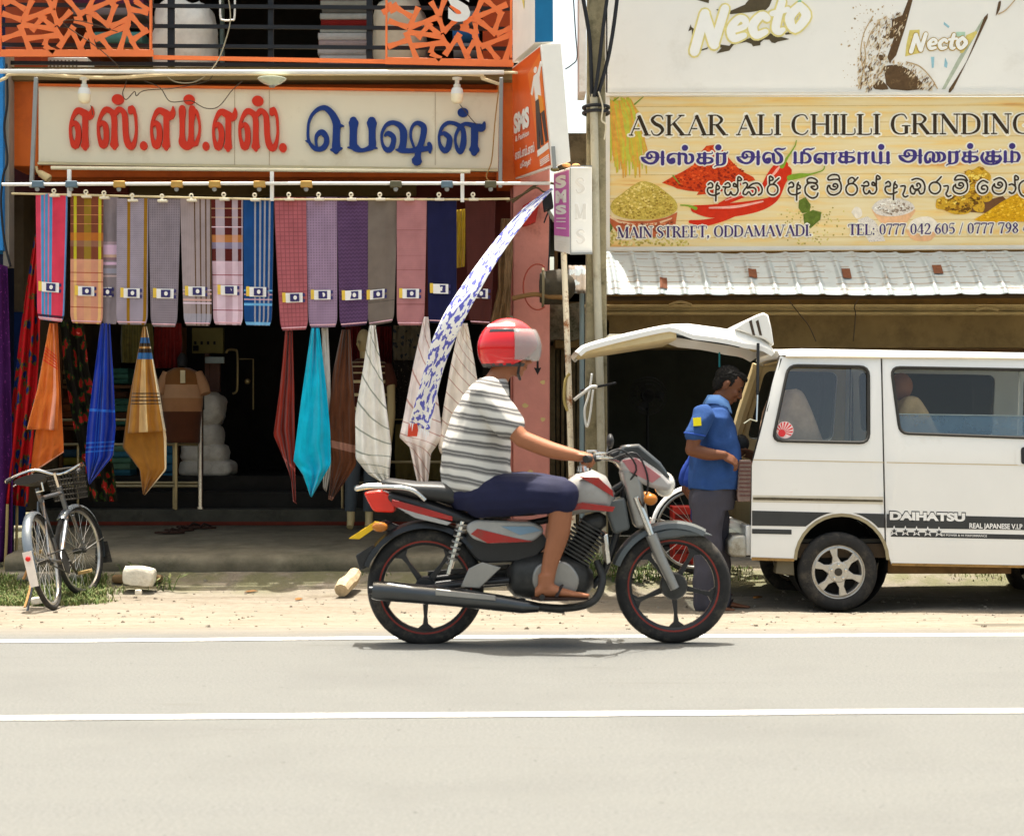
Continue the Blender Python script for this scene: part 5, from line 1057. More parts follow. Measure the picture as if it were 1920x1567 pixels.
sarong(132,193,366,132,192,605,607,14.07,cloth_mat('weave_plaid',u1,[(.08,.085,lin(214,140,90),.9),(.15,.155,lin(214,140,90),.9),(.22,.226,lin(214,140,90),.9),(.29,.355,lin(206,118,40),.55),(.355,.40,lin(160,120,100),.4),(.50,.60,lin(246,176,146),.56),(.60,.606,lin(170,80,60),.8),(.606,.67,lin(246,176,146),.56),(.67,.676,lin(170,80,60),.8),(.676,.87,lin(246,176,146),.56),(.87,.876,lin(170,80,60),.8),(.876,1,lin(246,176,146),.56)]),'olive and rust plaid sarong turning peach towards its hem',(.5,.75,36),2,hp)
sarong(190,221,370,190,221,607,607,14.13,cloth_mat('weave_grey',[(0,lin(142,130,134))],[(.35,.37,lin(190,160,170),.7),(.375,.45,lin(226,190,214),.95),(.45,.475,lin(214,176,150),.9),(.475,.495,lin(150,110,120),.8),(.51,.535,lin(224,186,214),.95),(.56,.6,lin(160,160,176),.8),(.615,.628,lin(206,180,176),.9)],('lines',22,1,.08)),'narrow grey sarong with pale pink bands tucked behind the plaid one',(.35,.75,24),3)
sarong(219,278,372,218,276,607,608,14.08,cloth_mat('weave_gold',[(0,lin(158,146,158)),(.33,lin(150,108,24)),(.43,lin(158,146,158)),(.86,lin(150,108,24)),(.97,lin(158,146,158))],(),('zig',14,60,.22)),'lilac grey zigzag sarong with two mustard stripes',(.5,.755,36),4,hp)
sarong(279,338,373,283,331,611,612,14.08,cloth_mat('weave_dots',[(0,lin(138,126,134))],(),('dots',13,52,.34)),'mauve grey sarong with small dark dots',(.55,.745,36),5,hp)
sarong(338,396,372,345,396,609,610,14.08,cloth_mat('weave_brown_stripe',[(0,lin(158,142,142)),(.44,lin(88,62,30)),(.48,lin(158,142,142)),(.62,lin(88,62,30)),(.66,lin(158,142,142)),(.80,lin(88,62,30)),(.84,lin(158,142,142)),(.96,lin(88,62,30))],[(.715,.725,lin(226,200,216),.9),(.745,.757,lin(216,170,160),.9),(.79,.805,lin(216,170,160),.9),(.82,.832,lin(230,206,220),.9),(.91,.985,lin(160,168,190),.4)],('lines',18,1,.12)),'beige mauve sarong with dark brown pinstripes on its right half',(.5,.735,36),6,hp)
u6=[(0,lin(86,28,22)),(.13,lin(170,152,160)),(.42,lin(80,22,18)),(.66,lin(170,152,160)),(.84,lin(86,28,22)),(.96,lin(170,152,160))]
sarong(396,455,371,400,455,608,609,14.08,cloth_mat('weave_maroon_plaid',u6,[(.08,.085,lin(220,180,140),.9),(.15,.156,lin(220,180,140),.9),(.225,.233,lin(230,200,210),.9),(.29,.35,lin(214,140,70),.55),(.35,.4,lin(160,160,190),.45),(.5,.605,lin(250,216,230),.5),(.605,.612,lin(150,70,80),.8),(.612,.68,lin(250,216,230),.5),(.68,.687,lin(150,70,80),.8),(.687,.88,lin(250,216,230),.5),(.88,.887,lin(150,70,80),.8),(.887,1,lin(250,216,230),.5)]),'maroon and lilac plaid sarong turning pale pink lower down',(.55,.73,36),7,hp)
sarong(456,513,371,458,509,609,610,14.08,cloth_mat('weave_blue',[(0,lin(18,66,122)),(.36,lin(150,150,160)),(.42,lin(18,66,122)),(.53,lin(150,150,160)),(.59,lin(18,66,122)),(.68,lin(150,150,160)),(.74,lin(18,66,122)),(.84,lin(150,150,160)),(.9,lin(18,66,122))],[(.72,.732,lin(120,190,230),.8),(.752,.764,lin(214,170,180),.7),(.79,.802,lin(214,170,180),.7),(.828,.845,lin(110,180,226),.85),(.975,1,lin(120,180,220),.9)]),'deep blue sarong with four pale stripes',(.5,.74,36),8)
sarong(514,574,370,526,577,619,617,14.07,cloth_mat('weave_red_check',[(0,lin(170,92,98))],(),('check',7,31,.36)),'rose red checked sarong beside the blue one',(.55,.76,36),9,hp)
sarong(574,632,370,579,632,613,612,14.08,cloth_mat('weave_lilac',[(0,lin(152,126,150))],(),('dots',11,48,.3)),'lilac sarong with fine dotted weave',(.5,.755,36),10,hp)
sarong(632,690,370,637,690,612,608,14.08,cloth_mat('weave_purple',[(0,lin(92,64,98))],(),('zig',8,34,.34)),'dark purple sarong with a zigzag weave',(.5,.765,36),11,hp)
sarong(690,745,371,690,738,610,603,14.08,cloth_mat('weave_taupe',[(0,lin(116,104,94))],[(.82,.826,lin(70,60,54),.6)],('lines',24,1,.1)),'plain taupe sarong hanging with a skewed hem',(.35,.765,32),12,hp)
sarong(744,800,371,744,795,609,609,14.07,cloth_mat('weave_dusty_pink',[(0,lin(172,116,116))],[(.25,.256,lin(140,86,86),.6),(.45,.456,lin(140,86,86),.6),(.56,.57,lin(140,86,86),.6),(.83,.84,lin(140,86,86),.7)],('check',22,60,.1)),'plain dusty pink sarong left of the navy one',(.5,.755,36),13,hp)
sarong(801,856,371,803,856,604,606,14.08,cloth_mat('weave_navy',[(0,lin(22,24,62))],(),('check',26,80,.25)),'plain navy blue sarong',(.45,.73,34),14,hp)
sarong(872,929,372,880,920,606,608,14.1,cloth_mat('weave_brown',[(0,lin(72,32,26))],(),('check',24,70,.2)),'plain dark brown sarong behind the blowing scarf, rightmost of the row',(.5,.76,32),15,hp)
mb=MB()
CL=[(101,366),(161,368),(195,370),(248,375),(304,376),(359,375),(420,373),(478,374),(542,373),(598,373),(659,373),(713,373),(767,373),(824,373),(888,373)]
NM=['pink','olive plaid','narrow grey','mustard striped','mauve dotted','brown striped','maroon plaid','deep blue','rose checked','lilac','dark purple','taupe','dusty pink','navy','dark brown']
cw=M('clip_cream',lin(230,220,196),.5,var=.05)
proto=None
for i,(x,y)in enumerate(CL):
 if proto is None:
  t=proto=thing('hanger_clip',P(x,y,14.0),'','hanger clip','cream clips holding the sarongs')
  mb=MB();mb.pbox(x-9,y-1.5,x+9,y+2.5,14.0,14.05);mb.build('jaw',cw,t,bevel=.003)
  mb=MB();mb.tube([P(x,y,14.02),P(x,y-6,14.02)],.012,8);mb.tube([P(x,y-8,14.02)+Vector((.014*math.cos(k),0,.014*math.sin(k)))for k in[j*math.pi/5 for j in range(10)]],.007,6,closed=True);mb.build('hook',cw,t)
 else:
  t=copy_tree(proto);t.location=P(x,y,14.0)
 t['label']='cream clip holding the %s sarong'%NM[i]
def drape(name,layers,d,mat,label,cat='cloth',group=None,fold=.03,nf=3,parts=()):
 """hanging cloth: each layer is (left edge, right edge) traced from top to tip; folds deepen downwards"""
 def mesh(L,Rg,dd,seed):
  mb=MB();nv,nu=46,22;lp=lambda q_:[(q_[k][0]+(q_[k+1][0]-q_[k][0])*j_/12,q_[k][1]+(q_[k+1][1]-q_[k][1])*j_/12)for k in range(len(q_)-1)for j_ in range(12)]+[q_[-1]];cl=lp(L);crr=lp(Rg)
  def at(c,t):
   k=t*(len(c)-1);i=min(int(k),len(c)-2);f=k-i
   return c[i][0]+(c[i+1][0]-c[i][0])*f,c[i][1]+(c[i+1][1]-c[i][1])*f
  vs=[];uv=[]
  for j in range(nv+1):
   v=j/nv;a=at(cl,v);b=at(crr,v)
   for i in range(nu+1):
    u=i/nu;x=a[0]+(b[0]-a[0])*u;y=a[1]+(b[1]-a[1])*u
    wv=(1.7*(abs(math.sin(u*math.pi*nf*.9+seed+v*.8))-.5)*(.3+.7*v)+.7*(abs(math.sin(u*8.3+seed*2+1.2*noise.noise((v*2.5,seed,0))))-.5)+.9*noise.noise((u*3+seed,v*3.5,seed))+.35*noise.noise((u*9,v*12,seed)))*fold
    vs.append(P(x,y,dd+wv));uv.append((u,v))
  mb.add(vs,[(j*(nu+1)+i,(j+1)*(nu+1)+i,(j+1)*(nu+1)+i+1,j*(nu+1)+i+1)for j in range(nv)for i in range(nu)],uvs=uv)
  return mb
 if len(layers)==1:
  o=mesh(*layers[0][:2],d,hash_(label)).build(name,mat,smooth=180,solid=.004)
  return tag(o,label,cat,group)
 t=thing(name,P(*layers[0][0][0],d),label,cat,group)
 for i,ly in enumerate(layers):
  mesh(ly[0],ly[1],d+ly[2],hash_(label)+i).build(ly[3],mat if len(ly)<5 else ly[4],t,smooth=180,solid=.004)
 return t
def hash_(s):return sum(ord(c)*(i+1)for i,c in enumerate(s))%97/9
GRP='cloths hung by one corner under the sarongs'
om=cloth_mat('orange_cloth',[(0,lin(214,112,44)),(.72,lin(240,160,130)),(.86,lin(214,112,44))],[(.27,.285,lin(214,50,30),.9),(.30,.315,lin(214,50,30),.9),(.33,.345,lin(214,50,30),.9),(.36,.375,lin(214,50,30),.9),(.39,.405,lin(214,50,30),.9)])
om2=cloth_mat('orange_cloth_back',[(0,lin(206,104,40))],[(.965,1,lin(236,170,140),.9)])
drape('hanging_cloth',[([(93,606),(83,660),(70,730),(50,805)],[(102,606),(107,680),(111,740),(108,806)],-.02,'front_layer',om),([(94,606),(78,740),(62,840),(52,893)],[(108,606),(114,740),(119,830),(119,848)],.05,'back_layer',om2)],14.15,om,'orange two layered cloth with red bars above the parked bicycle',group=GRP)
bm=cloth_mat('royal_blue_cloth',[(0,lin(8,44,150)),(.3,lin(40,110,210)),(.32,lin(8,44,150)),(.40,lin(40,110,210)),(.415,lin(6,40,140)),(.5,lin(40,110,210)),(.515,lin(8,44,150))],[(.42,.43,lin(40,110,210),.8),(.62,.63,lin(40,110,210),.8),(.655,.665,lin(40,110,210),.8),(.69,.70,lin(40,110,210),.8)])
drape('hanging_cloth',[([(189,606),(178,690),(164,800),(160,860),(166,906)],[(206,606),(212,700),(217,800),(212,855),(168,908)])],14.1,bm,'royal blue cloth with thin light blue lines',group=GRP,fold=.04)
tm=cloth_mat('tan_cloth',[(0,lin(164,112,44)),(.28,lin(222,188,132)),(.52,lin(168,114,42)),(.93,lin(240,220,180))],[(.10,.15,lin(20,100,160),.95),(.15,.18,lin(26,20,16),.95),(.20,.24,lin(26,20,16),.95),(.24,.30,lin(20,100,160),.95),(.60,.612,lin(60,36,20),.9),(.632,.644,lin(60,36,20),.9),(.664,.676,lin(60,36,20),.9),(.696,.708,lin(60,36,20),.9)])
tm2=cloth_mat('tan_cloth_back',[(0,lin(150,98,34)),(.94,lin(226,200,160))])
drape('hanging_cloth',[([(268,612),(256,680),(246,750),(240,812)],[(275,612),(288,680),(300,750),(311,808)],-.02,'front_layer',tm),([(268,614),(240,760),(230,838),(262,880),(268,926)],[(275,614),(300,740),(312,820),(312,880),(271,928)],.05,'back_layer',tm2)],14.12,tm,'tan and cream cloth with blue and black bands',group=GRP,fold=.035)
dr=cloth_mat('brick_red_cloth',[(0,lin(134,38,24))],[(.62,.64,lin(190,90,80),.9),(.985,1,lin(206,110,100),.9)])
drape('hanging_cloth',[([(535,620),(526,720),(513,815),(528,850),(546,895),(550,940)],[(548,620),(551,720),(552,800),(553,870),(555,942),(556,944)])],14.1,dr,'brick red cloth left of the cyan one',group=GRP,fold=.045)
cy=cloth_mat('cyan_cloth',[(0,lin(0,176,206))],[(.80,.805,lin(0,150,180),.6),(.82,.825,lin(0,150,180),.6),(.84,.845,lin(0,150,180),.6)])
drape('hanging_cloth',[([(584,615),(566,740),(550,864),(568,890),(582,930)],[(598,615),(611,720),(619,810),(620,870),(584,932)])],14.05,cy,'bright cyan cloth with a pointed lower corner',group=GRP,fold=.05,nf=2)
wt=cloth_mat('white_cloth',[(0,lin(226,222,214))],[(.985,1,lin(120,110,110),.8)])
drape('hanging_cloth',[([(603,615),(606,700),(610,780),(606,870),(606,915)],[(615,615),(619,700),(621,790),(622,880),(612,922)])],14.2,wt,'thin strip of white cloth behind the cyan one',group=GRP)
bw=cloth_mat('brown_cloth',[(0,lin(92,52,30)),(.75,lin(96,54,30))],[(.60,.66,lin(190,140,120),.5),(.975,1,lin(180,130,110),.9)])
drape('hanging_cloth',[([(641,618),(624,700),(614,800),(622,860),(616,936)],[(656,618),(664,740),(668,810),(668,872),(622,938)])],14.15,bw,'dark brown cloth with a pale hem left of the white striped cloth',group=GRP,fold=.05)
def striped(nm,base,ln,n=9,slant=.35):
 m=cloth_mat(nm,[(0,lin(*base))]);nt=m.node_tree;b=nt.nodes['Principled BSDF'];src=b.inputs['Base Color'].links[0].from_socket
 tc=N(nt,'ShaderNodeTexCoord');sp=N(nt,'ShaderNodeSeparateXYZ');nt.links.new(tc.outputs['UV'],sp.inputs[0])
 f=mth(nt,'FRACT',mth(nt,'MULTIPLY',mth(nt,'SUBTRACT',sp.outputs[1],mth(nt,'MULTIPLY',sp.outputs[0],slant)),n));l=mth(nt,'LESS_THAN',f,.09)
 mm=N(nt,'ShaderNodeMix',data_type='RGBA');nt.links.new(l,mm.inputs[0]);nt.links.new(src,mm.inputs[6]);mm.inputs[7].default_value=lin(*ln);nt.links.new(mm.outputs[2],b.inputs['Base Color']);return m
drape('hanging_cloth',[([(693,610),(681,690),(666,780),(667,860),(690,888),(716,904)],[(704,610),(716,700),(728,790),(734,840),(731,880),(729,906)])],14.0,striped('white_green_stripe',(232,228,218),(150,154,142),9,.12),'white cloth with thin grey green slanting lines',group=GRP,fold=.045)
drape('hanging_cloth',[([(795,594),(776,680),(757,780),(749,820),(768,838),(783,906)],[(803,594),(812,680),(824,770),(830,820),(808,850),(802,908)])],14.0,striped('white_rose_stripe',(230,218,210),(190,150,138),9,.15),'white cloth with rose lines behind the blowing scarf',group=GRP,fold=.05)
drape('hanging_cloth',[([(862,606),(846,680),(832,760),(822,838),(826,850)],[(876,606),(890,680),(902,760),(910,840),(890,850)])],14.05,striped('cream_rose_stripe',(228,216,200),(186,150,134),12,.18),'cream cloth with close rose lines behind the rider',group=GRP,fold=.04)
fl=floral_mat('red_floral',lin(176,24,28),(lin(20,60,150),lin(24,40,104)),10.5,.30,lin(92,78,34),(1.15,.6,.8))
drape('fabric_length',[([(66,440),(50,540),(36,640),(20,780),(4,944)],[(74,440),(76,540),(74,640),(66,780),(52,950)])],14.25,fl,'red floral fabric with blue flowers behind the orange cloth','fabric','floral fabric lengths',fold=.06)
f2=floral_mat('dark_floral',lin(28,24,18),(lin(226,120,110),lin(160,34,28)),11,.36,lin(44,62,26),(1,.6,.9))
drape('fabric_length',[([(112,600),(122,700),(138,800),(158,870),(168,940)],[(156,600),(166,690),(190,790),(212,870),(221,940)])],14.4,f2,'dark fabric with red flowers behind the royal blue cloth','fabric','floral fabric lengths',fold=.05)
pl=floral_mat('purple_print',lin(62,20,74),(lin(140,80,140),lin(110,40,110)),30,.2)
drape('fabric_length',[([(-40,480),(-40,700),(-40,900),(-40,1062)],[(14,500),(20,700),(24,900),(22,1050)])],14.2,pl,'dark purple fabric at the left edge of the picture','fabric',fold=.06)
bnm=bpy.data.materials.new('scarf_print');bnm.use_nodes=True;nt_=bnm.node_tree;b_=nt_.nodes['Principled BSDF'];b_.inputs['Roughness'].default_value=.85
tc=N(nt_,'ShaderNodeTexCoord');mp=N(nt_,'ShaderNodeMapping');mp.inputs['Scale'].default_value=(5,26,1);mp.inputs['Rotation'].default_value=(0,0,.25);nt_.links.new(tc.outputs['UV'],mp.inputs[0])
nz=N(nt_,'ShaderNodeTexNoise');nz.inputs['Scale'].default_value=1.3;nz.inputs['Detail'].default_value=2.5;nt_.links.new(mp.outputs[0],nz.inputs['Vector'])
rr=ramp(nt_,[(0,lin(92,96,190)),(.44,lin(120,124,200)),(.47,lin(240,240,240))]);nt_.links.new(nz.outputs[0],rr.inputs[0]);nt_.links.new(rr.outputs[0],b_.inputs['Base Color'])
Ls=cr([(1034,353),(983,389),(936,441),(896,493),(861,543),(832,590),(809,642),(796,692),(777,760),(768,790)],5);Rs=cr([(1037,355),(1007,387),(967,439),(929,495),(901,543),(872,597),(853,637),(831,695),(814,765),(805,810)],5)
sc_=thing('blowing_scarf',P(1034,354,13.6),'blue and white scarf blown out diagonally from the sign corner','scarf')
mb=MB();nu=10;vs=[];uv=[]
for j,(a,b)in enumerate(zip(Ls,Rs)):
 v=j/(len(Ls)-1)
 for i in range(nu+1):
  u=i/nu;vs.append(P(a[0]+(b[0]-a[0])*u,a[1]+(b[1]-a[1])*u,13.75-.35*math.sin(v*2.6)+.03*math.sin(u*3.1+v*6)+.05*math.sin(v*9)));uv.append((u,v))
mb.add(vs,[(j*(nu+1)+i,(j+1)*(nu+1)+i,(j+1)*(nu+1)+i+1,j*(nu+1)+i+1)for j in range(len(Ls)-1)for i in range(nu)],uvs=uv);mb.build('cloth',bnm,sc_,smooth=180,solid=.003)
e_=len(Ls)-1;base=[vs[e_*(nu+1)+i]for i in range(nu+1)]
mb=MB()
for i in range(nu):
 p,q=base[i],base[i+1];mb.prism([p,q,(p+q)/2+Vector((-.005,0,-.05-.02*(i%3)))],(0,.003,0))
mb.build('fringe',bnm,sc_,smooth=0)
mb=MB();mb.prism([P(x,y,13.6)for x,y in((766,796),(780,780),(784,806),(782,818),(764,818))],(0,.004,0));mb.build('red_corner',M('scarf_red',lin(206,72,48),.85),sc_)
drape('hanging_cloth',[([(856,394),(854,440),(853,503)],[(872,392),(872,440),(871,500)])],14.2,cloth_mat('yellow_cloth',[(0,lin(214,176,36)),(.6,lin(150,116,20)),(.64,lin(222,186,46))]),'folded yellow cloth between the navy and brown sarongs','cloth',fold=.02)
drape('wrapped_bundle',[([(940,410),(934,470),(934,540),(920,600),(916,640)],[(956,410),(962,470),(958,540),(956,600),(956,640)])],14.35,M('brown_wrap',lin(122,94,62),.35,var=.35,vs=10,bump=.6,bs=25),'brown plastic wrapped length of cloth beside the pink pillar','bundle',fold=.05)
mb=MB();mb.pbox(938,592,962,640,14.4,14.6);tag(mb.build('parcel',M('parcel_grey',lin(150,140,120),.6,var=.3,vs=15),bevel=.01),'small grey parcel behind the rider\'s helmet','parcel')
#inside the shop
railm=M('dull_steel',lin(176,160,120),.35,metal=.6,var=.15)
def railing(x0,x1,ys,posts,d,label,endpost=None):
 t=thing('steel_railing',P((x0+x1)/2,955,d),label,'railing')
 for y in ys:
  mb=MB();mb.tube([P(x0,y,d),P(x1,y,d)],.014,8);mb.build('rail',railm,t)
 for x,y0 in posts:
  mb=MB();mb.tube([P(x,y0,d+.02),P(x,955,d+.02)],.013,8);mb.build('post',railm,t)
 if endpost:
  x,y0=endpost;mb=MB();mb.tube([P(x,y0,d),P(x,955,d)],.028,12);mb.ell(P(x,y0,d),(.03,.03,.03));mb.tube([P(x,950,d),P(x,956,d)],.045,12);mb.build('newel',steel,t)
 return t
railing(115,372,(787,833,905,911),((146,830),(326,790)),16.1,'steel railing with a bright end post left of the doorway',(376,768))
railing(655,960,(785,866,905),((642,900),(800,780)),16.15,'steel railing behind the white striped cloths')
mb=MB();mb.pbox(371,735,381,768,16.08,16.14);tag(mb.build('grey_panel',M('grey_panel',lin(60,62,58),.6)),'small grey board fixed above the bright railing post','board')
rk=thing('shelf_rack',P(220,905,16.9),'wooden shelf rack behind the hanging cloths at left','shelf')
for y in(722,800,905):
 mb=MB();mb.pbox(112,y,330,y+6,16.85,17.3);mb.build('shelf',M('shelf_wood_%d'%y,lin(110,74,44),.7,var=.2),rk)
for x in(110,328):
 mb=MB();mb.pbox(x,610,x+6,911,16.86,17.3);mb.build('upright',MATS['shelf_wood_722'],rk)
stack(120,640,150,720,16.9,.3,[fc(120,96,60),fc(90,70,44),fc(140,112,70)],'brown cloth stack on the top shelf beside the orange cloth',n=9)
stack(212,690,240,720,16.9,.3,[fc(60,110,96),fc(70,120,104)],'small green cloth stack on the top shelf',n=3)
stack(205,734,240,798,16.9,.3,[fc(64,112,96),fc(84,56,40),fc(70,118,100)],'green and brown cloth stack on the middle shelf',n=5)
stack(118,744,142,798,16.9,.3,[fc(130,72,36),fc(110,60,32)],'rust brown cloth stack on the middle shelf',n=4)
stack(210,835,246,903,16.9,.3,[fc(96,140,116),fc(60,120,140),fc(112,150,122)],'teal and green cloth stack on the low shelf',n=6)
stack(120,842,160,903,16.9,.3,[fc(120,110,40),fc(50,80,100)],'olive and blue cloth stack on the low shelf',n=4)
stack(300,835,326,903,16.9,.3,[fc(60,120,150),fc(48,100,130)],'blue cloth stack on the low shelf behind the tan cloth',n=4)
def garment(x0,y0,x1,y1,d,m,label,cat='garment',fold=.03,flare=0):
 return drape('hung_garment',[([(x0,y0),(x0-2,(y0+y1)/2),(x0-flare,y1)],[(x1,y0),(x1+2,(y0+y1)/2),(x1+flare,y1)])],d,m,label,cat,fold=fold,nf=7)
garment(228,606,286,680,16.0,cloth_mat('olive_pleats',[(0,lin(96,88,42))],(),('lines',12,1,.3)),'olive pleated garment hanging inside behind the tan cloth')
garment(290,606,340,690,16.1,cloth_mat('dark_red_garment',[(0,lin(112,24,18))],(),('lines',8,1,.25)),'dark red garment hanging inside the doorway')
garment(648,612,676,690,16.4,cloth_mat('crimson_garment',[(0,lin(98,18,16))],(),('lines',6,1,.25)),'crimson garment behind the mannequin head')
garment(704,612,734,690,16.4,MATS.get('x')or cloth_mat('crimson_garment_b',[(0,lin(104,20,18))],(),('lines',6,1,.25)),'crimson garment right of the mannequin head')
garment(738,610,790,675,16.0,floral_mat('grey_spotted',lin(96,88,70),(lin(50,56,62),lin(44,50,56)),16,.3),'grey spotted top hanging behind the rose lined cloth')
garment(736,675,784,785,16.02,floral_mat('black_spotted',lin(34,30,26),(lin(150,140,120),lin(120,110,96)),40,.16),'black dotted skirt hanging behind the rose lined cloth')
garment(742,795,830,900,16.5,M('olive_board',lin(96,84,44),.85,var=.15),'olive cloth behind the lower railing',fold=.02)
ts=thing('display_shirt',P(340,830,15.9),'brown and beige T shirt on a display form by the doorway','shirt')
shm=cloth_mat('brown_shirt',[(0,lin(128,84,44))],[(.22,.4,lin(182,140,104),1),(.4,.58,lin(164,116,78),1),(.58,1,lin(84,46,26),1)])
mb=MB();nu,nv=24,20;vs=[];uv=[]
for j in range(nv+1):
 v=j/nv;hw=36 if v>.12 else 14+22*(v/.12)**.5
 hw+=3*math.sin(v*5)
 for i in range(nu+1):
  u=i/nu;a=math.pi*(1-u);vs.append(P(342+hw*math.cos(a),690+140*v,15.95)+Vector((0,-.12*math.sin(a),0)));uv.append((u,v))
mb.add(vs,[(j*(nu+1)+i,(j+1)*(nu+1)+i,(j+1)*(nu+1)+i+1,j*(nu+1)+i+1)for j in range(nv)for i in range(nu)],uvs=uv);mb.build('shirt_body',shm,ts,smooth=180,solid=.004)
for sgn in(-1,1):
 mb=MB();mb.tube([P(342+sgn*28,700,15.93),P(342+sgn*40,724,15.9),P(342+sgn*44,738,15.88)],[.05,.052,.046],12);mb.build('sleeve',M('shirt_sleeve_%d'%(sgn+1),lin(172,128,92),.9),ts)
mb=MB();mb.pbox(338,694,347,718,15.80,15.81);mb.build('swing_tag',M('tag_cream',lin(214,200,160),.6),ts)
mb=MB();mb.tube([P(342,688,15.9),P(342,672,15.92),P(342,662,15.92)],[.045,.05,.02],12);mb.build('neck_form',M('form_black',(.015,.014,.013,1),.6),ts)
mb=MB();mb.tube([P(330,830,15.95),P(330,955,16.0)],.015,8);mb.build('stand',railm,ts)
SK_=[(340,735,424,800),(336,792,420,842),(340,828,430,868),(338,858,441,895)]
SL=['topmost','second from top','second from bottom','bottom']
for i,(x0,y0,x1,y1)in enumerate(SK_):sack('rice_sack',x0,y0,x1,y1,17.0,.5,sackm if i==3 else MATS['woven_sack'],'white woven sack, %s of the pile beside the doorway'%SL[i],group='sacks piled beside the doorway',seed=i*3)
mb=MB();mb.pbox(360,615,418,662,17.4,17.5);t=thing('notice_panel',P(390,735,17.4),'olive notice panel with dark holes at the back of the shop','panel');o=mb.build('board',M('olive_panel',lin(122,112,62),.8,var=.15),t)
mb=MB()
for i in range(4):mb.pbox(364+i*12,640,368+i*12,646,17.39,17.4)
mb.pbox(362,648,372,658,17.385,17.4);mb.build('holes',M('hole_black',(.01,.01,.01,1),.8),t)
mb=MB();mb.pbox(384,662,392,735,17.42,17.5);mb.pbox(392,676,412,735,17.44,17.5);mb.build('side_strip',M('pinkish_strip',lin(120,90,78),.8),t)
mb=MB();mb.pbox(384,669,420,681,17.3,17.34);tag(mb.build('door_closer',M('pale_metal',lin(170,184,180),.4),bevel=.006),'pale metal door closer in the dark doorway','door closer')
dh=thing('glass_door',P(438,735,17.0),'dark glass door with a tall shiny handle inside the fabric shop','door')
mb=MB();mb.tube([P(x,y,17.0)for x,y in cr([(424,662),(428,656),(440,656),(445,664),(445,720),(443,734),(436,738)],4)],.012,8);mb.build('handle',M('brass_bar',lin(150,132,92),.3,metal=.7),dh)
mb=MB();mb.tube([P(x,y,17.05)for x,y in((449,673),(475,673),(475,768))],.007,6);mb.build('door_edge',MATS['brass_bar'],dh)
mb=MB();mb.ell(P(464,715,17.02),(.03,.02,.03));mb.build('lock',MATS['brass_bar'],dh)
mq=thing('mannequin',P(676,985,15.7),'pale mannequin in a brown striped top and grey trousers','mannequin')
mqm=M('mannequin_skin',lin(196,176,128),.5,var=.06)
mb=MB();mb.ell(P(682,640,15.9),(.065,.085,.115),nv=12);mb.tube([P(684,652,15.9),P(688,690,15.9)],[.05,.055],12);mb.tube([P(672,640,15.82),P(671,645,15.79),P(673,650,15.81)],[.012,.016,.012],8);mb.build('head',mqm,mq,smooth=180)
mb=MB()
rings=[]
for v,hw in((0,.10),(.08,.19),(.25,.20),(.6,.17),(1,.185)):
 c=P(690,672+140*v,15.9);rings.append([c+Vector((hw*math.cos(a),hw*.55*math.sin(a),0))for a in[k*math.pi/10 for k in range(20)]])
o=MB();n_=20;vs=[p for r_ in rings for p in r_];uv=[(k/n_,i/4)for i in range(5)for k in range(n_)]
o.add(vs,[(i*n_+k,i*n_+(k+1)%n_,(i+1)*n_+(k+1)%n_,(i+1)*n_+k)for i in range(4)for k in range(n_)],uvs=uv)
o.build('striped_top',cloth_mat('brown_striped_top',[(0,lin(72,34,22))],[(i/8+.03,i/8+.055,lin(214,196,150),.9)for i in range(1,8)]),mq,smooth=180)
for sgn,ang in((-1,0),(1,0)):
 mb=MB();mb.tube([P(690+sgn*34,684,15.9),P(690+sgn*42,714,15.88),P(690+sgn*44,724,15.86)],[.055,.06,.055],12);mb.build('sleeve',M('mq_sleeve_%d'%(sgn+1),lin(78,40,26),.9),mq)
 mb=MB();mb.tube([P(690+sgn*43,720,15.86),P(690+sgn*44,780,15.84),P(690+sgn*38,840,15.78)],[.04,.036,.028],12);mb.build('arm',mqm,mq)
for x in(658,692):
 mb=MB();mb.tube([P(x+10,815,15.8),P(x+4,880,15.72),P(x,940,15.7),P(x-1,958,15.7)],[.085,.07,.055,.05],14);mb.build('trouser_leg',M('mq_trousers_%d'%x,lin(74,82,88),.85),mq)
 mb=MB();mb.tube([P(x,955,15.7),P(x,975,15.68),P(x-2,988,15.62)],[.038,.036,.03],12);mb.build('foot',mqm,mq)
def sandal(x,y,d,rot,label):
 t=thing('sandal',Vector((P(x,y,d).x,d,az(d))),label,'sandals','sandals left on the shop apron')
 mb=MB();b=ORG[t];pts=[]
 for k in range(16):
  a=2*math.pi*k/16;u,v=.135*math.cos(a),(.045+.012*math.cos(a))*math.sin(a)
  pts.append(b+Vector((u*math.cos(rot)-v*math.sin(rot),u*math.sin(rot)+v*math.cos(rot),.006)))
 mb.prism(pts,(0,0,.018));mb.build('sole',M('sandal_sole_%d'%x,lin(58,36,26),.8),t,bevel=.004)
 mb=MB();q=lambda u,v,z:b+Vector((u*math.cos(rot)-v*math.sin(rot),u*math.sin(rot)+v*math.cos(rot),z))
 mb.tube([q(-.01,-.05,.02),q(.02,-.03,.05),q(.08,0,.03),q(.02,.03,.05),q(-.01,.05,.02)],.009,6);mb.build('strap',M('sandal_strap_%d'%x,lin(44,26,20),.7),t)
sandal(318,993,15.3,.2,'brown sandal on the shop apron, left of the front pair');sandal(336,990,15.5,.1,'brown sandal on the shop apron, right of the front pair')
sandal(358,983,15.75,.0,'dark brown sandal against the step, left of the rear pair');sandal(378,984,15.7,.15,'dark brown sandal against the step, right of the rear pair')
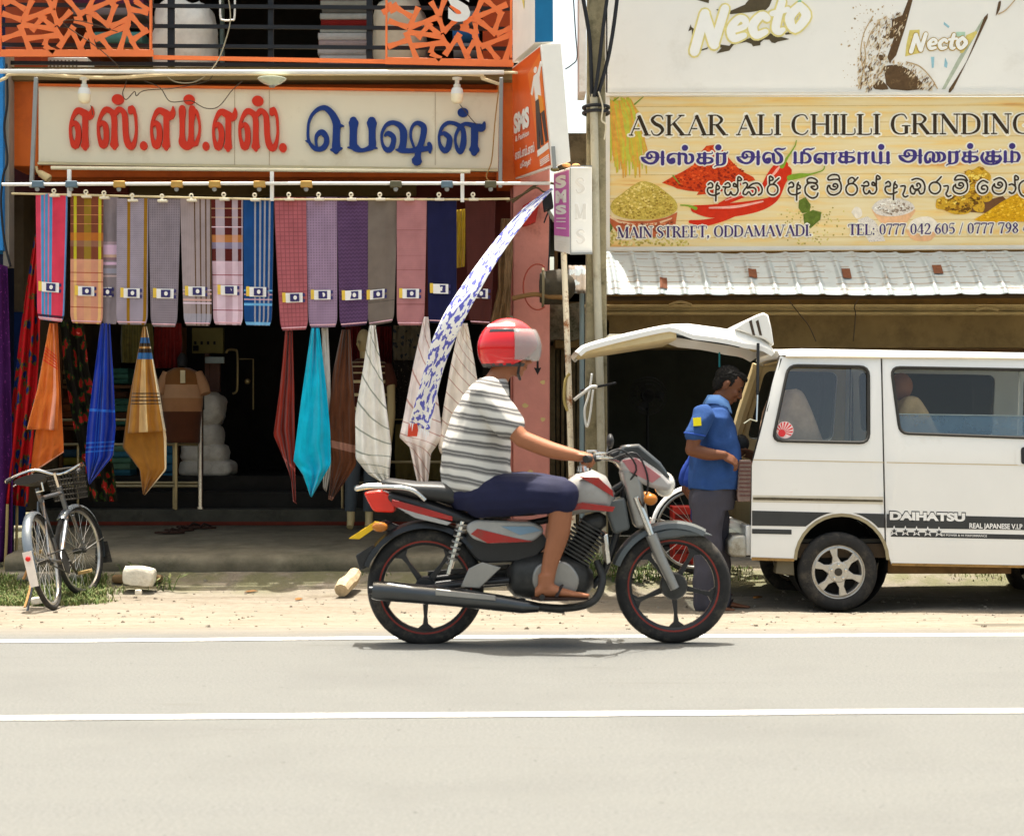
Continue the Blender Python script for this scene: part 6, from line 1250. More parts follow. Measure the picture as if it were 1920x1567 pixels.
#vehicles
rubber=M('rubber',(.022,.021,.02,1),.85,var=.2,vs=20,dirt=(.12,.10,.075,1),dirts=7,dirtlo=.5,dirthi=.8)
chrome=M('chrome',(.62,.61,.58,1),.15,1,var=.05)
alloy=M('alloy',(.50,.48,.44,1),.38,.85,var=.12,vs=12,dirt=(.22,.19,.14,1),dirts=9,dirtlo=.55,dirthi=.75)
blackp=M('black_plastic',(.02,.02,.021,1),.5,var=.1)
def glass(name,tint,refl=1.0,dens=.55):
 m=bpy.data.materials.new(name);m.use_nodes=True;nt=m.node_tree;nt.nodes.remove(nt.nodes['Principled BSDF']);out=nt.nodes['Material Output']
 tr=N(nt,'ShaderNodeBsdfTransparent');tr.inputs[0].default_value=tint;gl=N(nt,'ShaderNodeBsdfGlossy');gl.inputs['Roughness'].default_value=.03
 fz=N(nt,'ShaderNodeFresnel');fz.inputs[0].default_value=1.55;mx=N(nt,'ShaderNodeMixShader')
 nz=N(nt,'ShaderNodeTexNoise');nz.inputs['Scale'].default_value=3;tc=N(nt,'ShaderNodeTexCoord');nt.links.new(tc.outputs['Object'],nz.inputs['Vector'])
 df=N(nt,'ShaderNodeBsdfDiffuse');df.inputs[0].default_value=(.3,.29,.25,1);m2=N(nt,'ShaderNodeMixShader');m2.inputs[0].default_value=.02
 nt.links.new(mth(nt,'MULTIPLY',fz.outputs[0],refl),mx.inputs[0]);nt.links.new(tr.outputs[0],mx.inputs[1]);nt.links.new(gl.outputs[0],mx.inputs[2])
 nt.links.new(mx.outputs[0],m2.inputs[1]);nt.links.new(df.outputs[0],m2.inputs[2]);nt.links.new(m2.outputs[0],out.inputs[0]);return m
#van
VS,VD,VW=264.0,12.12,1.40
vx=lambda px:(px-960)/VS
vz=lambda py:H+(800-py)/VS
def inset(z,x=0):
 zb,zr=.86,1.62
 return .13*max(0,(z-zb)/(zr-zb))**1.5+.05*max(0,(.30-z)/.5)**2
def side(px,py,off=0,far=False):
 z=vz(py);y=inset(z)-off
 return Vector((vx(px),VD+VW-y if far else VD+y,z))
van=thing('van',Vector((vx(1840),VD+VW/2,-.2)),'white minivan parked on the dusty shoulder with its rear hatch raised','van')
vpaint=M('van_white',(.80,.79,.75,1),.28,var=.03,vs=1.5,dirt=(.58,.53,.43,1),dirts=1.5,dirtlo=.58,dirthi=.95,coat=.35)
seal=M('window_seal',(.028,.027,.024,1),.7)
inner=M('van_trim',lin(196,176,132),.8,var=.12,vs=3)
arch=[(1578+90*math.cos(R(a)),1052-90*math.sin(R(a)))for a in range(2,179,11)]
arcf=[(2062+90*math.cos(R(a)),1066-90*math.sin(R(a)))for a in range(2,179,11)]
W1=roundpoly([(1483,684),(1634,687),(1629,830),(1449,826)],17,4)
W2=roundpoly([(1677,688),(1962,693),(1962,822),(1688,812)],16,4)
W3=roundpoly([(2020,696),(2078,700),(2168,822),(2024,822)],14,4)
quarter=[(1408,1047),(1409,960),(1410,872),(1416,850),(1432,792),(1452,716),(1469,664),(1475,668),(1658.5,668),(1658.5,1056)]+[(1668 if i==0 else x,y)for i,(x,y)in enumerate([])]+[p for p in arch if p[0]<1658 and not(p[0]>1640 and p[1]>1046)]
door=[(1661.5,668),(2008,673),(2008,1063),(1669,1056)]+[p for p in arch if p[0]>1662][:0]+[(1668,1050),(1663.5,1024)]
quarter=[(1408,1047),(1409,960),(1410,872),(1416,850),(1432,792),(1452,716),(1469,664),(1475,668),(1658.5,668),(1658.5,1013)]+[p for p in arch if p[0]<1657 and p[1]<1040]+[(1488,1049)]
door=[(1661.5,668),(2008,673),(2008,1063),(1672,1057),(1668,1046),(1661.5,1018)]
front=[(2011,673),(2070,676),(2100,700),(2196,830),(2250,870),(2270,920),(2272,1040),(2262,1070),(2154,1068)]+arcf+[(2011,1064)]
def fn_side(off,far=False):return lambda x,z:side(x,z,off,far)
for far in(False,True):
 sg_=-1 if far else 1
 for nm,o_,hs in(('rear_quarter',quarter,[W1]),('sliding_door' if not far else 'side_panel',door,[W2]),('front_door',front,[W3])):
  mb=MB();mb.sheet(o_,hs,fn_side(0.004 if nm=='sliding_door' else 0,far),22,(0,.03*sg_,0));mb.build(nm,[vpaint],van,smooth=35)
 mb=MB();mb.sheet([(1655,664),(1665,664),(1674,1050),(1655,1010)],[],fn_side(-.02,far),60);mb.build('door_gap',seal,van)
 for w_ in(W1,W2,W3):
  n=len(w_);c=Vector((sum(p[0]for p in w_)/n,sum(p[1]for p in w_)/n))
  ringo=[side(p[0],p[1],.006,far)for p in w_]
  mb=MB();mb.tube(ringo,.012,6,closed=True);ws=mb.build('window_seal',seal,van)
  mb=MB();mb.sheet(w_,[],fn_side(-.012,far),40);mb.build('window_glass',glass('van_glass_%d'%len(bpy.data.materials),(.74,.80,.81,1),2.2 if w_ is W1 and not far else .9),van,smooth=180)
mb=MB();rings=[]
xsn=[1466,1480,1520,1600,1700,1800,1900,2000,2050,2074]
for i,px in enumerate(xsn):
 top=668+(px-1475)*.0085 if px>1480 else 664;row=[]
 y0=VD+inset(vz(top))-.012
 hh=(650 if px>1490 else 652)+(px-1475)*.0185
 if px>2040:hh+=(px-2040)*.5
 W_=VW-2*(y0-VD)
 prof=[(0,top),(.006,top-3),(.03,(top*.45+hh*.55)),(.09,hh+1.0),(.2,hh-1.5),(.5,hh-4),(.8,hh-1.5),(.91,hh+1.0),(.97,(top*.45+hh*.55)),(.994,top-3),(1,top),(.9,top+6),(.5,top+4),(.1,top+6)]
 rings.append([Vector((vx(px),y0+W_*a,vz(b)))for a,b in prof])
mb.rings(rings);mb.build('roof',vpaint,van,smooth=40)
mb=MB();mb.tube([side(x,667+(x-1475)*.0085,.016)for x in(1478,1600,1750,1900,2060)],.009,6);mb.build('gutter',M('gutter_cream',lin(226,214,190),.5),van)
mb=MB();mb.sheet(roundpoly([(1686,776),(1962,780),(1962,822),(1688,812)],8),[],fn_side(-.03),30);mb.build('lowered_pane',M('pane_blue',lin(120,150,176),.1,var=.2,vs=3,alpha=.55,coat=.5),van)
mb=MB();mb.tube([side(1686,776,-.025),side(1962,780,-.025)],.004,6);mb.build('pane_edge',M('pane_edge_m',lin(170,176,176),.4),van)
mb=MB();mb.sheet([(0.06,0),(.94,0),(1,1),(0,1)],[],lambda a,b:Vector((vx(2078+122*b),VD+.12+(VW-.24)*a,vz(690+145*b))),.2);mb.build('windscreen',glass('windscreen_glass',(.75,.82,.8,1)),van,smooth=180)
mb=MB();mb.sheet([(0,0),(1,0),(1,1),(0,1)],[],lambda a,b:Vector((vx(2198+72*min(1,b*2.5)**.6),VD+.02+(VW-.04)*a,vz(832+235*b))),.1,(-.03,0,0));mb.build('nose',vpaint,van,smooth=40)
mb=MB();mb.box((vx(1412),VD+.04,vz(1046)),(vx(2255),VD+VW-.04,vz(1020)));mb.build('floor_pan',M('underbody',lin(60,48,34),.9,var=.3),van)
mb=MB();mb.box((vx(1672),VD+.12,vz(1078)),(vx(1905),VD+.3,vz(1050)));mb.build('chassis_rail',M('rusty_chassis',lin(110,84,52),.9,var=.35,vs=10),van)
M('lip_rust',lin(150,116,66),.8,var=.35,vs=20)
for o_ in([(1409,1044),(1489,1047),(1489,1052),(1409,1050)],[(1672,1055),(2008,1061),(2008,1066),(1672,1060)]):mb=MB();mb.sheet(o_,[],fn_side(.006),30);mb.build('rusty_lip',MATS['lip_rust'],van)
mb=MB();mb.box((vx(1400),VD+.05,vz(1042)),(vx(1412),VD+VW-.05,vz(985)));mb.build('rear_sill',vpaint,van,bevel=.01)
mb=MB();mb.sheet([(1410,1040),(1412,870),(1440,780),(1472,676),(1650,676),(1650,1010),(1490,1010)],[W1],lambda x,z:side(x,z,-.05,True),40);mb.build('inner_panel',inner,van)
mb=MB();mb.box((vx(1420),VD+.1,vz(1019)),(vx(2000),VD+VW-.1,vz(1012)));mb.build('load_floor',M('van_carpet',lin(70,64,54),.95),van)
mb=MB();mb.box((vx(1480),VD+.15,vz(675)),(vx(2050),VD+VW-.15,vz(671)));mb.build('headlining',inner,van)
mb=MB();mb.tube([Vector((vx(1470),VD+.14,vz(672))),Vector((vx(1440),VD+.06,vz(770))),Vector((vx(1416),VD+.03,vz(860))),Vector((vx(1412),VD+.03,vz(985)))],.018,8);mb.build('hatch_seal',seal,van)
mb=MB();mb.tube([Vector((vx(1470),VD+VW-.14,vz(672))),Vector((vx(1440),VD+VW-.08,vz(770))),Vector((vx(1416),VD+VW-.05,vz(860))),Vector((vx(1412),VD+VW-.05,vz(985)))],.05,8);mb.build('hatch_frame',inner,van)
mb=MB();mb.ell((vx(1402),VD+.35,vz(833)),(.06,.05,.07));mb.build('speaker_pod',blackp,van)
seatm=M('seat_cloth',lin(200,164,120),.9,var=.2,vs=12,bump=.2)
def seat(px,y,parent=van):
 mb=MB();prof=[(px,830),(px+46,838),(px+98,838),(px+80,806),(px+62,770),(px+44,742),(px+20,740),(px+6,775)]
 mb.prism([Vector((vx(a),y,vz(b)))for a,b in prof],(0,.42,0));st=mb.build('seat_back',seatm,parent,bevel=.04)
 mb=MB();mb.ell((vx(px+20),y+.21,vz(722)),(.085,.13,.10));mb.build('headrest',M('headrest_%d_%d'%(px,y*10),lin(150,96,66),.9,var=.15),parent)
 mb=MB();mb.tube([(vx(px+22),y+.16,vz(745)),(vx(px+20),y+.16,vz(728))],.01,6);mb.build('headrest_stem',chrome,parent)
 mb=MB();mb.box((vx(px+30),y,vz(880)),(vx(px+150),y+.42,vz(838)));mb.build('seat_cushion',seatm,parent,bevel=.04)
seat(1692,VD+.18);seat(1692,VD+.80)
mb=MB();mb.prism([Vector((vx(a),VD+.2,vz(b)))for a,b in((1462,836),(1560,840),(1534,770),(1516,730),(1492,724),(1474,770))],(0,1.0,0));mb.build('rear_bench',M('bench_cloth',lin(190,158,132),.9,var=.2,vs=12),van,bevel=.05)
dk=M('stripe_charcoal',(.040,.042,.042,1),.4,var=.15)
ty=lambda x,a,b:a+(b-a)*(x-1410)/510
def band(a0,a1,b0,b1,x0,x1,nm,off=.0055):
 top=[(x0+(x1-x0)*i/6,ty(x0+(x1-x0)*i/6,a0,a1))for i in range(7)];bot=[(x,ty(x,b0,b1))for x,_ in reversed(top)]
 poly=top+bot
 mb=MB();q=[]
 cells=int((x1-x0)/6)+1
 for i in range(cells):
  xa,xb=x0+(x1-x0)*i/cells,x0+(x1-x0)*(i+1)/cells
  def low(x,y):
   dx=abs(x-1578)
   return min(y,1052-math.sqrt(max(0,93**2-dx*dx)))if dx<93 else y
  p=[(xa,ty(xa,a0,a1)),(xb,ty(xb,a0,a1)),(xb,low(xb,ty(xb,b0,b1))),(xa,low(xa,ty(xa,b0,b1)))]
  if p[2][1]<=p[1][1]+.3 and p[3][1]<=p[0][1]+.3:continue
  mb.add([side(x,max(y,ty(x,a0,a1)),off)for x,y in p],[(3,2,1,0)])
 mb.build(nm,dk,van,smooth=0)
band(957,969.5,985,993.5,1410,1658,'charcoal_stripe',.003);band(957,969.5,985,993.5,1662,2008,'charcoal_stripe')
band(991,1002,1000,1011,1410,1484,'charcoal_stripe',.003);band(991,1002,1000,1011,1670,2008,'charcoal_stripe')
lw=M('decal_white',(.78,.77,.74,1),.4)
def vtext(mb,s,x0,y0,x1,y1,sl,off,bold=.02):
 o=side(x0,y1,off);e1=side(x1,y1+sl*(x1-x0),off)-o;e2=side(x0,y0,off)-o;text(mb,s,(o,e1,e2),bold=bold,th=0)
mb=MB();vtext(mb,'DAIHATSU',1666.5,956.5,1810.5,977,.022,.0058,.09);mb.build('lettering_shadow',dk,van,smooth=0)
mb=MB();vtext(mb,'DAIHATSU',1668,958.5,1809,974.5,.022,.0072,.055);vtext(mb,'REAL JAPANESE V.I.P CAR',1817,980,1942,993,.02,.0072,.03);vtext(mb,'HI POWER & HI PERFORMANCE',1766,1000.5,1850,1004.5,.022,.0072,.01);mb.build('lettering',lw,van,smooth=0)
def star(mb,cx,cy,r,off):
 pts=[(cx+(r if k%2==0 else r*.42)*math.sin(math.pi*k/5),cy-(r if k%2==0 else r*.42)*math.cos(math.pi*k/5))for k in range(10)]
 mb.add([side(cx,cy,off)]+[side(x,y,off)for x,y in pts],[(0,1+(k+1)%10,1+k)for k in range(10)])
for i in range(5):
 cx=1676+21*i;cy=995+.45*i
 mb=MB();star(mb,cx,cy,10.5,.0072);mb.build('star_decal',lw,van,smooth=0);mb=MB();star(mb,cx,cy+.3,5.6,.0084);mb.build('star_decal',dk,van,smooth=0)
mb=MB();mb.sheet([(1411,928),(1656,931),(1656,945),(1411,941)],[],fn_side(.002),40,(0,.008,0));mb.build('slide_rail',M('rail_silver',lin(206,198,180),.4,metal=.3),van)
mb=MB();mb.sheet([(1412,932),(1430,932),(1655,937),(1655,941),(1412,937)],[],fn_side(.0045),40);mb.build('rail_groove',M('groove_dark',lin(86,78,60),.7,var=.4,vs=30),van)
mb=MB();mb.sheet([(1412,861),(1658,866),(1658,867.6),(1412,862.4)],[],fn_side(.002),40);mb.build('crease_line',M('crease',lin(196,176,136),.5),van);mb=MB();mb.sheet([(1662,866),(2008,873),(2008,874.6),(1662,867.6)],[],fn_side(.006),40);mb.build('crease_line',MATS['crease'],van)
mb=MB();mb.sheet(roundpoly([(1903,838),(1950,838),(1950,872),(1903,872)],8),[],fn_side(.0065),20);mb.build('handle_recess',vpaint,van);mb=MB();mb.sheet(roundpoly([(1914,838),(1950,838),(1950,870),(1914,870)],6),[],fn_side(.012),20,(0,.01,0));mb.build('door_handle',blackp,van)
def gl_(x,y,o=-.0095):return side(x,y,o)
mb=MB();n=24;mb.add([gl_(1473,806)]+[gl_(1473+16*math.cos(2*math.pi*k/n),806+16*math.sin(2*math.pi*k/n))for k in range(n)],[(0,1+k,1+(k+1)%n)for k in range(n)],0)
for k in range(9):
 a=R(-175+k*26);b_=a+R(12);mb.add([gl_(1469,811,-.008),gl_(1473+15*math.cos(a),806+15*math.sin(a),-.008),gl_(1473+15*math.cos(b_),806+15*math.sin(b_),-.008)],[(0,1,2)],1)
mb.add([gl_(1467,812,-.007)]+[gl_(1467+7*math.cos(2*math.pi*k/12),812+7*math.sin(2*math.pi*k/12),-.007)for k in range(12)],[(0,1+k,1+(k+1)%12)for k in range(12)],1)
mb.build('window_sticker',[M('sticker_pale',lin(236,206,200),.5),M('sticker_red',lin(214,52,56),.5)],van,smooth=0)
mb=MB();mb.prism([Vector((vx(a),VD+.005,vz(b)))for a,b in((1386,862),(1408,862),(1410,868),(1408,940),(1384,941),(1382,930))],(0,.16,0));mb.build('tail_lamp',M('lamp_smoke',lin(112,92,84),.2,var=.2,vs=30,coat=.5),van,bevel=.008)
mb=MB()
for i in range(9):mb.bar((vx(1386),VD+.002,vz(868+i*7.6)),(vx(1408),VD+.002,vz(868+i*7.6)),.004,.006)
mb.build('lamp_ribs',M('lamp_red',lin(88,40,36),.3),van)
mb=MB();mb.prism([Vector((vx(a),VD+VW-.17,vz(b)))for a,b in((1386,862),(1408,862),(1408,940),(1384,941))],(0,.165,0));mb.build('tail_lamp',MATS['lamp_smoke'],van,bevel=.008)
mb=MB();prof=[(1398,1002),(1374,1004),(1366,1014),(1366,1036),(1372,1044),(1400,1045)]
mb.prism([Vector((vx(a),VD-.01,vz(b)))for a,b in prof],(0,VW+.02,0));mb.build('rear_bumper',M('bumper_grey',lin(160,158,148),.35,var=.15,metal=.3,dirt=lin(110,96,72),dirts=6),van,bevel=.02)
mb=MB();mb.prism([Vector((vx(a),VD+.05,vz(b)))for a,b in((1494,1000),(1482,1010),(1460,1046),(1456,1076),(1492,1080),(1490,1046))],(0,.12,0));mb.build('mud_flap',M('flap_grey',lin(104,96,78),.8,var=.2),van,bevel=.006)
mb=MB();mb.sheet([(1484,1050)]+list(reversed(arch))+[(1672,1050)]+[(1578+84*math.cos(R(a)),1052-84*math.sin(R(a)))for a in range(2,179,11)],[],fn_side(.004),40,(0,.012,0));mb.build('arch_lip',M('arch_trim',lin(150,138,108),.6),van)
mb=MB();mb.lathe([(.34,.03),(.34,.34)],(vx(1578),VD+.02,vz(1056)),'Y',32);mb.build('wheel_well',M('well_black',(.010,.0095,.009,1),.95),van)
mb=MB();mb.add([(vx(1578)+.34*math.cos(k*math.pi/12),VD+.36,vz(1056)+.34*math.sin(k*math.pi/12))for k in range(24)],[tuple(range(24))]);mb.build('wheel_well',MATS['well_black'],van)
def van_wheel(px,py,y,face=-1):
 c=Vector((vx(px),y,vz(py)));r=.281;w_=.155
 mb=MB();mb.lathe([(.19,-.065*1),(.205,-.075),(.25,-.078),(.27,-.06),(r,-.04),(r,.04),(.27,.06),(.25,.078),(.2,.075),(.185,.06)],c+Vector((0,w_/2,0)),'Y',48);tyre=mb.build('tyre',rubber,van,smooth=50)
 mb=MB();c2=c+Vector((0,.018 if face<0 else w_-.018,0))
 mb.lathe([(.192,.0),(.188,-.008*-face*-1),(.168,.002),(.160,.03),(.158,.10)],c2,'Y',40)
 for k in range(6):
  a=R(90+60*k+12);d=Vector((math.cos(a),0,math.sin(a)));n_=Vector((-math.sin(a),0,math.cos(a)))
  mb.prism([c2+d*.05+n_*.038,c2+d*.11+n_*.018,c2+d*.172+n_*.03,c2+d*.172-n_*.03,c2+d*.11-n_*.018,c2+d*.05-n_*.038],(0,-face*.03,0))
 mb.lathe([(0,-.004),(.07,-.004),(.078,.006),(.078,.04)],c2,'Y',28);rim=mb.build('rim',alloy,van,bevel=.003)
 mb=MB();mb.lathe([(0,-.012),(.026,-.012),(.03,.0)],c2,'Y',20)
 mb.build('hub_cap',M('cap_%d_%d'%(px,y*9),lin(60,54,44),.6),van)
 for k in range(5):
  a=R(90+72*k);mb=MB();mb.lathe([(0,-.018),(.008,-.016),(.010,0)],c2+Vector((.052*math.cos(a),0,.052*math.sin(a))),'Y',10);mb.build('wheel_nut',chrome,van)
 mb=MB();mb.lathe([(.0,.07),(.155,.07)],c2,'Y',30);mb.build('brake_plate',MATS['well_black'],van)
van_wheel(1572,1072,VD-.015);van_wheel(2060,1086,VD-.015)
van_wheel(1550,1073,VD+VW-.15,1);van_wheel(2060,1086,VD+VW-.15,1)
mb=MB();mb.tube([(vx(1572),VD+.1,vz(1073)),(vx(1572),VD+VW-.1,vz(1073))],.04,10);mb.ell((vx(1572),VD+VW/2,vz(1073)),.11);mb.build('axle',MATS['underbody'],van)
hc=cr([(1464,654),(1440,634),(1400,619),(1340,608),(1268,604),(1180,621),(1100,642),(1080,656)],6)
L_=[0]
for a,b in zip(hc,hc[1:]):L_.append(L_[-1]+math.dist(a,b))
def hatch(s,w_,off=0):
 s=max(0,min(s,L_[-1]-1e-3));i=max(k for k in range(len(L_)-1)if L_[k]<=s);f=(s-L_[i])/(L_[i+1]-L_[i])
 a,b=Vector(hc[i]),Vector(hc[i+1]);p=a+(b-a)*f;t=(b-a).normalized();nn=Vector((-t.y,t.x))
 if nn.y<0:nn=-nn
 p=p+nn*(off+22*max(0,1-min(w_,1-w_)/.075)**2*(.35+.65*min(1,s/60))*(1-.72*min(1,max(0,(s-175)/40))))
 nar=.10+.05*(1-min(1,s/200))
 return Vector((vx(p.x),VD+nar+(VW-2*nar)*w_,vz(p.y)))
T_=L_[-1]
gw=[(a,b)for a,b in rrect(50,.1,196,.9,.06,3)];gw=[(50+14*0+(a-50),b)for a,b in gw]
gw=[(46,.16),(60,.1),(180,.08),(198,.14),(198,.86),(180,.92),(60,.9),(46,.84)]
mb=MB();o=[(T_*i/24,0)for i in range(25)]+[(T_,i/8)for i in range(1,8)]+[(T_*i/24,1)for i in range(24,-1,-1)]+[(0,i/8)for i in range(7,0,-1)]
mb.sheet([(a,b*300)for a,b in o],[[(a,b*300)for a,b in gw]],lambda a,b:hatch(a,b/300),16)
k_=len(mb.v);
top_v=list(mb.v);top_f=list(mb.f)
mb2=MB();mb2.sheet([(a,b*300)for a,b in o],[[(a,b*300)for a,b in gw]],lambda a,b:hatch(a,b/300,9),16)
mb.add(mb2.v,[tuple(reversed(f))for f in mb2.f],0)
for lp in(o,gw):
 for(a0,b0),(a1,b1)in zip(lp,lp[1:]+lp[:1]):mb.add([hatch(a0,b0),hatch(a1,b1),hatch(a1,b1,9),hatch(a0,b0,9)],[(0,1,2,3)])
mb.build('hatch_door',vpaint,van,smooth=40)
mb=MB();mb.sheet([(a,b*300)for a,b in gw],[],lambda a,b:hatch(a,b/300,5),20);mb.build('hatch_glass',glass('hatch_glass_mat',(.30,.34,.34,1)),van,smooth=180)
mb=MB();mb.tube([hatch(a,b,9)for a,b in gw],.012,6,closed=True);mb.build('glass_seal',seal,van)
mb=MB();ol=[(205,.03),(215,.02),(T_-12,.05),(T_-4,.12),(T_-4,.88),(T_-12,.95),(215,.98),(205,.97)]
rg=[[hatch(a,b,8)for a,b in ol],[hatch(a,b,24 if a<300 else 16)for a,b in ol],[hatch(212+(a-212)*.97,.5+(b-.5)*.95,30 if a<300 else 18)for a,b in ol]]
mb.rings(rg,cap=True);mb.build('hatch_trim',M('hatch_trim_mat',lin(206,190,150),.75,var=.1),van,smooth=30)
mb=MB();mb.ell(hatch(40,.16,14),(.05,.06,.05));mb.build('hinge_pod',inner,van)
mb=MB();mb.box((vx(1150),VD+.5,vz(626)),(vx(1185),VD+.9,vz(619)));mb.build('number_plate_lamp',M('lamp_housing',lin(170,166,150),.5),van)
mb=MB();mb.prism([Vector((vx(a),VD+.16,vz(b)))for a,b in((1382,614),(1400,600),(1424,588),(1438,583),(1447,588),(1453,612),(1458,646),(1440,634))],(0,VW-.32,0));mb.build('spoiler',vpaint,van,bevel=.012)
for xa in(1410,1423):
 mb=MB();mb.prism([Vector((vx(a),VD+.157,vz(b)))for a,b in((xa,600),(xa+5,597),(xa+12,627),(xa+7,626))],(0,.004,0));mb.build('spoiler_stripe',M('spoiler_stripe_%d'%xa,lin(70,56,44),.5),van)
mb=MB();mb.tube([Vector((vx(1426),VD+.12,vz(642))),Vector((vx(1423),VD+.07,vz(740)))],.011,10);mb.build('gas_strut',blackp,van);mb=MB();mb.tube([Vector((vx(1423),VD+.07,vz(740))),Vector((vx(1420),VD+.04,vz(790)))],.007,8);mb.build('strut_rod',chrome,van)
mb=MB();mb.tube([Vector((vx(a),VD+.03,vz(b)))for a,b in((1420,790),(1408,786),(1396,794))],.005,6);mb.build('strut_cable',M('pale_cable',lin(170,170,150),.6),van)
mb=MB();mb.box((vx(1362),VD+.45,vz(684)),(vx(1365),VD+.46,vz(655)));mb.build('pull_strap',M('teal_strap',lin(40,130,140),.7),van)
#motorcycle
MS,MD=365.0,8.77
def q(px,py,dy=0):return Vector(((px-960)/MS,MD+dy,H+(800-py)/MS))
mc=thing('motorcycle',q(1030,1205),'red white and black motorcycle crossing the road with its rider','motorcycle')
mred=M('moto_red',lin(160,30,24),.35,var=.15,coat=.4,dirt=lin(120,60,48),dirts=8);mwhite=M('moto_white',(.34,.33,.31,1),.35,var=.12,coat=.3,dirt=(.26,.23,.19,1),dirts=7,dirtlo=.52,dirthi=.8);mblack=M('moto_black',(.016,.016,.017,1),.35,var=.15,coat=.2)
engm=M('engine_metal',(.045,.044,.041,1),.5,.4,var=.3,vs=18);forkm=M('fork_alloy',(.30,.29,.27,1),.4,.7,var=.15);seatv=M('seat_vinyl',(.035,.035,.034,1),.42,var=.15,vs=6,bump=.15,bs=150)
def moto_wheel(px,py,rr_,wd,nsp,rot):
 c=q(px,py);mb=MB();R0=rr_
 mb.lathe([(R0-.062,-wd*.36),(R0-.045,-wd*.5),(R0-.018,-wd*.46),(R0-.004,-wd*.25),(R0,0),(R0-.004,wd*.25),(R0-.018,wd*.46),(R0-.045,wd*.5),(R0-.062,wd*.36)],c,'Y',64);mb.build('tyre',rubber,mc,smooth=50)
 mb=MB();mb.lathe([(R0-.056,-wd*.36),(R0-.072,-wd*.34),(R0-.084,-wd*.2),(R0-.084,wd*.2),(R0-.072,wd*.34),(R0-.056,wd*.36)],c,'Y',64)
 for k in range(nsp):
  a=R(rot+360*k/nsp);d=Vector((math.cos(a),0,math.sin(a)));n_=Vector((-math.sin(a),0,math.cos(a)))
  mb.prism([c+d*.03+n_*.018+Vector((0,-.012,0)),c+d*.15+n_*.009+Vector((0,-.012,0)),c+d*(R0-.11)+n_*.014+Vector((0,-.012,0)),c+d*(R0-.08)+n_*.05+Vector((0,-.012,0)),c+d*(R0-.08)-n_*.05+Vector((0,-.012,0)),c+d*(R0-.11)-n_*.014+Vector((0,-.012,0)),c+d*.15-n_*.009+Vector((0,-.012,0)),c+d*.03-n_*.018+Vector((0,-.012,0))],(0,.024,0))
 mb.lathe([(0,-.05),(.045,-.05),(.055,-.04),(.055,.04),(.045,.05),(0,.05)],c,'Y',28)
 rim=mb.build('rim',mblack,mc,bevel=.002)
 for sy in(-1,1):
  mb=MB();mb.lathe([(R0-.060,sy*wd*.372),(R0-.069,sy*wd*.352)],c,'Y',64);mb.build('red_rim_tape',M('rim_tape_%d_%d'%(px,sy),lin(128,44,34),.6),mc)
moto_wheel(798,1100,.300,.095,5,270);moto_wheel(1262,1097,.297,.085,5,275)
def mprism(name,pts,y0,y1,mat,bevel=.01,parent=None):
 mb=MB();mb.prism([q(x,y,y0)for x,y in pts],(0,y1-y0,0));return mb.build(name,mat,parent or mc,bevel=bevel)
def mtube(name,pts,r,mat,dy=0,n=10,flat=None):
 if len(pts)>2:pts=cr([(p[0],p[1],p[2]if len(p)>2 else dy)for p in pts],5)
 mb=MB();mb.tube([q(p[0],p[1],p[2]if len(p)>2 else dy)for p in pts],r,n,flat=flat);return mb.build(name,mat,mc)
def mloft(name,secs,mat,smooth=180,sq=.7):
 """sections along x: (px, py centre, half height px, half width m)"""
 mb=MB();rings=[]
 e=lambda v,k:math.copysign(abs(v)**k,v)
 for px,py,hh,hw in secs:
  rings.append([q(px,py+hh*e(math.sin(a),sq),hw*e(math.cos(a),sq))for a in[2*math.pi*k/20 for k in range(20)]])
 mb.rings(rings);return mb.build(name,mat,mc,smooth=smooth)
mtube('frame_tube',[(1172,905),(1130,930),(1060,965),(960,985),(880,978),(760,955)],.018,mblack);mtube('frame_tube',[(1172,915),(1160,985),(1135,1065),(1110,1100)],.02,mblack)
for sy in(-.085,.085):mtube('swing_arm',[(955,1085,sy),(870,1092,sy),(796,1101,sy)],.017,mblack)
for sy in(-.115,.115):
 mb=MB();mb.tube([q(868,975,sy),q(842,1072,sy)],.012,8);mb.build('shock_rod',chrome,mc)
 mb=MB();mb.tube([q(868-26*t,975+97*t,sy)+Vector((.024*math.cos(t*60),.024*math.sin(t*60),0))for t in[i/90*.75+.05 for i in range(91)]],.005,6);mb.build('shock_spring',forkm,mc)
mloft('engine_case',[(950,1085,18,.05),(965,1082,36,.12),(1010,1080,46,.14),(1060,1082,44,.14),(1095,1085,34,.11),(1112,1086,14,.05)],engm)
mb=MB();ax_=(q(1112,985)-q(1078,1042)).normalized();sd_=Vector((ax_.z,0,-ax_.x))
for i in range(10):
 p=q(1076,1044)+ax_*(.02*i);k=.085 if i<8 else .07
 mb.hexa([p+sd_*a_*k+Vector((0,b_*.085,0))+ax_*c_ for c_ in(0,.009)for a_,b_ in((-1,-1),(1,-1),(1,1),(-1,1))])
mb.tube([q(1076,1044),q(1112,985)],.055,14)
mb.build('cylinder_fins',engm,mc)
mloft('cylinder_head',[(1085,990,8,.05),(1095,984,18,.075),(1122,978,20,.075),(1136,976,10,.05)],engm)
mprism('chain_guard',[(800,1074),(955,1060),(958,1070),(800,1084)],.10,.118,mblack,.003)
mb=MB();mb.lathe([(0,-.064),(.062,-.062),(.07,-.05),(.07,0)],q(1262,1097),'Y',30);mb.build('brake_drum',engm,mc)
mprism('crankcase_cover',roundpoly([(1005,1052),(1062,1046),(1088,1080),(1072,1116),(1015,1118),(994,1086)],18),-.155,-.12,forkm,.008)
mprism('chain_case',roundpoly([(960,1066),(962,1100),(800,1116),(776,1104),(782,1086)],10),.085,.12,mblack)
mprism('air_box',roundpoly([(880,985),(1000,980),(1030,1015),(1000,1050),(900,1055),(870,1020)],14),-.07,.07,mblack)
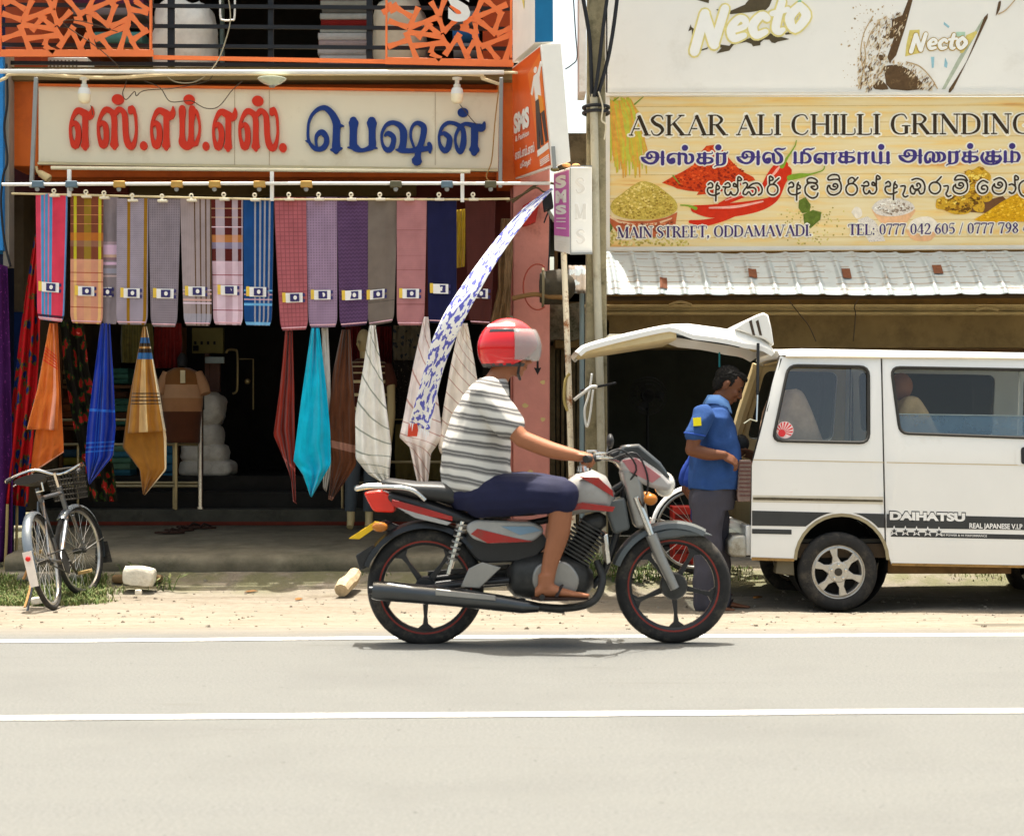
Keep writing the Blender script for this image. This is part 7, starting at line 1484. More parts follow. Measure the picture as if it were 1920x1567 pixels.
mprism('side_panel',roundpoly([(872,985),(890,972),(1000,976),(1022,992),(1000,1012),(915,1016),(885,1006)],10),-.125,.125,mwhite)
mprism('panel_flash',[(884,998),(896,988),(960,1004),(1000,1012),(915,1015)],-.129,-.124,mred,.001);mprism('panel_flash',[(940,984),(1000,984),(1014,992),(975,1000)],-.130,-.124,M('flash_blue',lin(120,146,166),.4),.001)
mloft('fuel_tank',[(1030,950,10,.06),(1045,940,26,.10),(1080,926,38,.125),(1110,920,40,.13),(1136,926,34,.12),(1152,938,16,.06)],mwhite)
mprism('tank_flash',[(1046,950),(1090,940),(1150,948),(1146,957),(1090,952),(1050,958)],-.134,-.118,mred,.001);mprism('tank_flash',[(1084,892),(1120,894),(1146,918),(1148,930),(1116,910)],-.128,-.105,mred,.001)
mb=MB();mb.lathe([(0,.03),(.035,.028),(.04,0)],q(1096,884),'Z',18);mb.build('tank_cap',chrome,mc)
mloft('seat',[(716,904,4,.07),(730,908,12,.11),(780,918,16,.125),(830,922,19,.13),(868,928,20,.13),(890,940,18,.13),(940,952,17,.13),(1000,950,16,.115),(1040,944,12,.09),(1052,942,4,.05)],seatv)
mloft('tail_cowl',[(722,930,6,.05),(740,932,14,.10),(800,950,16,.12),(860,968,14,.12),(900,978,8,.11)],mblack)
mprism('tail_stripe',[(738,934),(790,948),(850,966),(850,974),(780,960),(738,946)],-.128,-.11,mred,.002);mprism('tail_stripe',[(746,948),(790,961),(848,977),(840,982),(780,968)],-.1285,-.108,mwhite,.002)
mprism('tail_lamp',roundpoly([(683,922),(716,918),(744,930),(742,960),(702,958)],8),-.07,.07,M('lamp_red_lens',lin(214,40,22),.2,var=.1,coat=.6),.008)
mtube('grab_rail',[(672,915,-.10),(700,911,-.12),(770,915,-.14),(800,935,-.135)],.012,chrome);mtube('grab_rail',[(672,915,.10),(700,911,.12),(770,915,.14),(800,935,.135)],.012,chrome);mtube('grab_rail',[(672,915,-.10),(668,914,0),(672,915,.10)],.012,chrome)
mb=MB();a_=[(-R(150-i*10))for i in range(15)]
def fender(name,cx,cy,r,a0,a1,w_,mat,dep=.03):
 mb=MB();n=22;rings=[]
 for i in range(n+1):
  a=R(a0+(a1-a0)*i/n);c=q(cx,cy);d=Vector((math.cos(a),0,math.sin(a)))
  rings.append([c+d*(r-dep)+Vector((0,-w_,0)),c+d*(r-.004)+Vector((0,-w_*.9,0)),c+d*(r+.008)+Vector((0,-w_*.4,0)),c+d*(r+.008)+Vector((0,w_*.4,0)),c+d*(r-.004)+Vector((0,w_*.9,0)),c+d*(r-dep)+Vector((0,w_,0)),c+d*(r-dep)+Vector((0,w_-.006,0)),c+d*(r-.01)+Vector((0,w_*.3,0)),c+d*(r-.01)+Vector((0,-w_*.3,0)),c+d*(r-dep)+Vector((0,-w_+.006,0))])
 mb.rings(rings);return mb.build(name,mat,mc,smooth=50)
fender('rear_fender',798,1100,.335,40,160,.075,mblack);fender('front_fender',1262,1097,.325,60,160,.065,M('moto_grey',lin(82,86,86),.35,var=.08,coat=.3));
mprism('fender_tip',[(1210,1000),(1262,988),(1320,996),(1336,1003),(1280,1004),(1226,1012)],-.06,.06,MATS['moto_grey'],.012)
mprism('number_plate',[(656,1008),(676,1009),(716,981),(700,979)],-.07,.10,M('plate_yellow',lin(222,178,30),.5,var=.08),.002)
mprism('plate_bracket',[(690,985),(722,975),(760,990),(740,1000)],-.02,.03,mblack)
for x,y,dy in((655,1052,-.13),(672,1050,.13)):
 pass
mb=MB();mb.ell(q(716,985,-.13),(.04,.025,.025));mb.build('indicator',M('amber',lin(170,104,40),.25),mc);mb=MB();mb.tube([q(716,985,-.13),q(735,978,-.06)],.008,6);mb.build('indicator_stem',mblack,mc)
mprism('mud_guard_flap',[(668,1040),(700,1020),(712,1030),(690,1062),(676,1068)],-.05,.05,mblack,.006)
mtube('exhaust_pipe',[(1118,1050,-.06),(1128,1085,-.10),(1110,1122,-.13),(1060,1134,-.15),(1000,1130,-.16)],.02,engm)
mb=MB();mb.tube([q(x,y,-.17)for x,y in((1010,1132),(980,1130),(940,1124),(860,1114),(740,1103),(712,1101),(704,1100))],[.024,.036,.042,.046,.05,.05,.044],18);mb.build('muffler',M('muffler_chrome',(.085,.088,.09,1),.28,.85,var=.15),mc)
mb=MB();mb.tube([q(706,1100,-.17),q(698,1100,-.17)],.02,12);mb.build('muffler_tip',mblack,mc)
mprism('heat_shield',[(820,1096),(930,1108),(930,1118),(820,1108)],-.225,-.213,forkm,.004)
mtube('foot_peg',[(1015,1110,-.12),(1015,1110,-.26)],.014,mblack);mtube('foot_peg',[(1015,1110,.12),(1015,1110,.26)],.014,mblack);mtube('brake_pedal',[(1010,1118,-.17),(1060,1116,-.19),(1085,1108,-.2)],.008,forkm);mtube('side_stand',[(985,1125,.1),(940,1140,.13),(1060,1152,.12)],.009,mblack)
mprism('pillion_bracket',[(905,1050),(940,1060),(900,1098),(865,1096),(880,1062)],-.13,-.11,forkm,.004)
for sy in(-.095,.095):
 mtube('fork_leg',[(1190,930,sy),(1222,1010,sy)],.018,chrome);mb=MB();mb.tube([q(1218,1000,sy),q(1236,1045,sy),q(1262,1100,sy)],[.03,.028,.024],14);mb.build('fork_lower',forkm,mc)
mprism('fork_yoke',[(1160,880),(1196,870),(1216,985),(1190,990)],-.1,.1,forkm,.02)
mprism('head_cowl',roundpoly([(1154,872),(1172,854),(1200,858),(1236,882),(1258,906),(1252,920),(1220,914),(1184,898)],12),-.10,.10,M('cowl_white',(.40,.38,.36,1),.4,var=.12),.035)
mprism('cowl_flash',[(1164,862),(1190,858),(1236,892),(1220,904),(1180,884)],-.103,-.09,M('flash_pink',lin(176,110,112),.45),.001)
mb=MB();mb.ell(q(1246,908),(.055,.08,.065));mb.build('head_lamp',M('lens',(.62,.60,.54,1),.1,var=.05,coat=.8),mc)
mprism('visor',[(1154,856),(1166,834),(1196,832),(1236,866),(1256,896),(1240,892),(1200,862)],-.09,.09,M('visor_smoke',(.05,.055,.055,1),.12,coat=.6),.015)
mprism('instrument_pod',roundpoly([(1140,850),(1166,838),(1182,862),(1158,872)],6),-.08,.08,blackp,.01)
mb=MB();mb.ell(q(1216,934,-.13),(.035,.03,.03));mb.ell(q(1216,934,.13),(.035,.03,.03));mb.build('indicator',MATS['amber'],mc)
mtube('handlebar',[(1098,858,-.36),(1120,856,-.30),(1150,862,-.16),(1160,872,-.06),(1160,872,.06),(1150,862,.16),(1120,856,.30),(1098,858,.36)],.012,chrome)
for sy in(-1,1):mtube('grip',[(1092,858,sy*.385),(1118,856,sy*.29)],.019,blackp);mtube('brake_lever',[(1130,852,sy*.27),(1128,848,sy*.33),(1108,848,sy*.40)],.007,chrome)
mtube('mirror_stem',[(1140,858,.22),(1146,838,.26),(1148,832,.27)],.006,blackp);mb=MB();mb.ell(q(1150,828,.28),(.02,.06,.04));mb.build('mirror',blackp,mc)
mtube('cable',[(1150,858,-.1),(1190,850,-.12),(1212,900,-.11),(1200,960,-.1)],.005,blackp);mtube('cable',[(1120,856,-.27),(1160,842,-.2),(1190,880,-.12),(1150,930,-.06)],.005,blackp)
mprism('engine_guard',[(1128,1000),(1136,996),(1142,1050),(1134,1054)],-.16,.16,chrome,.006)
mprism('radiator_shroud',[(1130,940),(1170,930),(1180,990),(1150,1000)],-.09,.09,MATS['moto_grey'],.015)
#bicycles (built along +x, wheels on z = 0)
def bicycle(name,base,rot,label,frame_m,steer=0,fender_m=None,basket=True,crate=None,kick=True):
 t=thing(name,base,label,'bicycle',local=True,rot=rot);r=.335;wb=1.10;up=Vector((0,0,1))
 fm=fender_m or frame_m
 def tb(nm,pts,rr_,m,n=8):mb=MB();mb.tube(pts,rr_,n);return mb.build(nm,m,t)
 st=Matrix.Rotation(steer,3,Vector((-.33,0,.94)).normalized());hp_=Vector((wb-.14,0,.75))
 S=lambda p:hp_+st@(Vector(p)-hp_)
 for nm,c,fr_ in(('rear',Vector((0,0,r)),False),('front',Vector((wb,0,r)),True)):
  tr=S if fr_ else(lambda p:Vector(p))
  mb=MB();mb.tube([tr(c+Vector((r*math.cos(a),0,r*math.sin(a))))for a in[2*math.pi*k/48 for k in range(48)]],.019,10,closed=True);w_=mb.build('tyre',rubber,t)
  mb=MB();mb.tube([tr(c+Vector(((r-.025)*math.cos(a),0,(r-.025)*math.sin(a))))for a in[2*math.pi*k/48 for k in range(48)]],.013,8,closed=True);mb.build('rim',alloy,t)
  mb=MB()
  for k in range(28):
   a=2*math.pi*k/28;sy=.03 if k%2 else-.03;b_=a+(.35 if k%4<2 else-.35)
   mb.tube([tr(c+Vector((.025*math.cos(b_),sy,.025*math.sin(b_)))),tr(c+Vector(((r-.03)*math.cos(a),0,(r-.03)*math.sin(a))))],.0016,4)
  mb.build('spokes',alloy,t)
  mb=MB();mb.tube([tr(c+Vector((0,-.05,0))),tr(c+Vector((0,.05,0)))],.022,10);mb.build('hub',engm,t)
  mb=MB();a0,a1=(25,190)if not fr_ else(-15,130);rg=[]
  for i in range(21):
   a=R(a0+(a1-a0)*i/20);d=Vector((math.cos(a),0,math.sin(a)))
   rg.append([tr(c+d*(r+.025)+Vector((0,y,0))-d*o_)for y,o_ in((-.036,.022),(-.028,.004),(0,-.004),(.028,.004),(.036,.022),(.03,.018),(0,.002),(-.03,.018))])
  mb.rings(rg);mb.build('mudguard',fm,t,smooth=60)
  for sy in(-.045,.045):
   mb=MB();a=R(165 if not fr_ else 10);mb.tube([tr(c+Vector((0,sy,0))),tr(c+Vector(((r+.02)*math.cos(a),sy*.7,(r+.02)*math.sin(a))))],.004,6);mb.build('stay',alloy,t)
 seatc=Vector((.27,0,.86));bb_=Vector((.45,0,.29));head=Vector((.93,0,.80));hd=Vector((.98,0,.64))
 tb('seat_tube',[bb_,seatc],.016,frame_m);tb('top_tube',[seatc+(bb_-seatc)*.14,head],.015,frame_m);tb('down_tube',[bb_,hd],.017,frame_m);tb('head_tube',[hd,head+Vector((-.01,0,.05))],.02,frame_m)
 for sy in(-.045,.045):
  tb('seat_stay',[Vector((0,sy,r)),seatc+Vector((.03,sy*.4,-.1))],.009,frame_m);tb('chain_stay',[Vector((0,sy,r)),bb_+Vector((0,sy*.6,0))],.010,frame_m)
  tb('fork_blade',[S(Vector((wb,sy,r))),S(Vector((wb-.05,sy,r+.12))),S(hd+Vector((.01,sy,-.02)))],.011,frame_m)
 tb('stem',[S(head),S(head+Vector((-.05,0,.16)))],.013,chrome)
 hb=[(-.25,-.30,.14),(-.12,-.27,.18),(.02,-.2,.2),(.03,-.05,.15),(.03,.05,.15),(.02,.2,.2),(-.12,.27,.18),(-.25,.30,.14)]
 tb('handlebar',[S(head+Vector(p))for p in cr(hb,4)],.011,chrome)
 for i in(0,-1):tb('grip',[S(head+Vector(hb[i])),S(head+Vector(hb[i])*.6+Vector(hb[1 if i==0 else-2])*.4)],.017,blackp);
 tb('brake_lever',[S(head+Vector((-.02,.2,.17))),S(head+Vector((-.10,.25,.13))),S(head+Vector((-.2,.27,.1)))],.006,chrome)
 mb=MB();rg=[]
 for i in range(9):
  v=i/8;x=seatc.x-.13+.27*v;hw=.10*(1-v)**.6+.02;zz=seatc.z+.05+.02*(1-v)-.012*math.sin(v*math.pi)
  rg.append([Vector((x,hw*math.cos(a),zz+.032*math.sin(a)))for a in[2*math.pi*k/14 for k in range(14)]])
 mb.rings(rg);mb.build('saddle',M(name+'_saddle',lin(52,48,44),.55,var=.15),t,smooth=60)
 tb('seat_spring',[seatc+Vector((-.06,-.06,.03)),seatc+Vector((-.06,-.06,-.03)),seatc+Vector((-.02,0,-.03))],.008,chrome)
 mb=MB();mb.lathe([(.0,-.045),(.09,-.045),(.092,-.04),(.0,-.038)],bb_,'Y',28);mb.build('chain_ring',engm,t)
 for sg_,dy in((1,-.07),(-1,.07)):
  d=Vector((.12,0,-.11))*sg_;tb('crank',[bb_+Vector((0,dy,0)),bb_+d+Vector((0,dy,0))],.009,engm)
  mb=MB();p=bb_+d+Vector((0,dy*1.9,0));mb.box(p-Vector((.045,.045,.012)),p+Vector((.045,.045,.012)));mb.build('pedal',M(name+'_pedal_%d'%sg_,lin(150,126,80),.7),t,bevel=.004)
 mb=MB();mb.tube([Vector((0,-.045,r+.035)),Vector((.45,-.045,.38)),Vector((.54,-.045,.29)),Vector((.45,-.045,.2)),Vector((0,-.045,r-.035))],.006,6);mb.build('chain',engm,t)
 if kick:tb('kick_stand',[Vector((.02,.05,r)),Vector((-.1,.16,.02))],.008,frame_m)
 a=R(190);mb=MB();c=Vector((0,0,r));p=[c+Vector((math.cos(R(g))*(r+.03),0,math.sin(R(g))*(r+.03)))for g in(165,190,198)]
 mb.prism([p[0]+Vector((-.012,-.032,0)),p[0]+Vector((-.012,.032,0)),p[2]+Vector((-.02,.028,-.04)),p[2]+Vector((-.02,-.028,-.04))],(.006,0,0));mb.build('reflector_flap',M(name+'_flap',lin(226,216,206),.5),t)
 mb=MB();mb.ell(p[0]+Vector((-.02,0,-.05)),(.008,.018,.018));mb.build('rear_reflector',M(name+'_reflector',lin(214,40,40),.3),t)
 if basket:
  mb=MB();b0=S(Vector((wb-.02,0,.76)))
  dirs=[(st@Vector(v))for v in((1,0,0),(0,1,0))]
  def bp(a,b_,h_):k=.8+.2*h_;return b0+dirs[0]*(a*.11*k)+dirs[1]*(b_*.115*k)+Vector((0,0,.24*h_-.02))
  for i in range(7):
   h_=i/6;mb.tube([bp(-1,-1,h_),bp(1,-1,h_),bp(1,1,h_),bp(-1,1,h_)],.006 if i<6 else .009,5,closed=True)
  for i in range(9):
   s_=-1+2*i/8
   for a,b_ in((s_,-1),(s_,1),(-1,s_),(1,s_)):mb.tube([bp(a,b_,0),bp(a,b_,1)],.004,4)
  for i in range(7):s_=-1+2*i/6;mb.tube([bp(s_,-1,0),bp(s_,1,0)],.004,4)
  mb.build('basket',M(name+'_basket',lin(56,52,46),.5,metal=.3),t)
 if fender_m is None or True:
  mb=MB();a=R(-15);c=Vector((wb,0,r));p0=c+Vector(((r+.03)*math.cos(R(0)),0,(r+.03)*math.sin(R(0))))
  mb.prism([S(p0+Vector((0,-.05,.03))),S(p0+Vector((0,.05,.03))),S(p0+Vector((-.01,.075,-.14))),S(p0+Vector((-.01,-.075,-.14)))],st@Vector((.006,0,0)));mb.build('mud_flap',rubber,t)
 return t
bfm=M('bike_enamel',lin(96,100,104),.3,metal=.4,var=.15,vs=15,dirt=lin(126,92,52),dirts=9,dirtlo=.5,dirthi=.7)
bfen=M('bike_fender',lin(120,126,130),.25,metal=.6,var=.12,vs=9)
rb=P(99,1138,12.15)
lean=Matrix.Rotation(R(-13),4,'Y')@Matrix.Rotation(R(91),4,'Z')
bk=bicycle('bicycle',Vector((rb.x+.01,12.14,zg(rb.x,12.14)+.02)),lean.to_euler(),'old grey bicycle with a front basket leaning at the grass by the shop',bfm,steer=R(-16),fender_m=bfen)
b2x=P(1330,0,13.75).x
bicycle('bicycle',Vector((b2x-.12,13.72,zg(b2x,13.72)+.02)),(R(4),0,R(3)),'bicycle with white mudguards parked behind the man in blue',M('bike_red',lin(120,40,34),.4),steer=R(6),fender_m=M('white_mudguard',(.72,.72,.7,1),.35),basket=False)
#people
def fused(mb,name,mat,parent,vox,it=6,keep=1.0,noise_amt=0,nscale=12):
 """overlapping closed pieces melted into one continuous skin"""
 me=bpy.data.meshes.new('tmp');me.from_pydata([tuple(v)for v in mb.v],[],mb.f);o=bpy.data.objects.new('tmp',me);C.objects.link(o)
 bm=bmesh.new();bm.from_mesh(me);bmesh.ops.remove_doubles(bm,verts=bm.verts,dist=1e-5);bmesh.ops.recalc_face_normals(bm,faces=bm.faces);bm.to_mesh(me);bm.free()
 r_=o.modifiers.new('r','REMESH');r_.mode='VOXEL';r_.voxel_size=vox;r_.adaptivity=0
 s_=o.modifiers.new('s','SMOOTH');s_.factor=.5;s_.iterations=it
 m2=bpy.data.meshes.new_from_object(o.evaluated_get(bpy.context.evaluated_depsgraph_get()))
 out=MB();vs=[v.co.copy()for v in m2.vertices]
 if noise_amt:vs=[v+Vector(noise.noise_vector(v*nscale))*noise_amt for v in vs]
 out.add(vs,[tuple(p.vertices)for p in m2.polygons])
 bpy.data.objects.remove(o);bpy.data.meshes.remove(me);bpy.data.meshes.remove(m2)
 return out.build(name,mat,parent,smooth=180)
def ringsec(c,f,rt,rf,rr_,n=20):return[c+f*(rf*math.cos(2*math.pi*k/n))+rt*(rr_*math.sin(2*math.pi*k/n))for k in range(n)]
def limb(mb,pts,rs,n=14):
 q_=cr([tuple(p)+(r_,)for p,r_ in zip(pts,rs)],5)
 mb.tube([Vector(p[:3])for p in q_],[p[3]for p in q_],n)
 mb.ell(pts[0],rs[0]);mb.ell(pts[-1],rs[-1])
def basis(f,u):
 f=Vector(f).normalized();u=Vector(u);u=(u-f*u.dot(f)).normalized();r_=f.cross(u);return f,r_,u
def head(mb,c,f,r_,u,k=1.0):
 rot=Matrix((f,r_,u)).transposed();c=Vector(c)
 E=lambda a,b,d,ra,rb,rc:mb.ell(c+(f*a+r_*b+u*d)*k,(ra*k,rb*k,rc*k),rot,18,12)
 E(-.005,0,.035,.100,.078,.090);E(.030,0,-.022,.066,.062,.086);E(.062,0,-.088,.030,.034,.024);E(.02,0,-.07,.06,.054,.04)
 mb.tube([c+(f*.092+u*.016)*k,c+(f*.108-u*.008)*k,c+(f*.116-u*.026)*k,c+(f*.098-u*.034)*k],[.008*k,.011*k,.016*k,.010*k],10)
 for s_ in(-1,1):
  E(.100,s_*.012,-.030,.010,.009,.008);E(.066,s_*.038,-.022,.028,.024,.026);E(-.012,s_*.080,-.006,.020,.008,.034);E(-.004,s_*.084,.012,.012,.008,.014)
  E(.082,s_*.026,.028,.016,.024,.010)
 E(.094,0,-.052,.014,.026,.008);E(.092,0,-.064,.014,.022,.008)
def face_parts(par,c,f,r_,u,k,skin_dark,lip,shut=False):
 rot=Matrix((f,r_,u)).transposed();c=Vector(c)
 for s_ in(-1,1):
  if shut:mb=MB();mb.tube([c+(f*a_+r_*s_*b_+u*d_)*k for a_,b_,d_ in((.093,.018,.004),(.096,.031,.001),(.085,.046,.004))],.003,6);mb.build('eyelashes',skin_dark,par)
  else:mb=MB();mb.ell(c+(f*.0835+r_*(s_*.031)+u*.010)*k,(.012*k,.014*k,.0085*k),rot);mb.build('eye',M('eye_white_%d'%len(bpy.data.materials),(.55,.52,.48,1),.3),par)
  if not shut:mb=MB();mb.ell(c+(f*.0915+r_*(s_*.031)+u*.009)*k,(.006*k,.006*k,.006*k),rot);mb.build('pupil',M('pupil_%d'%len(bpy.data.materials),(.012,.01,.008,1),.2),par)
  mb=MB();mb.tube([c+(f*.098+r_*(s_*.014)+u*.028)*k,c+(f*.096+r_*(s_*.032)+u*.036)*k,c+(f*.082+r_*(s_*.052)+u*.028)*k],[.004*k,.005*k,.003*k],6);mb.build('eyebrow',skin_dark,par)
 mb=MB();mb.tube([c+(f*.101+r_*b+u*d)*k for b,d in((-.022,-.058),(0,-.0565),(.022,-.058))],[.003,.006,.003],6);mb.build('lips',lip,par)
def hand(mb,wrist,d,side_,nrm,curl=.5,k=1.0,spread=.018,thumb=1):
 """d: direction of the palm, side_: towards the thumb, nrm: back of the hand; five separate fingers"""
 d,side_,nrm=(Vector(v).normalized()for v in(d,side_,nrm));w_=Vector(wrist)
 rot=Matrix((d,side_,nrm)).transposed()
 mb.ell(w_+d*.048*k,(.052*k,.040*k,.017*k),rot);mb.ell(w_+d*.07*k,(.03*k,.042*k,.016*k),rot)
 for i,(ln,off)in enumerate(((.072,.030),(.080,.010),(.074,-.010),(.058,-.029))):
  p=w_+(d*.085+side_*off)*k;pts=[p-d*.02*k,p];a=0;dirn=d.copy()
  for j,fr in enumerate((.42,.32,.26)):
   a+=curl*(.9,1.15,.8)[j]*(1+.08*i);dd=d*math.cos(a)-nrm*math.sin(a);p=p+dd*ln*fr*k;pts.append(p.copy())
  mb.tube([Vector(x)for x in pts],[.0095*k,.0096*k,.0088*k,.008*k,.007*k],8);mb.ell(pts[-1],.007*k);mb.ell(pts[0],.0095*k)
 p=w_+(d*.02+side_*.03)*k
 tp=[p,p+(d*.03+side_*.022-nrm*.012*thumb)*k,p+(d*.058+side_*.026-nrm*.026*thumb)*k,p+(d*.078+side_*.018-nrm*.036*thumb)*k]
 mb.tube(tp,[.013*k,.0115*k,.010*k,.008*k],8);mb.ell(tp[-1],.008*k);mb.ell(tp[0],.013*k)
def foot(mb,ankle,f,zground,k=1.0):
 f=Vector(f).normalized();s_=Vector((0,0,1)).cross(f);a=Vector(ankle);g=Vector((a.x,a.y,zground))
 secs=[(-.055,.028,.045),(-.03,.036,.075),(.02,.040,.075),(.08,.043,.05),(.13,.047,.034),(.165,.044,.026),(.185,.03,.018)]
 rings=[]
 for x,hw,ht in secs:rings.append([g+f*x*k+s_*(hw*k*math.cos(t))+Vector((0,0,max(0.0,ht*k*(.5+.5*math.sin(t)))))for t in[2*math.pi*i/14 for i in range(14)]])
 mb.rings(rings)
 for i in range(5):
  o_=(-.034,-.018,-.002,.014,.03)[i];L2=(.205,.212,.208,.2,.188)[i]
  mb.tube([g+f*.15*k+s_*o_*k+Vector((0,0,.016)),g+f*L2*k+s_*o_*1.05*k+Vector((0,0,.011))],[.012*k,.0095*k],8);mb.ell(g+f*L2*k+s_*o_*1.05*k+Vector((0,0,.011)),.0095*k)
 mb.tube([a+Vector((0,0,.05)),a,g+Vector((0,0,.05*k))+f*.0],[.04*k,.04*k,.042*k],12)
def skin(n,c,v=.1):return M('skin_'+n,c,.5,var=v,vs=7,bump=.05,bs=120)
Z=Vector((0,0,1));X=Vector((1,0,0));Y=Vector((0,1,0))
#the rider
rd=thing('person',q(900,960),'man in a striped T shirt, navy shorts and red helmet riding the motorcycle','person')
sk_r=skin('rider',lin(150,96,66))
mb=MB()
hcn=q(953,664);hf,hr,hu=basis((.97,0,-.12),(0,0,1));head(mb,hcn,hf,hr,hu,1.0)
limb(mb,[q(944,690),q(930,715),q(918,735)],[.055,.06,.08])
rg=[ringsec(q(cx,cy),X,Y,a,b)for cx,cy,a,b in((922,716,.07,.10),(915,735,.095,.18),(907,780,.12,.185),(900,840,.125,.17),(894,890,.13,.175),(892,930,.13,.18))]
mb.rings(rg)
for s_ in(-1,1):
 limb(mb,[q(916,742,s_*.185),q(945,785,s_*.235),q(978,822,s_*.275)],[.058,.050,.044]);limb(mb,[q(978,822,s_*.275),q(1030,842,s_*.305),q(1080,853,s_*.335)],[.044,.042,.028])
 hand(mb,q(1072,851,s_*.333),(1,0,-.10),(0,-s_*-1*1.0,0)if False else(0,-s_,0),(.15,0,1),curl=.95,k=1.0)
 limb(mb,[q(898,930,s_*.10),q(980,925,s_*.16),q(1052,930,s_*.185)],[.095,.082,.062]);limb(mb,[q(1050,932,s_*.185),q(1046,990,s_*.19),q(1030,1050,s_*.195),q(1024,1086,s_*.20)],[.062,.058,.042,.036])
 foot(mb,q(1022,1088,s_*.205),(1,-.12*0,-.0),q(1024,1112).z,1.0)
fused(mb,'body',sk_r,rd,.0055,5)
m=bpy.data.materials.new('striped_shirt');m.use_nodes=True;nt_=m.node_tree;b_=nt_.nodes['Principled BSDF'];b_.inputs['Roughness'].default_value=.9;b_.inputs['Specular IOR Level'].default_value=.15
g_=N(nt_,'ShaderNodeTexCoord');sp=N(nt_,'ShaderNodeSeparateXYZ');nt_.links.new(g_.outputs['Object'],sp.inputs[0])
nz=N(nt_,'ShaderNodeTexNoise');nz.inputs['Scale'].default_value=5;nt_.links.new(g_.outputs['Object'],nz.inputs['Vector'])
ph=mth(nt_,'ADD',mth(nt_,'MULTIPLY',sp.outputs[2],15.5),mth(nt_,'ADD',mth(nt_,'MULTIPLY',sp.outputs[0],2.6),mth(nt_,'MULTIPLY',nz.outputs[0],.45)))
fr=mth(nt_,'FRACT',ph)
rr=ramp(nt_,[(0,lin(206,202,194)),(.32,lin(160,157,152)),(.42,lin(108,106,104)),(.60,lin(170,167,161)),(.68,lin(106,104,102)),(.86,lin(176,172,166)),(.92,lin(206,202,194))]);nt_.links.new(fr,rr.inputs[0]);nt_.links.new(rr.outputs[0],b_.inputs['Base Color'])
mb=MB()
rg=[ringsec(q(cx,cy),X,Y,a,b,28)for cx,cy,a,b in((926,710,.066,.085),(920,722,.092,.165),(912,742,.122,.208),(902,785,.150,.215),(893,840,.172,.205),(893,885,.182,.205),(896,912,.180,.205),(899,924,.165,.19))]
mb.rings(rg)
for s_ in(-1,1):limb(mb,[q(914,740,s_*.175),q(932,766,s_*.215),q(952,796,s_*.24)],[.085,.083,.080])
fused(mb,'shirt',m,rd,.008,4,noise_amt=.014,nscale=9)
navy=M('navy_shorts',lin(26,28,56),.8,var=.15,vs=9,bump=.2,bs=30)
mb=MB();mb.rings([ringsec(q(cx,cy),X,Y,a,b,24)for cx,cy,a,b in((896,905,.155,.185),(896,930,.165,.19),(905,955,.15,.185))])
for s_ in(-1,1):limb(mb,[q(905,928,s_*.105),q(985,924,s_*.165),q(1050,928,s_*.19)],[.115,.105,.092])
fused(mb,'shorts',navy,rd,.008,4,noise_amt=.008,nscale=12)
hel=M('helmet_red',lin(206,24,30),.18,var=.04,coat=.7)
def hell(sc,cut,shift=0):
 mb=MB();nu,nv=36,22;c=hcn+Vector((-.002,0,.030));vs=[];fs=[]
 for j in range(nv+1):
  ph=math.pi/2-(math.pi/2+cut)*j/nv
  for i in range(nu):
   th=2*math.pi*i/nu;a=max(0,math.cos(th))**2
   p2=math.pi/2-(math.pi/2+cut-(cut+.10)*a)*j/nv
   vs.append(c+Vector((.152*sc*math.cos(p2)*math.cos(th),.130*sc*math.cos(p2)*math.sin(th),.150*sc*math.sin(p2))))
 return mb.add(vs,[(j*nu+i,(j+1)*nu+i,(j+1)*nu+(i+1)%nu,j*nu+(i+1)%nu)for j in range(nv)for i in range(nu)])
hp_=thing
mb=hell(1.0,.62);hm=mb.build('helmet',hel,rd,smooth=180,solid=.012)
c0=hcn+Vector((-.002,0,.030))
def on_shell(th,ph,sc=1.015):return c0+Vector((.152*sc*math.cos(ph)*math.cos(th),.130*sc*math.cos(ph)*math.sin(th),.150*sc*math.sin(ph)))
def patch(name,th0,th1,p0,p1,mat,sc=1.03):
 mb=MB();n=14;k=6
 mb.add([on_shell(R(th0+(th1-th0)*i/n),R(p0+(p1-p0)*j/k),sc)for j in range(k+1)for i in range(n+1)],[(j*(n+1)+i,j*(n+1)+i+1,(j+1)*(n+1)+i+1,(j+1)*(n+1)+i)for j in range(k)for i in range(n)])
 return mb.build(name,mat,hm,smooth=180,solid=.004)
for s_ in(-1,1):
 patch('white_flash',s_*70,s_*165,44,52,M('helmet_white_%d'%(s_+1),(.72,.71,.69,1),.25));patch('black_flash',s_*62,s_*135,30,38,M('helmet_black_%d'%(s_+1),(.03,.03,.034,1),.25))
patch('rim_band',50,310,-38,-31,M('helmet_rim',(.05,.05,.05,1),.5),1.035)
vm=bpy.data.materials.new('visor_clear');vm.use_nodes=True;vb=vm.node_tree.nodes['Principled BSDF'];vb.inputs['Base Color'].default_value=(.42,.42,.40,1);vb.inputs['Roughness'].default_value=.15;vb.inputs['Alpha'].default_value=.42
patch('visor',-78,78,-22,34,vm,1.13)
mb=MB();mb.tube([on_shell(R(62),R(-30),1.0),hcn+Vector((.05,.075,-.10)),hcn+Vector((.06,0,-.128)),hcn+Vector((.05,-.075,-.10)),on_shell(R(-62),R(-30),1.0)],.008,6);mb.build('chin_strap',blackp,hm)
hairm=M('hair_black',(.009,.008,.007,1),.85,var=.3,vs=40,bump=.3,bs=160,spec=.2)
face_parts(rd,hcn,hf,hr,hu,1.0,hairm,M('rider_lip',lin(120,70,56),.5))
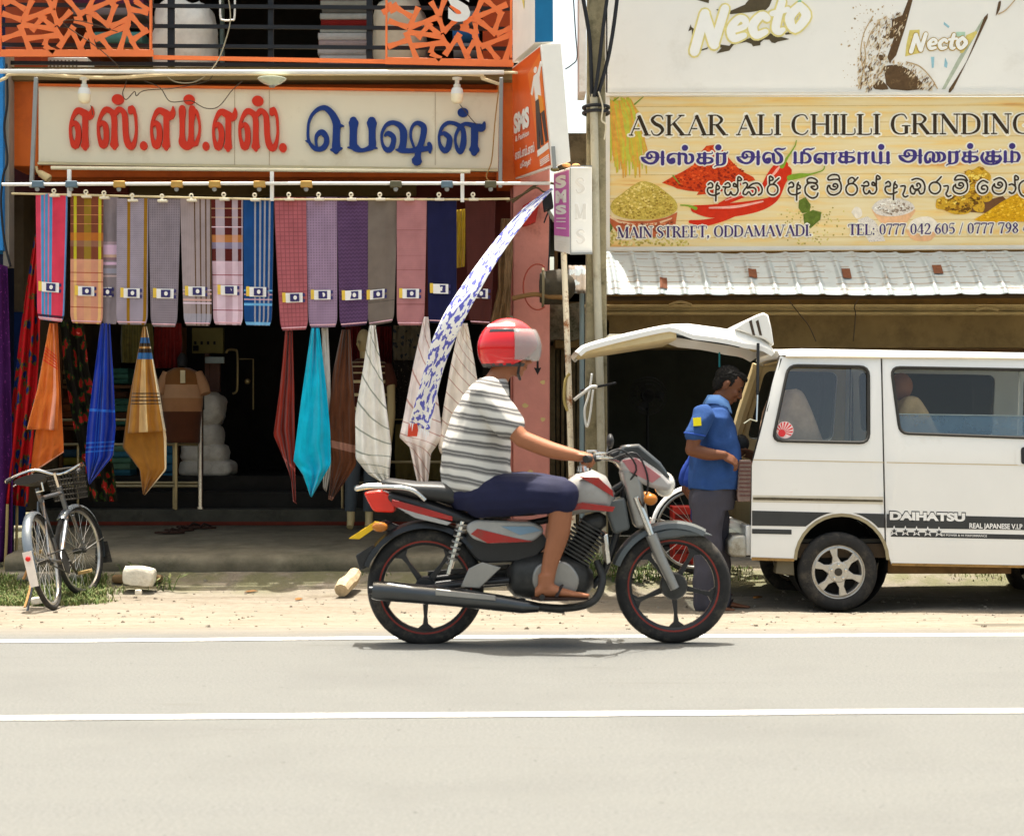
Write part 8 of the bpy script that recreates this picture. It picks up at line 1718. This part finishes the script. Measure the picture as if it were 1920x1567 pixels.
for s_ in(-1,1):
 mb=MB();a=q(1022,1112,s_*.205);rings=[]
 mb.prism([a+Vector((x,y,-.012))for x,y in[(-.07+.14+.145*math.cos(t),(.05+.006*math.cos(t))*math.sin(t))for t in[2*math.pi*i/20 for i in range(20)]]],(0,0,.014));mb.build('sandal_sole',M('rider_sole_%d'%(s_+1),lin(48,32,26),.8),rd,bevel=.003)
 mb=MB();mb.tube([a+Vector((.05,-.05,.005)),a+Vector((.07,-.03,.045)),a+Vector((.08,0,.058)),a+Vector((.07,.03,.045)),a+Vector((.05,.05,.005))],.011,8,flat=.5);mb.build('sandal_strap',M('rider_strap_%d'%(s_+1),lin(36,26,24),.7),rd)
#the man at the van
PS,PD=261.0,12.28
def m_(px,py,dy=0):return Vector(((px-960)/PS,PD+dy,H+(800-py)/PS))
zgm=zg((1320-960)/PS,PD)
mn=thing('person',Vector(((1330-960)/PS,PD,zgm)),'man in a blue polo shirt looking down into the open rear of the van','person')
sk_m=skin('man',lin(104,64,42))
mb=MB();mcn=m_(1365,723);mf,mr_,mu=basis((.86,-.10,-.52),(.42,0,1));head(mb,mcn,mf,mr_,mu,1.06)
limb(mb,[m_(1354,742),m_(1344,758),m_(1338,772)],[.058,.062,.08])
mb.rings([ringsec(m_(cx,cy),X,Y,a,b)for cx,cy,a,b in((1338,764,.08,.11),(1338,780,.12,.18),(1340,820,.145,.18),(1342,870,.165,.175),(1340,915,.155,.17),(1336,940,.14,.165))])
limb(mb,[m_(1312,780,-.20),m_(1298,812,-.235),m_(1291,842,-.245)],[.062,.054,.047]);limb(mb,[m_(1291,842,-.245),m_(1320,850,-.25),m_(1350,852,-.24)],[.048,.045,.030])
hand(mb,m_(1346,851,-.24),(.86,.0,-.42),(.2,.6,.5),(.42,-.3,.85),curl=.42,k=1.06)
limb(mb,[m_(1336,780,.20),m_(1342,815,.235),m_(1350,842,.235)],[.062,.054,.047]);limb(mb,[m_(1350,842,.235),m_(1374,848,.20),m_(1394,850,.16)],[.048,.044,.030])
hand(mb,m_(1390,850,.165),(.95,-.1,-.1),(.1,-.5,.6),(.05,-.5,.8),curl=.5,k=1.04)
legs=((-1,[(1326,930,-.09),(1326,1030,-.10),(1318,1134,-.10)]),(1,[(1338,930,.09),(1346,1032,.09),(1352,1136,.06)]))
for s_,p in legs:
 limb(mb,[m_(*a)for a in p],[.095,.062,.042]);foot(mb,m_(*p[2]),(1,-.10 if s_<0 else-.12,0),zg(*m_(*p[2]).xy),1.0)
fused(mb,'body',sk_m,mn,.0055,5)
polo=M('polo_blue',lin(42,72,124),.9,var=.16,vs=5,bump=.5,bs=22,spec=.2)
mb=MB();mb.rings([ringsec(m_(cx,cy),X,Y,a,b,28)for cx,cy,a,b in((1344,756,.070,.085),(1339,767,.10,.16),(1339,785,.140,.19),(1341,820,.166,.195),(1343,865,.190,.20),(1342,895,.192,.20),(1340,917,.186,.20))])
for s_ in(-1,1):
 xo=0 if s_<0 else 26
 limb(mb,[m_(1314+xo*.8,779,s_*.19),m_(1303+xo,802,s_*.225),m_(1297+xo*1.4,812,s_*.235)],[.078,.074,.071])
fused(mb,'polo_shirt',polo,mn,.008,3,noise_amt=.016,nscale=10)
colm=M('collar_blue',lin(116,160,220),.85,var=.06)
mb=MB()
for i in range(1):
 r0=[];r1=[]
 for k in range(25):
  t=R(-150+300*k/24);d=X*math.cos(t)+Y*math.sin(t);fwd=max(0,math.cos(t))
  c=m_(1347,748);r0.append(c+d*.078+Z*(.028-.05*fwd));r1.append(m_(1343,756)+d*(.102+.012*fwd)+Z*(-.004-.07*fwd))
 mb.add(r0+r1,[(k,k+1,26+k,25+k)for k in range(24)])
mb.build('collar',colm,mn,smooth=180,solid=.006)
mb=MB();p=m_(1299,791,-.235);mb.prism([p+Vector((x,-.075,z))for x,z in((-.028,.028),(.026,.033),(.03,-.026),(-.024,-.03))],(0,.03,0));mb.build('sleeve_patch',M('yellow_patch',lin(236,220,30),.7),mn)
for s_ in(-1,):
 mb=MB();mb.tube([m_(1297,814,-.236)+Vector((.074*math.cos(t),.074*math.sin(t),-.012*math.cos(t)))for t in[2*math.pi*i/24 for i in range(24)]],.006,6,closed=True);mb.build('sleeve_rib',M('rib_blue',lin(36,70,150),.9),mn)
trm=M('trousers_slate',lin(64,62,70),.85,var=.12,vs=6,bump=.3,bs=16)
mb=MB();mb.rings([ringsec(m_(cx,cy),X,Y,a,b,24)for cx,cy,a,b in((1339,905,.165,.18),(1337,930,.165,.185),(1334,955,.155,.185))])
for s_,p in legs:limb(mb,[m_(p[0][0],p[0][1]+10,p[0][2]),m_(p[1][0]-2,p[1][1]-40,p[1][2]),m_(*p[1]),m_(p[2][0],p[2][1]-40,p[2][2]),m_(p[2][0],p[2][1]-4,p[2][2])],[.125,.108,.098,.084,.078])
fused(mb,'trousers',trm,mn,.008,4,noise_amt=.012,nscale=9)
mb=MB();rot=Matrix((mf,mr_,mu)).transposed();k=1.06
mb.ell(mcn+(mf*-.022+mu*.048)*k,(.094*k,.083*k,.086*k),rot,24,16);mb.ell(mcn+(mf*-.055+mu*.0)*k,(.05*k,.072*k,.07*k),rot);mb.ell(mcn+(mf*.045+mu*.098)*k,(.045*k,.062*k,.030*k),rot);mb.ell(mcn+(mf*.072+mu*.092)*k,(.026*k,.05*k,.022*k),rot)
for s_ in(-1,1):mb.ell(mcn+(mf*.012+mr_*s_*.076+mu*.022)*k,(.014,.008,.034),rot)
fused(mb,'hair',hairm,mn,.006,2,noise_amt=.008,nscale=70)
face_parts(mn,mcn,mf,mr_,mu,k,hairm,M('man_lip',lin(78,40,34),.5),True)
mb=MB();mb.tube([mcn+(mf*.104+mr_*b+mu*d)*k for b,d in((-.022,-.050),(0,-.045),(.022,-.050))],[.003,.006,.003],6);mb.build('moustache',hairm,mn)
for s_,p in legs:
 a=m_(*p[2]);a.z=zg(a.x,a.y);f=Vector((1,-.10 if s_<0 else-.12,0)).normalized();sd_=Z.cross(f)
 mb=MB();mb.prism([a+f*(.07+.145*math.cos(t))+sd_*((.05+.006*math.cos(t))*math.sin(t))-Z*.012 for t in[2*math.pi*i/20 for i in range(20)]],(0,0,.014));mb.build('sandal_sole',M('man_sole_%d'%(s_+1),lin(42,30,26),.8),mn,bevel=.003)
 mb=MB();mb.tube([a+f*.06-sd_*.05,a+f*.08-sd_*.03+Z*.045,a+f*.09+Z*.058,a+f*.08+sd_*.03+Z*.045,a+f*.06+sd_*.05],.012,8,flat=.5);mb.build('sandal_strap',M('man_strap_%d'%(s_+1),lin(34,24,22),.7),mn)
#the child half hidden behind him
CS,CD=242.0,13.22
def ch(px,py,dy=0):return Vector(((px-960)/CS,CD+dy,H+(800-py)/CS))
zc=zg(ch(1326,1100).x,CD)
kd=thing('person',Vector((ch(1326,0).x,CD,zc)),'child in a blue shirt almost hidden behind the man, one arm showing','person')
mb=MB();kcn=ch(1340,822);kf,kr,ku=basis((1,.1,-.1),(0,0,1));head(mb,kcn,kf,kr,ku,.92)
limb(mb,[ch(1334,838),ch(1328,856)],[.05,.07]);mb.rings([ringsec(ch(cx,cy),X,Y,a,b)for cx,cy,a,b in((1328,850,.06,.08),(1326,862,.09,.14),(1326,900,.105,.135),(1326,945,.105,.13),(1326,965,.10,.13))])
for s_ in(-1,1):
 limb(mb,[ch(1306,864,s_*.15),ch(1294,892,s_*.18),ch(1290,918,s_*.185)],[.045,.038,.034]);limb(mb,[ch(1290,918,s_*.185),ch(1306,940,s_*.18),ch(1322,955,s_*.17)],[.034,.031,.022])
 hand(mb,ch(1320,954,s_*.17),(.8,0,-.5),(0,-s_,0),(.5,0,.8),curl=.4,k=.8)
 limb(mb,[ch(1326,960,s_*.07),ch(1330,1035,s_*.075),ch(1326,1098,s_*.075)],[.075,.05,.034]);foot(mb,ch(1326,1100,s_*.075),(1,0,0),zc,.85)
fused(mb,'body',skin('child',lin(110,66,44)),kd,.0065,4)
mb=MB();mb.rings([ringsec(ch(cx,cy),X,Y,a,b,24)for cx,cy,a,b in((1329,848,.055,.075),(1327,860,.10,.15),(1326,900,.125,.155),(1326,955,.13,.155))])
for s_ in(-1,1):limb(mb,[ch(1308,862,s_*.145),ch(1296,884,s_*.175),ch(1290,900,s_*.183)],[.062,.06,.058])
fused(mb,'shirt',M('child_blue',lin(38,66,150),.85,var=.1),kd,.009,3,noise_amt=.006)
mb=MB();mb.rings([ringsec(ch(1326,cy),X,Y,.13,.15,20)for cy in(948,975)])
for s_ in(-1,1):limb(mb,[ch(1326,970,s_*.07),ch(1329,1030,s_*.075)],[.095,.085])
fused(mb,'shorts',M('child_shorts',lin(30,40,90),.85),kd,.009,3)
mb=MB();mb.ell(kcn+(kf*-.02+ku*.05)*.92,(.092,.08,.082));mb.ell(kcn+kf*-.05,(.045,.066,.065));fused(mb,'hair',hairm,kd,.008,2,noise_amt=.006,nscale=60)
#verge: blocks, wood, grass, weeds, the dim shop interior
def rock(name,x0,y0,x1,y1,d,dep,m,label,cat,amp=.008,rot=0,group=None):
 a,b=P(x0,y1,d),P(x1,y0,d);c=(a+b)/2;hx,hz=(b.x-a.x)/2,(b.z-a.z)/2;mb=MB();n=7;vs=[];idx={}
 bm=bmesh.new();bmesh.ops.create_cube(bm,size=2);bmesh.ops.subdivide_edges(bm,edges=bm.edges,cuts=5,use_grid_fill=True)
 rm=Matrix.Rotation(rot,3,'Y')
 vs=[]
 for v in bm.verts:
  p=v.co.copy();l=max(1,(p.length/1.25));p=p/l**.55
  p=Vector((p.x*hx,p.y*dep/2,p.z*hz));p=rm@p
  p+=Vector(noise.noise_vector(p*14+c))*amp;vs.append(p+Vector((c.x,d+dep/2,c.z)))
 mb.add(vs,[tuple(v.index for v in f.verts)for f in bm.faces]);bm.free()
 return tag(mb.build(name,m,smooth=40),label,cat,group)
stone=M('white_block',lin(222,214,196),.9,var=.15,vs=9,bump=.6,bs=40,dirt=lin(170,152,120),dirts=6,dirtlo=.55,dirthi=.8)
rock('concrete_block',228,1064,286,1099,13.2,.18,stone,'pale concrete block lying tilted at the edge of the grass','block',.006,R(5))
rock('brick',208,1078,300,1094,13.45,.12,M('brown_brick',lin(110,88,60),.9,var=.3),'flat brown brick lying under the pale concrete block','brick',.006)
rock('concrete_slab',30,1074,150,1094,13.5,.14,concrete,'broken concrete slab edge behind the parked bicycle','slab',.01)
rock('stone',57,1120,80,1132,12.5,.08,stone,'small pale stone beside the rear wheel of the grey bicycle','stone',.008)
rock('stone',252,1106,264,1116,12.9,.05,stone,'tiny pale pebble in front of the concrete block','stone',.005)
mb=MB();wm=M('split_wood',lin(176,156,124),.85,var=.3,vs=12,bump=.4,bs=40)
a,b=P(640,1080,13.0),P(666,1052,13.35);a.z=zg(a.x,a.y)+.06;b.z=zg(b.x,b.y)+.12
mb.tube([a+(b-a)*t+Vector((0,0,.01*math.sin(t*7)))for t in[i/8 for i in range(9)]],[.055,.062,.064,.06,.062,.06,.058,.055,.05],9);tag(mb.build('wood_log',wm,smooth=30),'short split log lying at the apron edge behind the motorcycle','log')
mb=MB();a,b=P(46,1136,12.4),P(62,1070,12.9);a.z=zg(a.x,a.y);mb.tube([a,(a+b)/2+Vector((.01,0,0)),b],[.008,.01,.012],6);mb.tube([P(44,1086,12.95),P(58,1052,13.0)],.012,6);tag(mb.build('wooden_stick',M('stick',lin(150,110,66),.85)),'thin wooden stick leaning by the rear wheel of the grey bicycle','stick')
mb=MB();mb.tube([P(14,945,14.1),P(12,1010,14.08),P(9,1075,14.05)],.012,8);tag(mb.build('bamboo_pole',M('bamboo_b',lin(150,130,84),.7)),'thin bamboo pole under the red floral fabric, left one','pole','thin poles under the fabric')
mb=MB();mb.tube([P(32,945,14.3),P(31,1010,14.3),P(30,1040,14.3)],.012,8);tag(mb.build('bamboo_pole',MATS['bamboo_b']),'thin bamboo pole under the red floral fabric, right one','pole','thin poles under the fabric')
def blades(name,spots,mats,lo,hi,seed):
 mb=MB();r_=random.Random(seed)
 for x,y,k in spots:
  h_=r_.uniform(lo,hi)*k;a=r_.uniform(0,6.28);z=zg(x,y);l=r_.uniform(.2,.9)*h_;w_=r_.uniform(.003,.006)
  d=Vector((math.cos(a),math.sin(a),0));s_=Vector((-d.y,d.x,0))*w_;b=Vector((x,y,z-.005));mi=r_.randrange(len(mats))
  mb.add([b-s_,b+s_,b+d*l*.4+s_*.8+Vector((0,0,h_*.7)),b+d*l*.4-s_*.8+Vector((0,0,h_*.7)),b+d*l+Vector((0,0,h_))],[(0,1,2,3),(3,2,4)],mi)
 return mb.build(name,mats,smooth=0)
gm=[M('grass_a',(.09,.14,.03,1),.7),M('grass_b',(.13,.17,.045,1),.7),M('grass_c',(.20,.19,.075,1),.8)]
r_=random.Random(5);spots=[]
while len(spots)<9000:
 px=r_.uniform(-60,330);d=r_.uniform(12.5,13.65);x=P(px,0,d).x
 dens=noise.noise((x*1.6,d*2.2,9))*.5+.5+(.25 if px<200 else-.1-(px-200)/500);
 if d<12.75 and px>150:dens-=.25
 if r_.random()<dens-.28:spots.append((x,d,.6+.8*max(0,noise.noise((x*3,d*3,1))+.3)))
for i in range(1500):
 px=r_.uniform(1200,1960);d=r_.uniform(13.55,13.93);x=P(px,0,d).x
 if noise.noise((x*1.1,3,3))>-.15:spots.append((x,d,.7))
for i in range(500):
 px=r_.uniform(330,1030);x=P(px,0,13.7).x
 if noise.noise((x*2.2,8,3))>.1:spots.append((x,13.72+r_.uniform(-.06,.02),.5))
tag(blades('grass',spots,gm,.02,.065,1),'short patchy green grass along the dusty verge','grass',kind='stuff')
def weed(px,d,n,hgt,label,seed,tall=False):
 t=thing('weed_plant',Vector((P(px,0,d).x,d,zg(P(px,0,d).x,d))),label,'plant');b=ORG[t];r_=random.Random(seed);st=MB();lf=MB()
 for i in range(n):
  a=r_.uniform(0,6.28);ln=r_.uniform(.5,1)*hgt;lean_=r_.uniform(.2,.8)*ln;base=b+Vector((r_.uniform(-.12,.12),r_.uniform(-.06,.06),0));tip=base+Vector((math.cos(a)*lean_,math.sin(a)*lean_*.6,ln))
  mid=(base+tip)/2+Vector((0,0,ln*.12));st.tube([base,mid,tip],[.004,.003,.002],5)
  for j in range(7 if not tall else 3):
   f_=r_.uniform(.2,1);p=base+(tip-base)*f_+Vector((0,0,ln*.1*(1-f_)));c_=r_.uniform(0,6.28);L2=r_.uniform(.02,.045)*(2.6 if tall else 1);d_=Vector((math.cos(c_),math.sin(c_),r_.uniform(-.2,.5)));s_=d_.cross(Z).normalized()*L2*(.33 if not tall else .12)
   lf.add([p,p+d_*L2*.5+s_,p+d_*L2,p+d_*L2*.5-s_],[(0,1,2,3)],r_.randrange(3))
 st.build('stem',gm[0],t);lf.build('leaves',[M('leaf_a_%d'%seed,(.05,.09,.022,1),.6),M('leaf_b_%d'%seed,(.09,.13,.03,1),.6),M('leaf_c_%d'%seed,(.15,.16,.05,1),.65)],t,smooth=0)
weed(1130,13.6,26,.28,'leafy weed at the foot of the concrete pole',1);weed(1175,13.55,22,.16,'low weed right of the concrete pole',2);weed(1215,13.6,20,.18,'low weed behind the motorcycle front wheel',3);weed(1092,13.65,18,.22,'small weed at the foot of the rusty post',6)
weed(300,13.35,9,.14,'blue green spiky plant right of the concrete block',4,True);weed(250,13.62,6,.14,'thin seedling at the apron edge behind the concrete block',5)
fan=thing('pedestal_fan',P(1217,1000,16.4),'black pedestal fan standing in the dark mill shop','fan')
fm_=M('fan_black',(.007,.007,.007,1),.6)
c=P(1215,742,16.4)
mb=MB()
for r2_ in(.06,.11,.15,.18):mb.tube([c+Vector((r2_*math.cos(t),-.05*(1-(r2_/.18)**2),r2_*math.sin(t)))for t in[i*math.pi/14 for i in range(28)]],.005,5,closed=True)
for k in range(16):mb.tube([c+Vector((0,-.05,0)),c+Vector((.18*math.cos(k*math.pi/8),0,.18*math.sin(k*math.pi/8)))],.003,4)
mb.build('cage',fm_,fan)
for k in range(3):mb=MB();a=k*2.09;mb.prism([c+Vector((rr_*math.cos(a+o_),-.02+.02*o_,rr_*math.sin(a+o_)))for rr_,o_ in((.03,-.3),(.15,-.25),(.165,.2),(.1,.5),(.03,.4))],(0,.006,0));mb.build('blade',fm_,fan)
mb=MB();mb.tube([c+Vector((0,-.03,0)),c+Vector((0,.14,0))],.06,14);mb.build('motor',fm_,fan)
mb=MB();mb.tube([c+Vector((0,.06,0)),Vector((c.x,c.y+.06,0))],.014,8);mb.build('pole',fm_,fan);mb=MB();mb.lathe([(0,0),(.2,0),(.2,.02),(.03,.05),(0,.05)],(c.x,c.y+.06,0),'Z',24);mb.build('base',fm_,fan)
crt=thing('red_crate',P(1282,1075,14.05),'red plastic crate behind the bicycle with white mudguards','crate')
mb=MB();mb.pbox(1262,950,1300,1072,14.1,14.4);mb.build('shell',M('crate_red',lin(176,44,34),.5,var=.15),crt,bevel=.006)
mb=MB()
for i in range(5):mb.pbox(1266,964+i*22,1296,972+i*22,14.09,14.1)
mb.build('slots',M('crate_slot',lin(96,22,18),.7),crt)
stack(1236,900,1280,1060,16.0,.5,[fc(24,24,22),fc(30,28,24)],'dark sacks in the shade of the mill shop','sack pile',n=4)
wire([(1478,562),(1500,590),(1516,610),(1530,640)],.005,'thin wire hanging from the mill beam, left of two',wirem,14.9)
wire([(1610,560),(1602,575),(1604,590),(1600,640)],.005,'thin wire hanging from the mill beam, right of two',wirem,14.9)
tag(wire([(1255,572),(1275,566),(1297,572)],.012,'x',MATS['pale_ledge'],14.9),'short pale tube lamp on the mill ledge, left of two','lamp');tag(wire([(1830,582),(1850,577),(1872,582)],.012,'x',MATS['pale_ledge'],14.9),'short pale tube lamp on the mill ledge, right of two','lamp')
mb=MB();r_=random.Random(11);pm=[M('pebble_a',(.22,.185,.14,1),.9),M('pebble_b',(.17,.14,.105,1),.9),M('pebble_c',(.27,.24,.19,1),.9)]
for i in range(800):
 px=r_.uniform(-80,2000);d=r_.uniform(9.7,13.7)if i%3 else r_.uniform(11.6,13.6);x=P(px,0,d).x;s_=r_.choice((.004,.005,.007,.009,.015))*r_.uniform(.7,1.3);z=zg(x,d);a=r_.uniform(0,6)
 c_,n_=math.cos(a),math.sin(a);base=[(1,.1),(.3,.9),(-.8,.6),(-.9,-.5),(.2,-1)]
 b=[Vector((x+(u*c_-v*n_)*s_,d+(u*n_+v*c_)*s_*.8,z-.002))for u,v in base];t=[p+Vector((r_.uniform(-.3,.3)*s_,r_.uniform(-.3,.3)*s_,s_*r_.uniform(.4,.9)))-(p-Vector((x,d,z)))*.35 for p in b]
 mb.add(b+t,[(0,1,6,5),(1,2,7,6),(2,3,8,7),(3,4,9,8),(4,0,5,9),(5,6,7,8,9)],r_.randrange(3))
tag(mb.build('gravel',pm,smooth=0),'loose gravel scattered over the dusty verge','gravel',kind='stuff')
for i,(px,d,rot)in enumerate(((470,13.3,.3),(560,12.9,1.2),(900,13.2,2.1),(1420,12.9,.7))):
 x=P(px,0,d).x;b=Vector((x,d,zg(x,d)+.008));f=Vector((math.cos(rot),math.sin(rot),0));sd_=Vector((-f.y,f.x,0));mb=MB()
 mb.add([b-f*.05,b-f*.02+sd_*.022+Z*.008,b+f*.03+sd_*.018+Z*.012,b+f*.06+Z*.004,b+f*.03-sd_*.018+Z*.004,b-f*.02-sd_*.022],[(0,1,2,3,4,5)])
 tag(mb.build('dry_leaf',M('dry_leaf_%d'%i,lin(120+12*i,84+6*i,44),.8),solid=.002),('dry brown leaf lying in front of the shop apron, leftmost of four','dry brown leaf lying on the sand before the wood log','dry brown leaf lying on the sand under the motorcycle','dry tan leaf lying on the sand by the rear of the van')[i],'leaf','dry leaves on the verge')
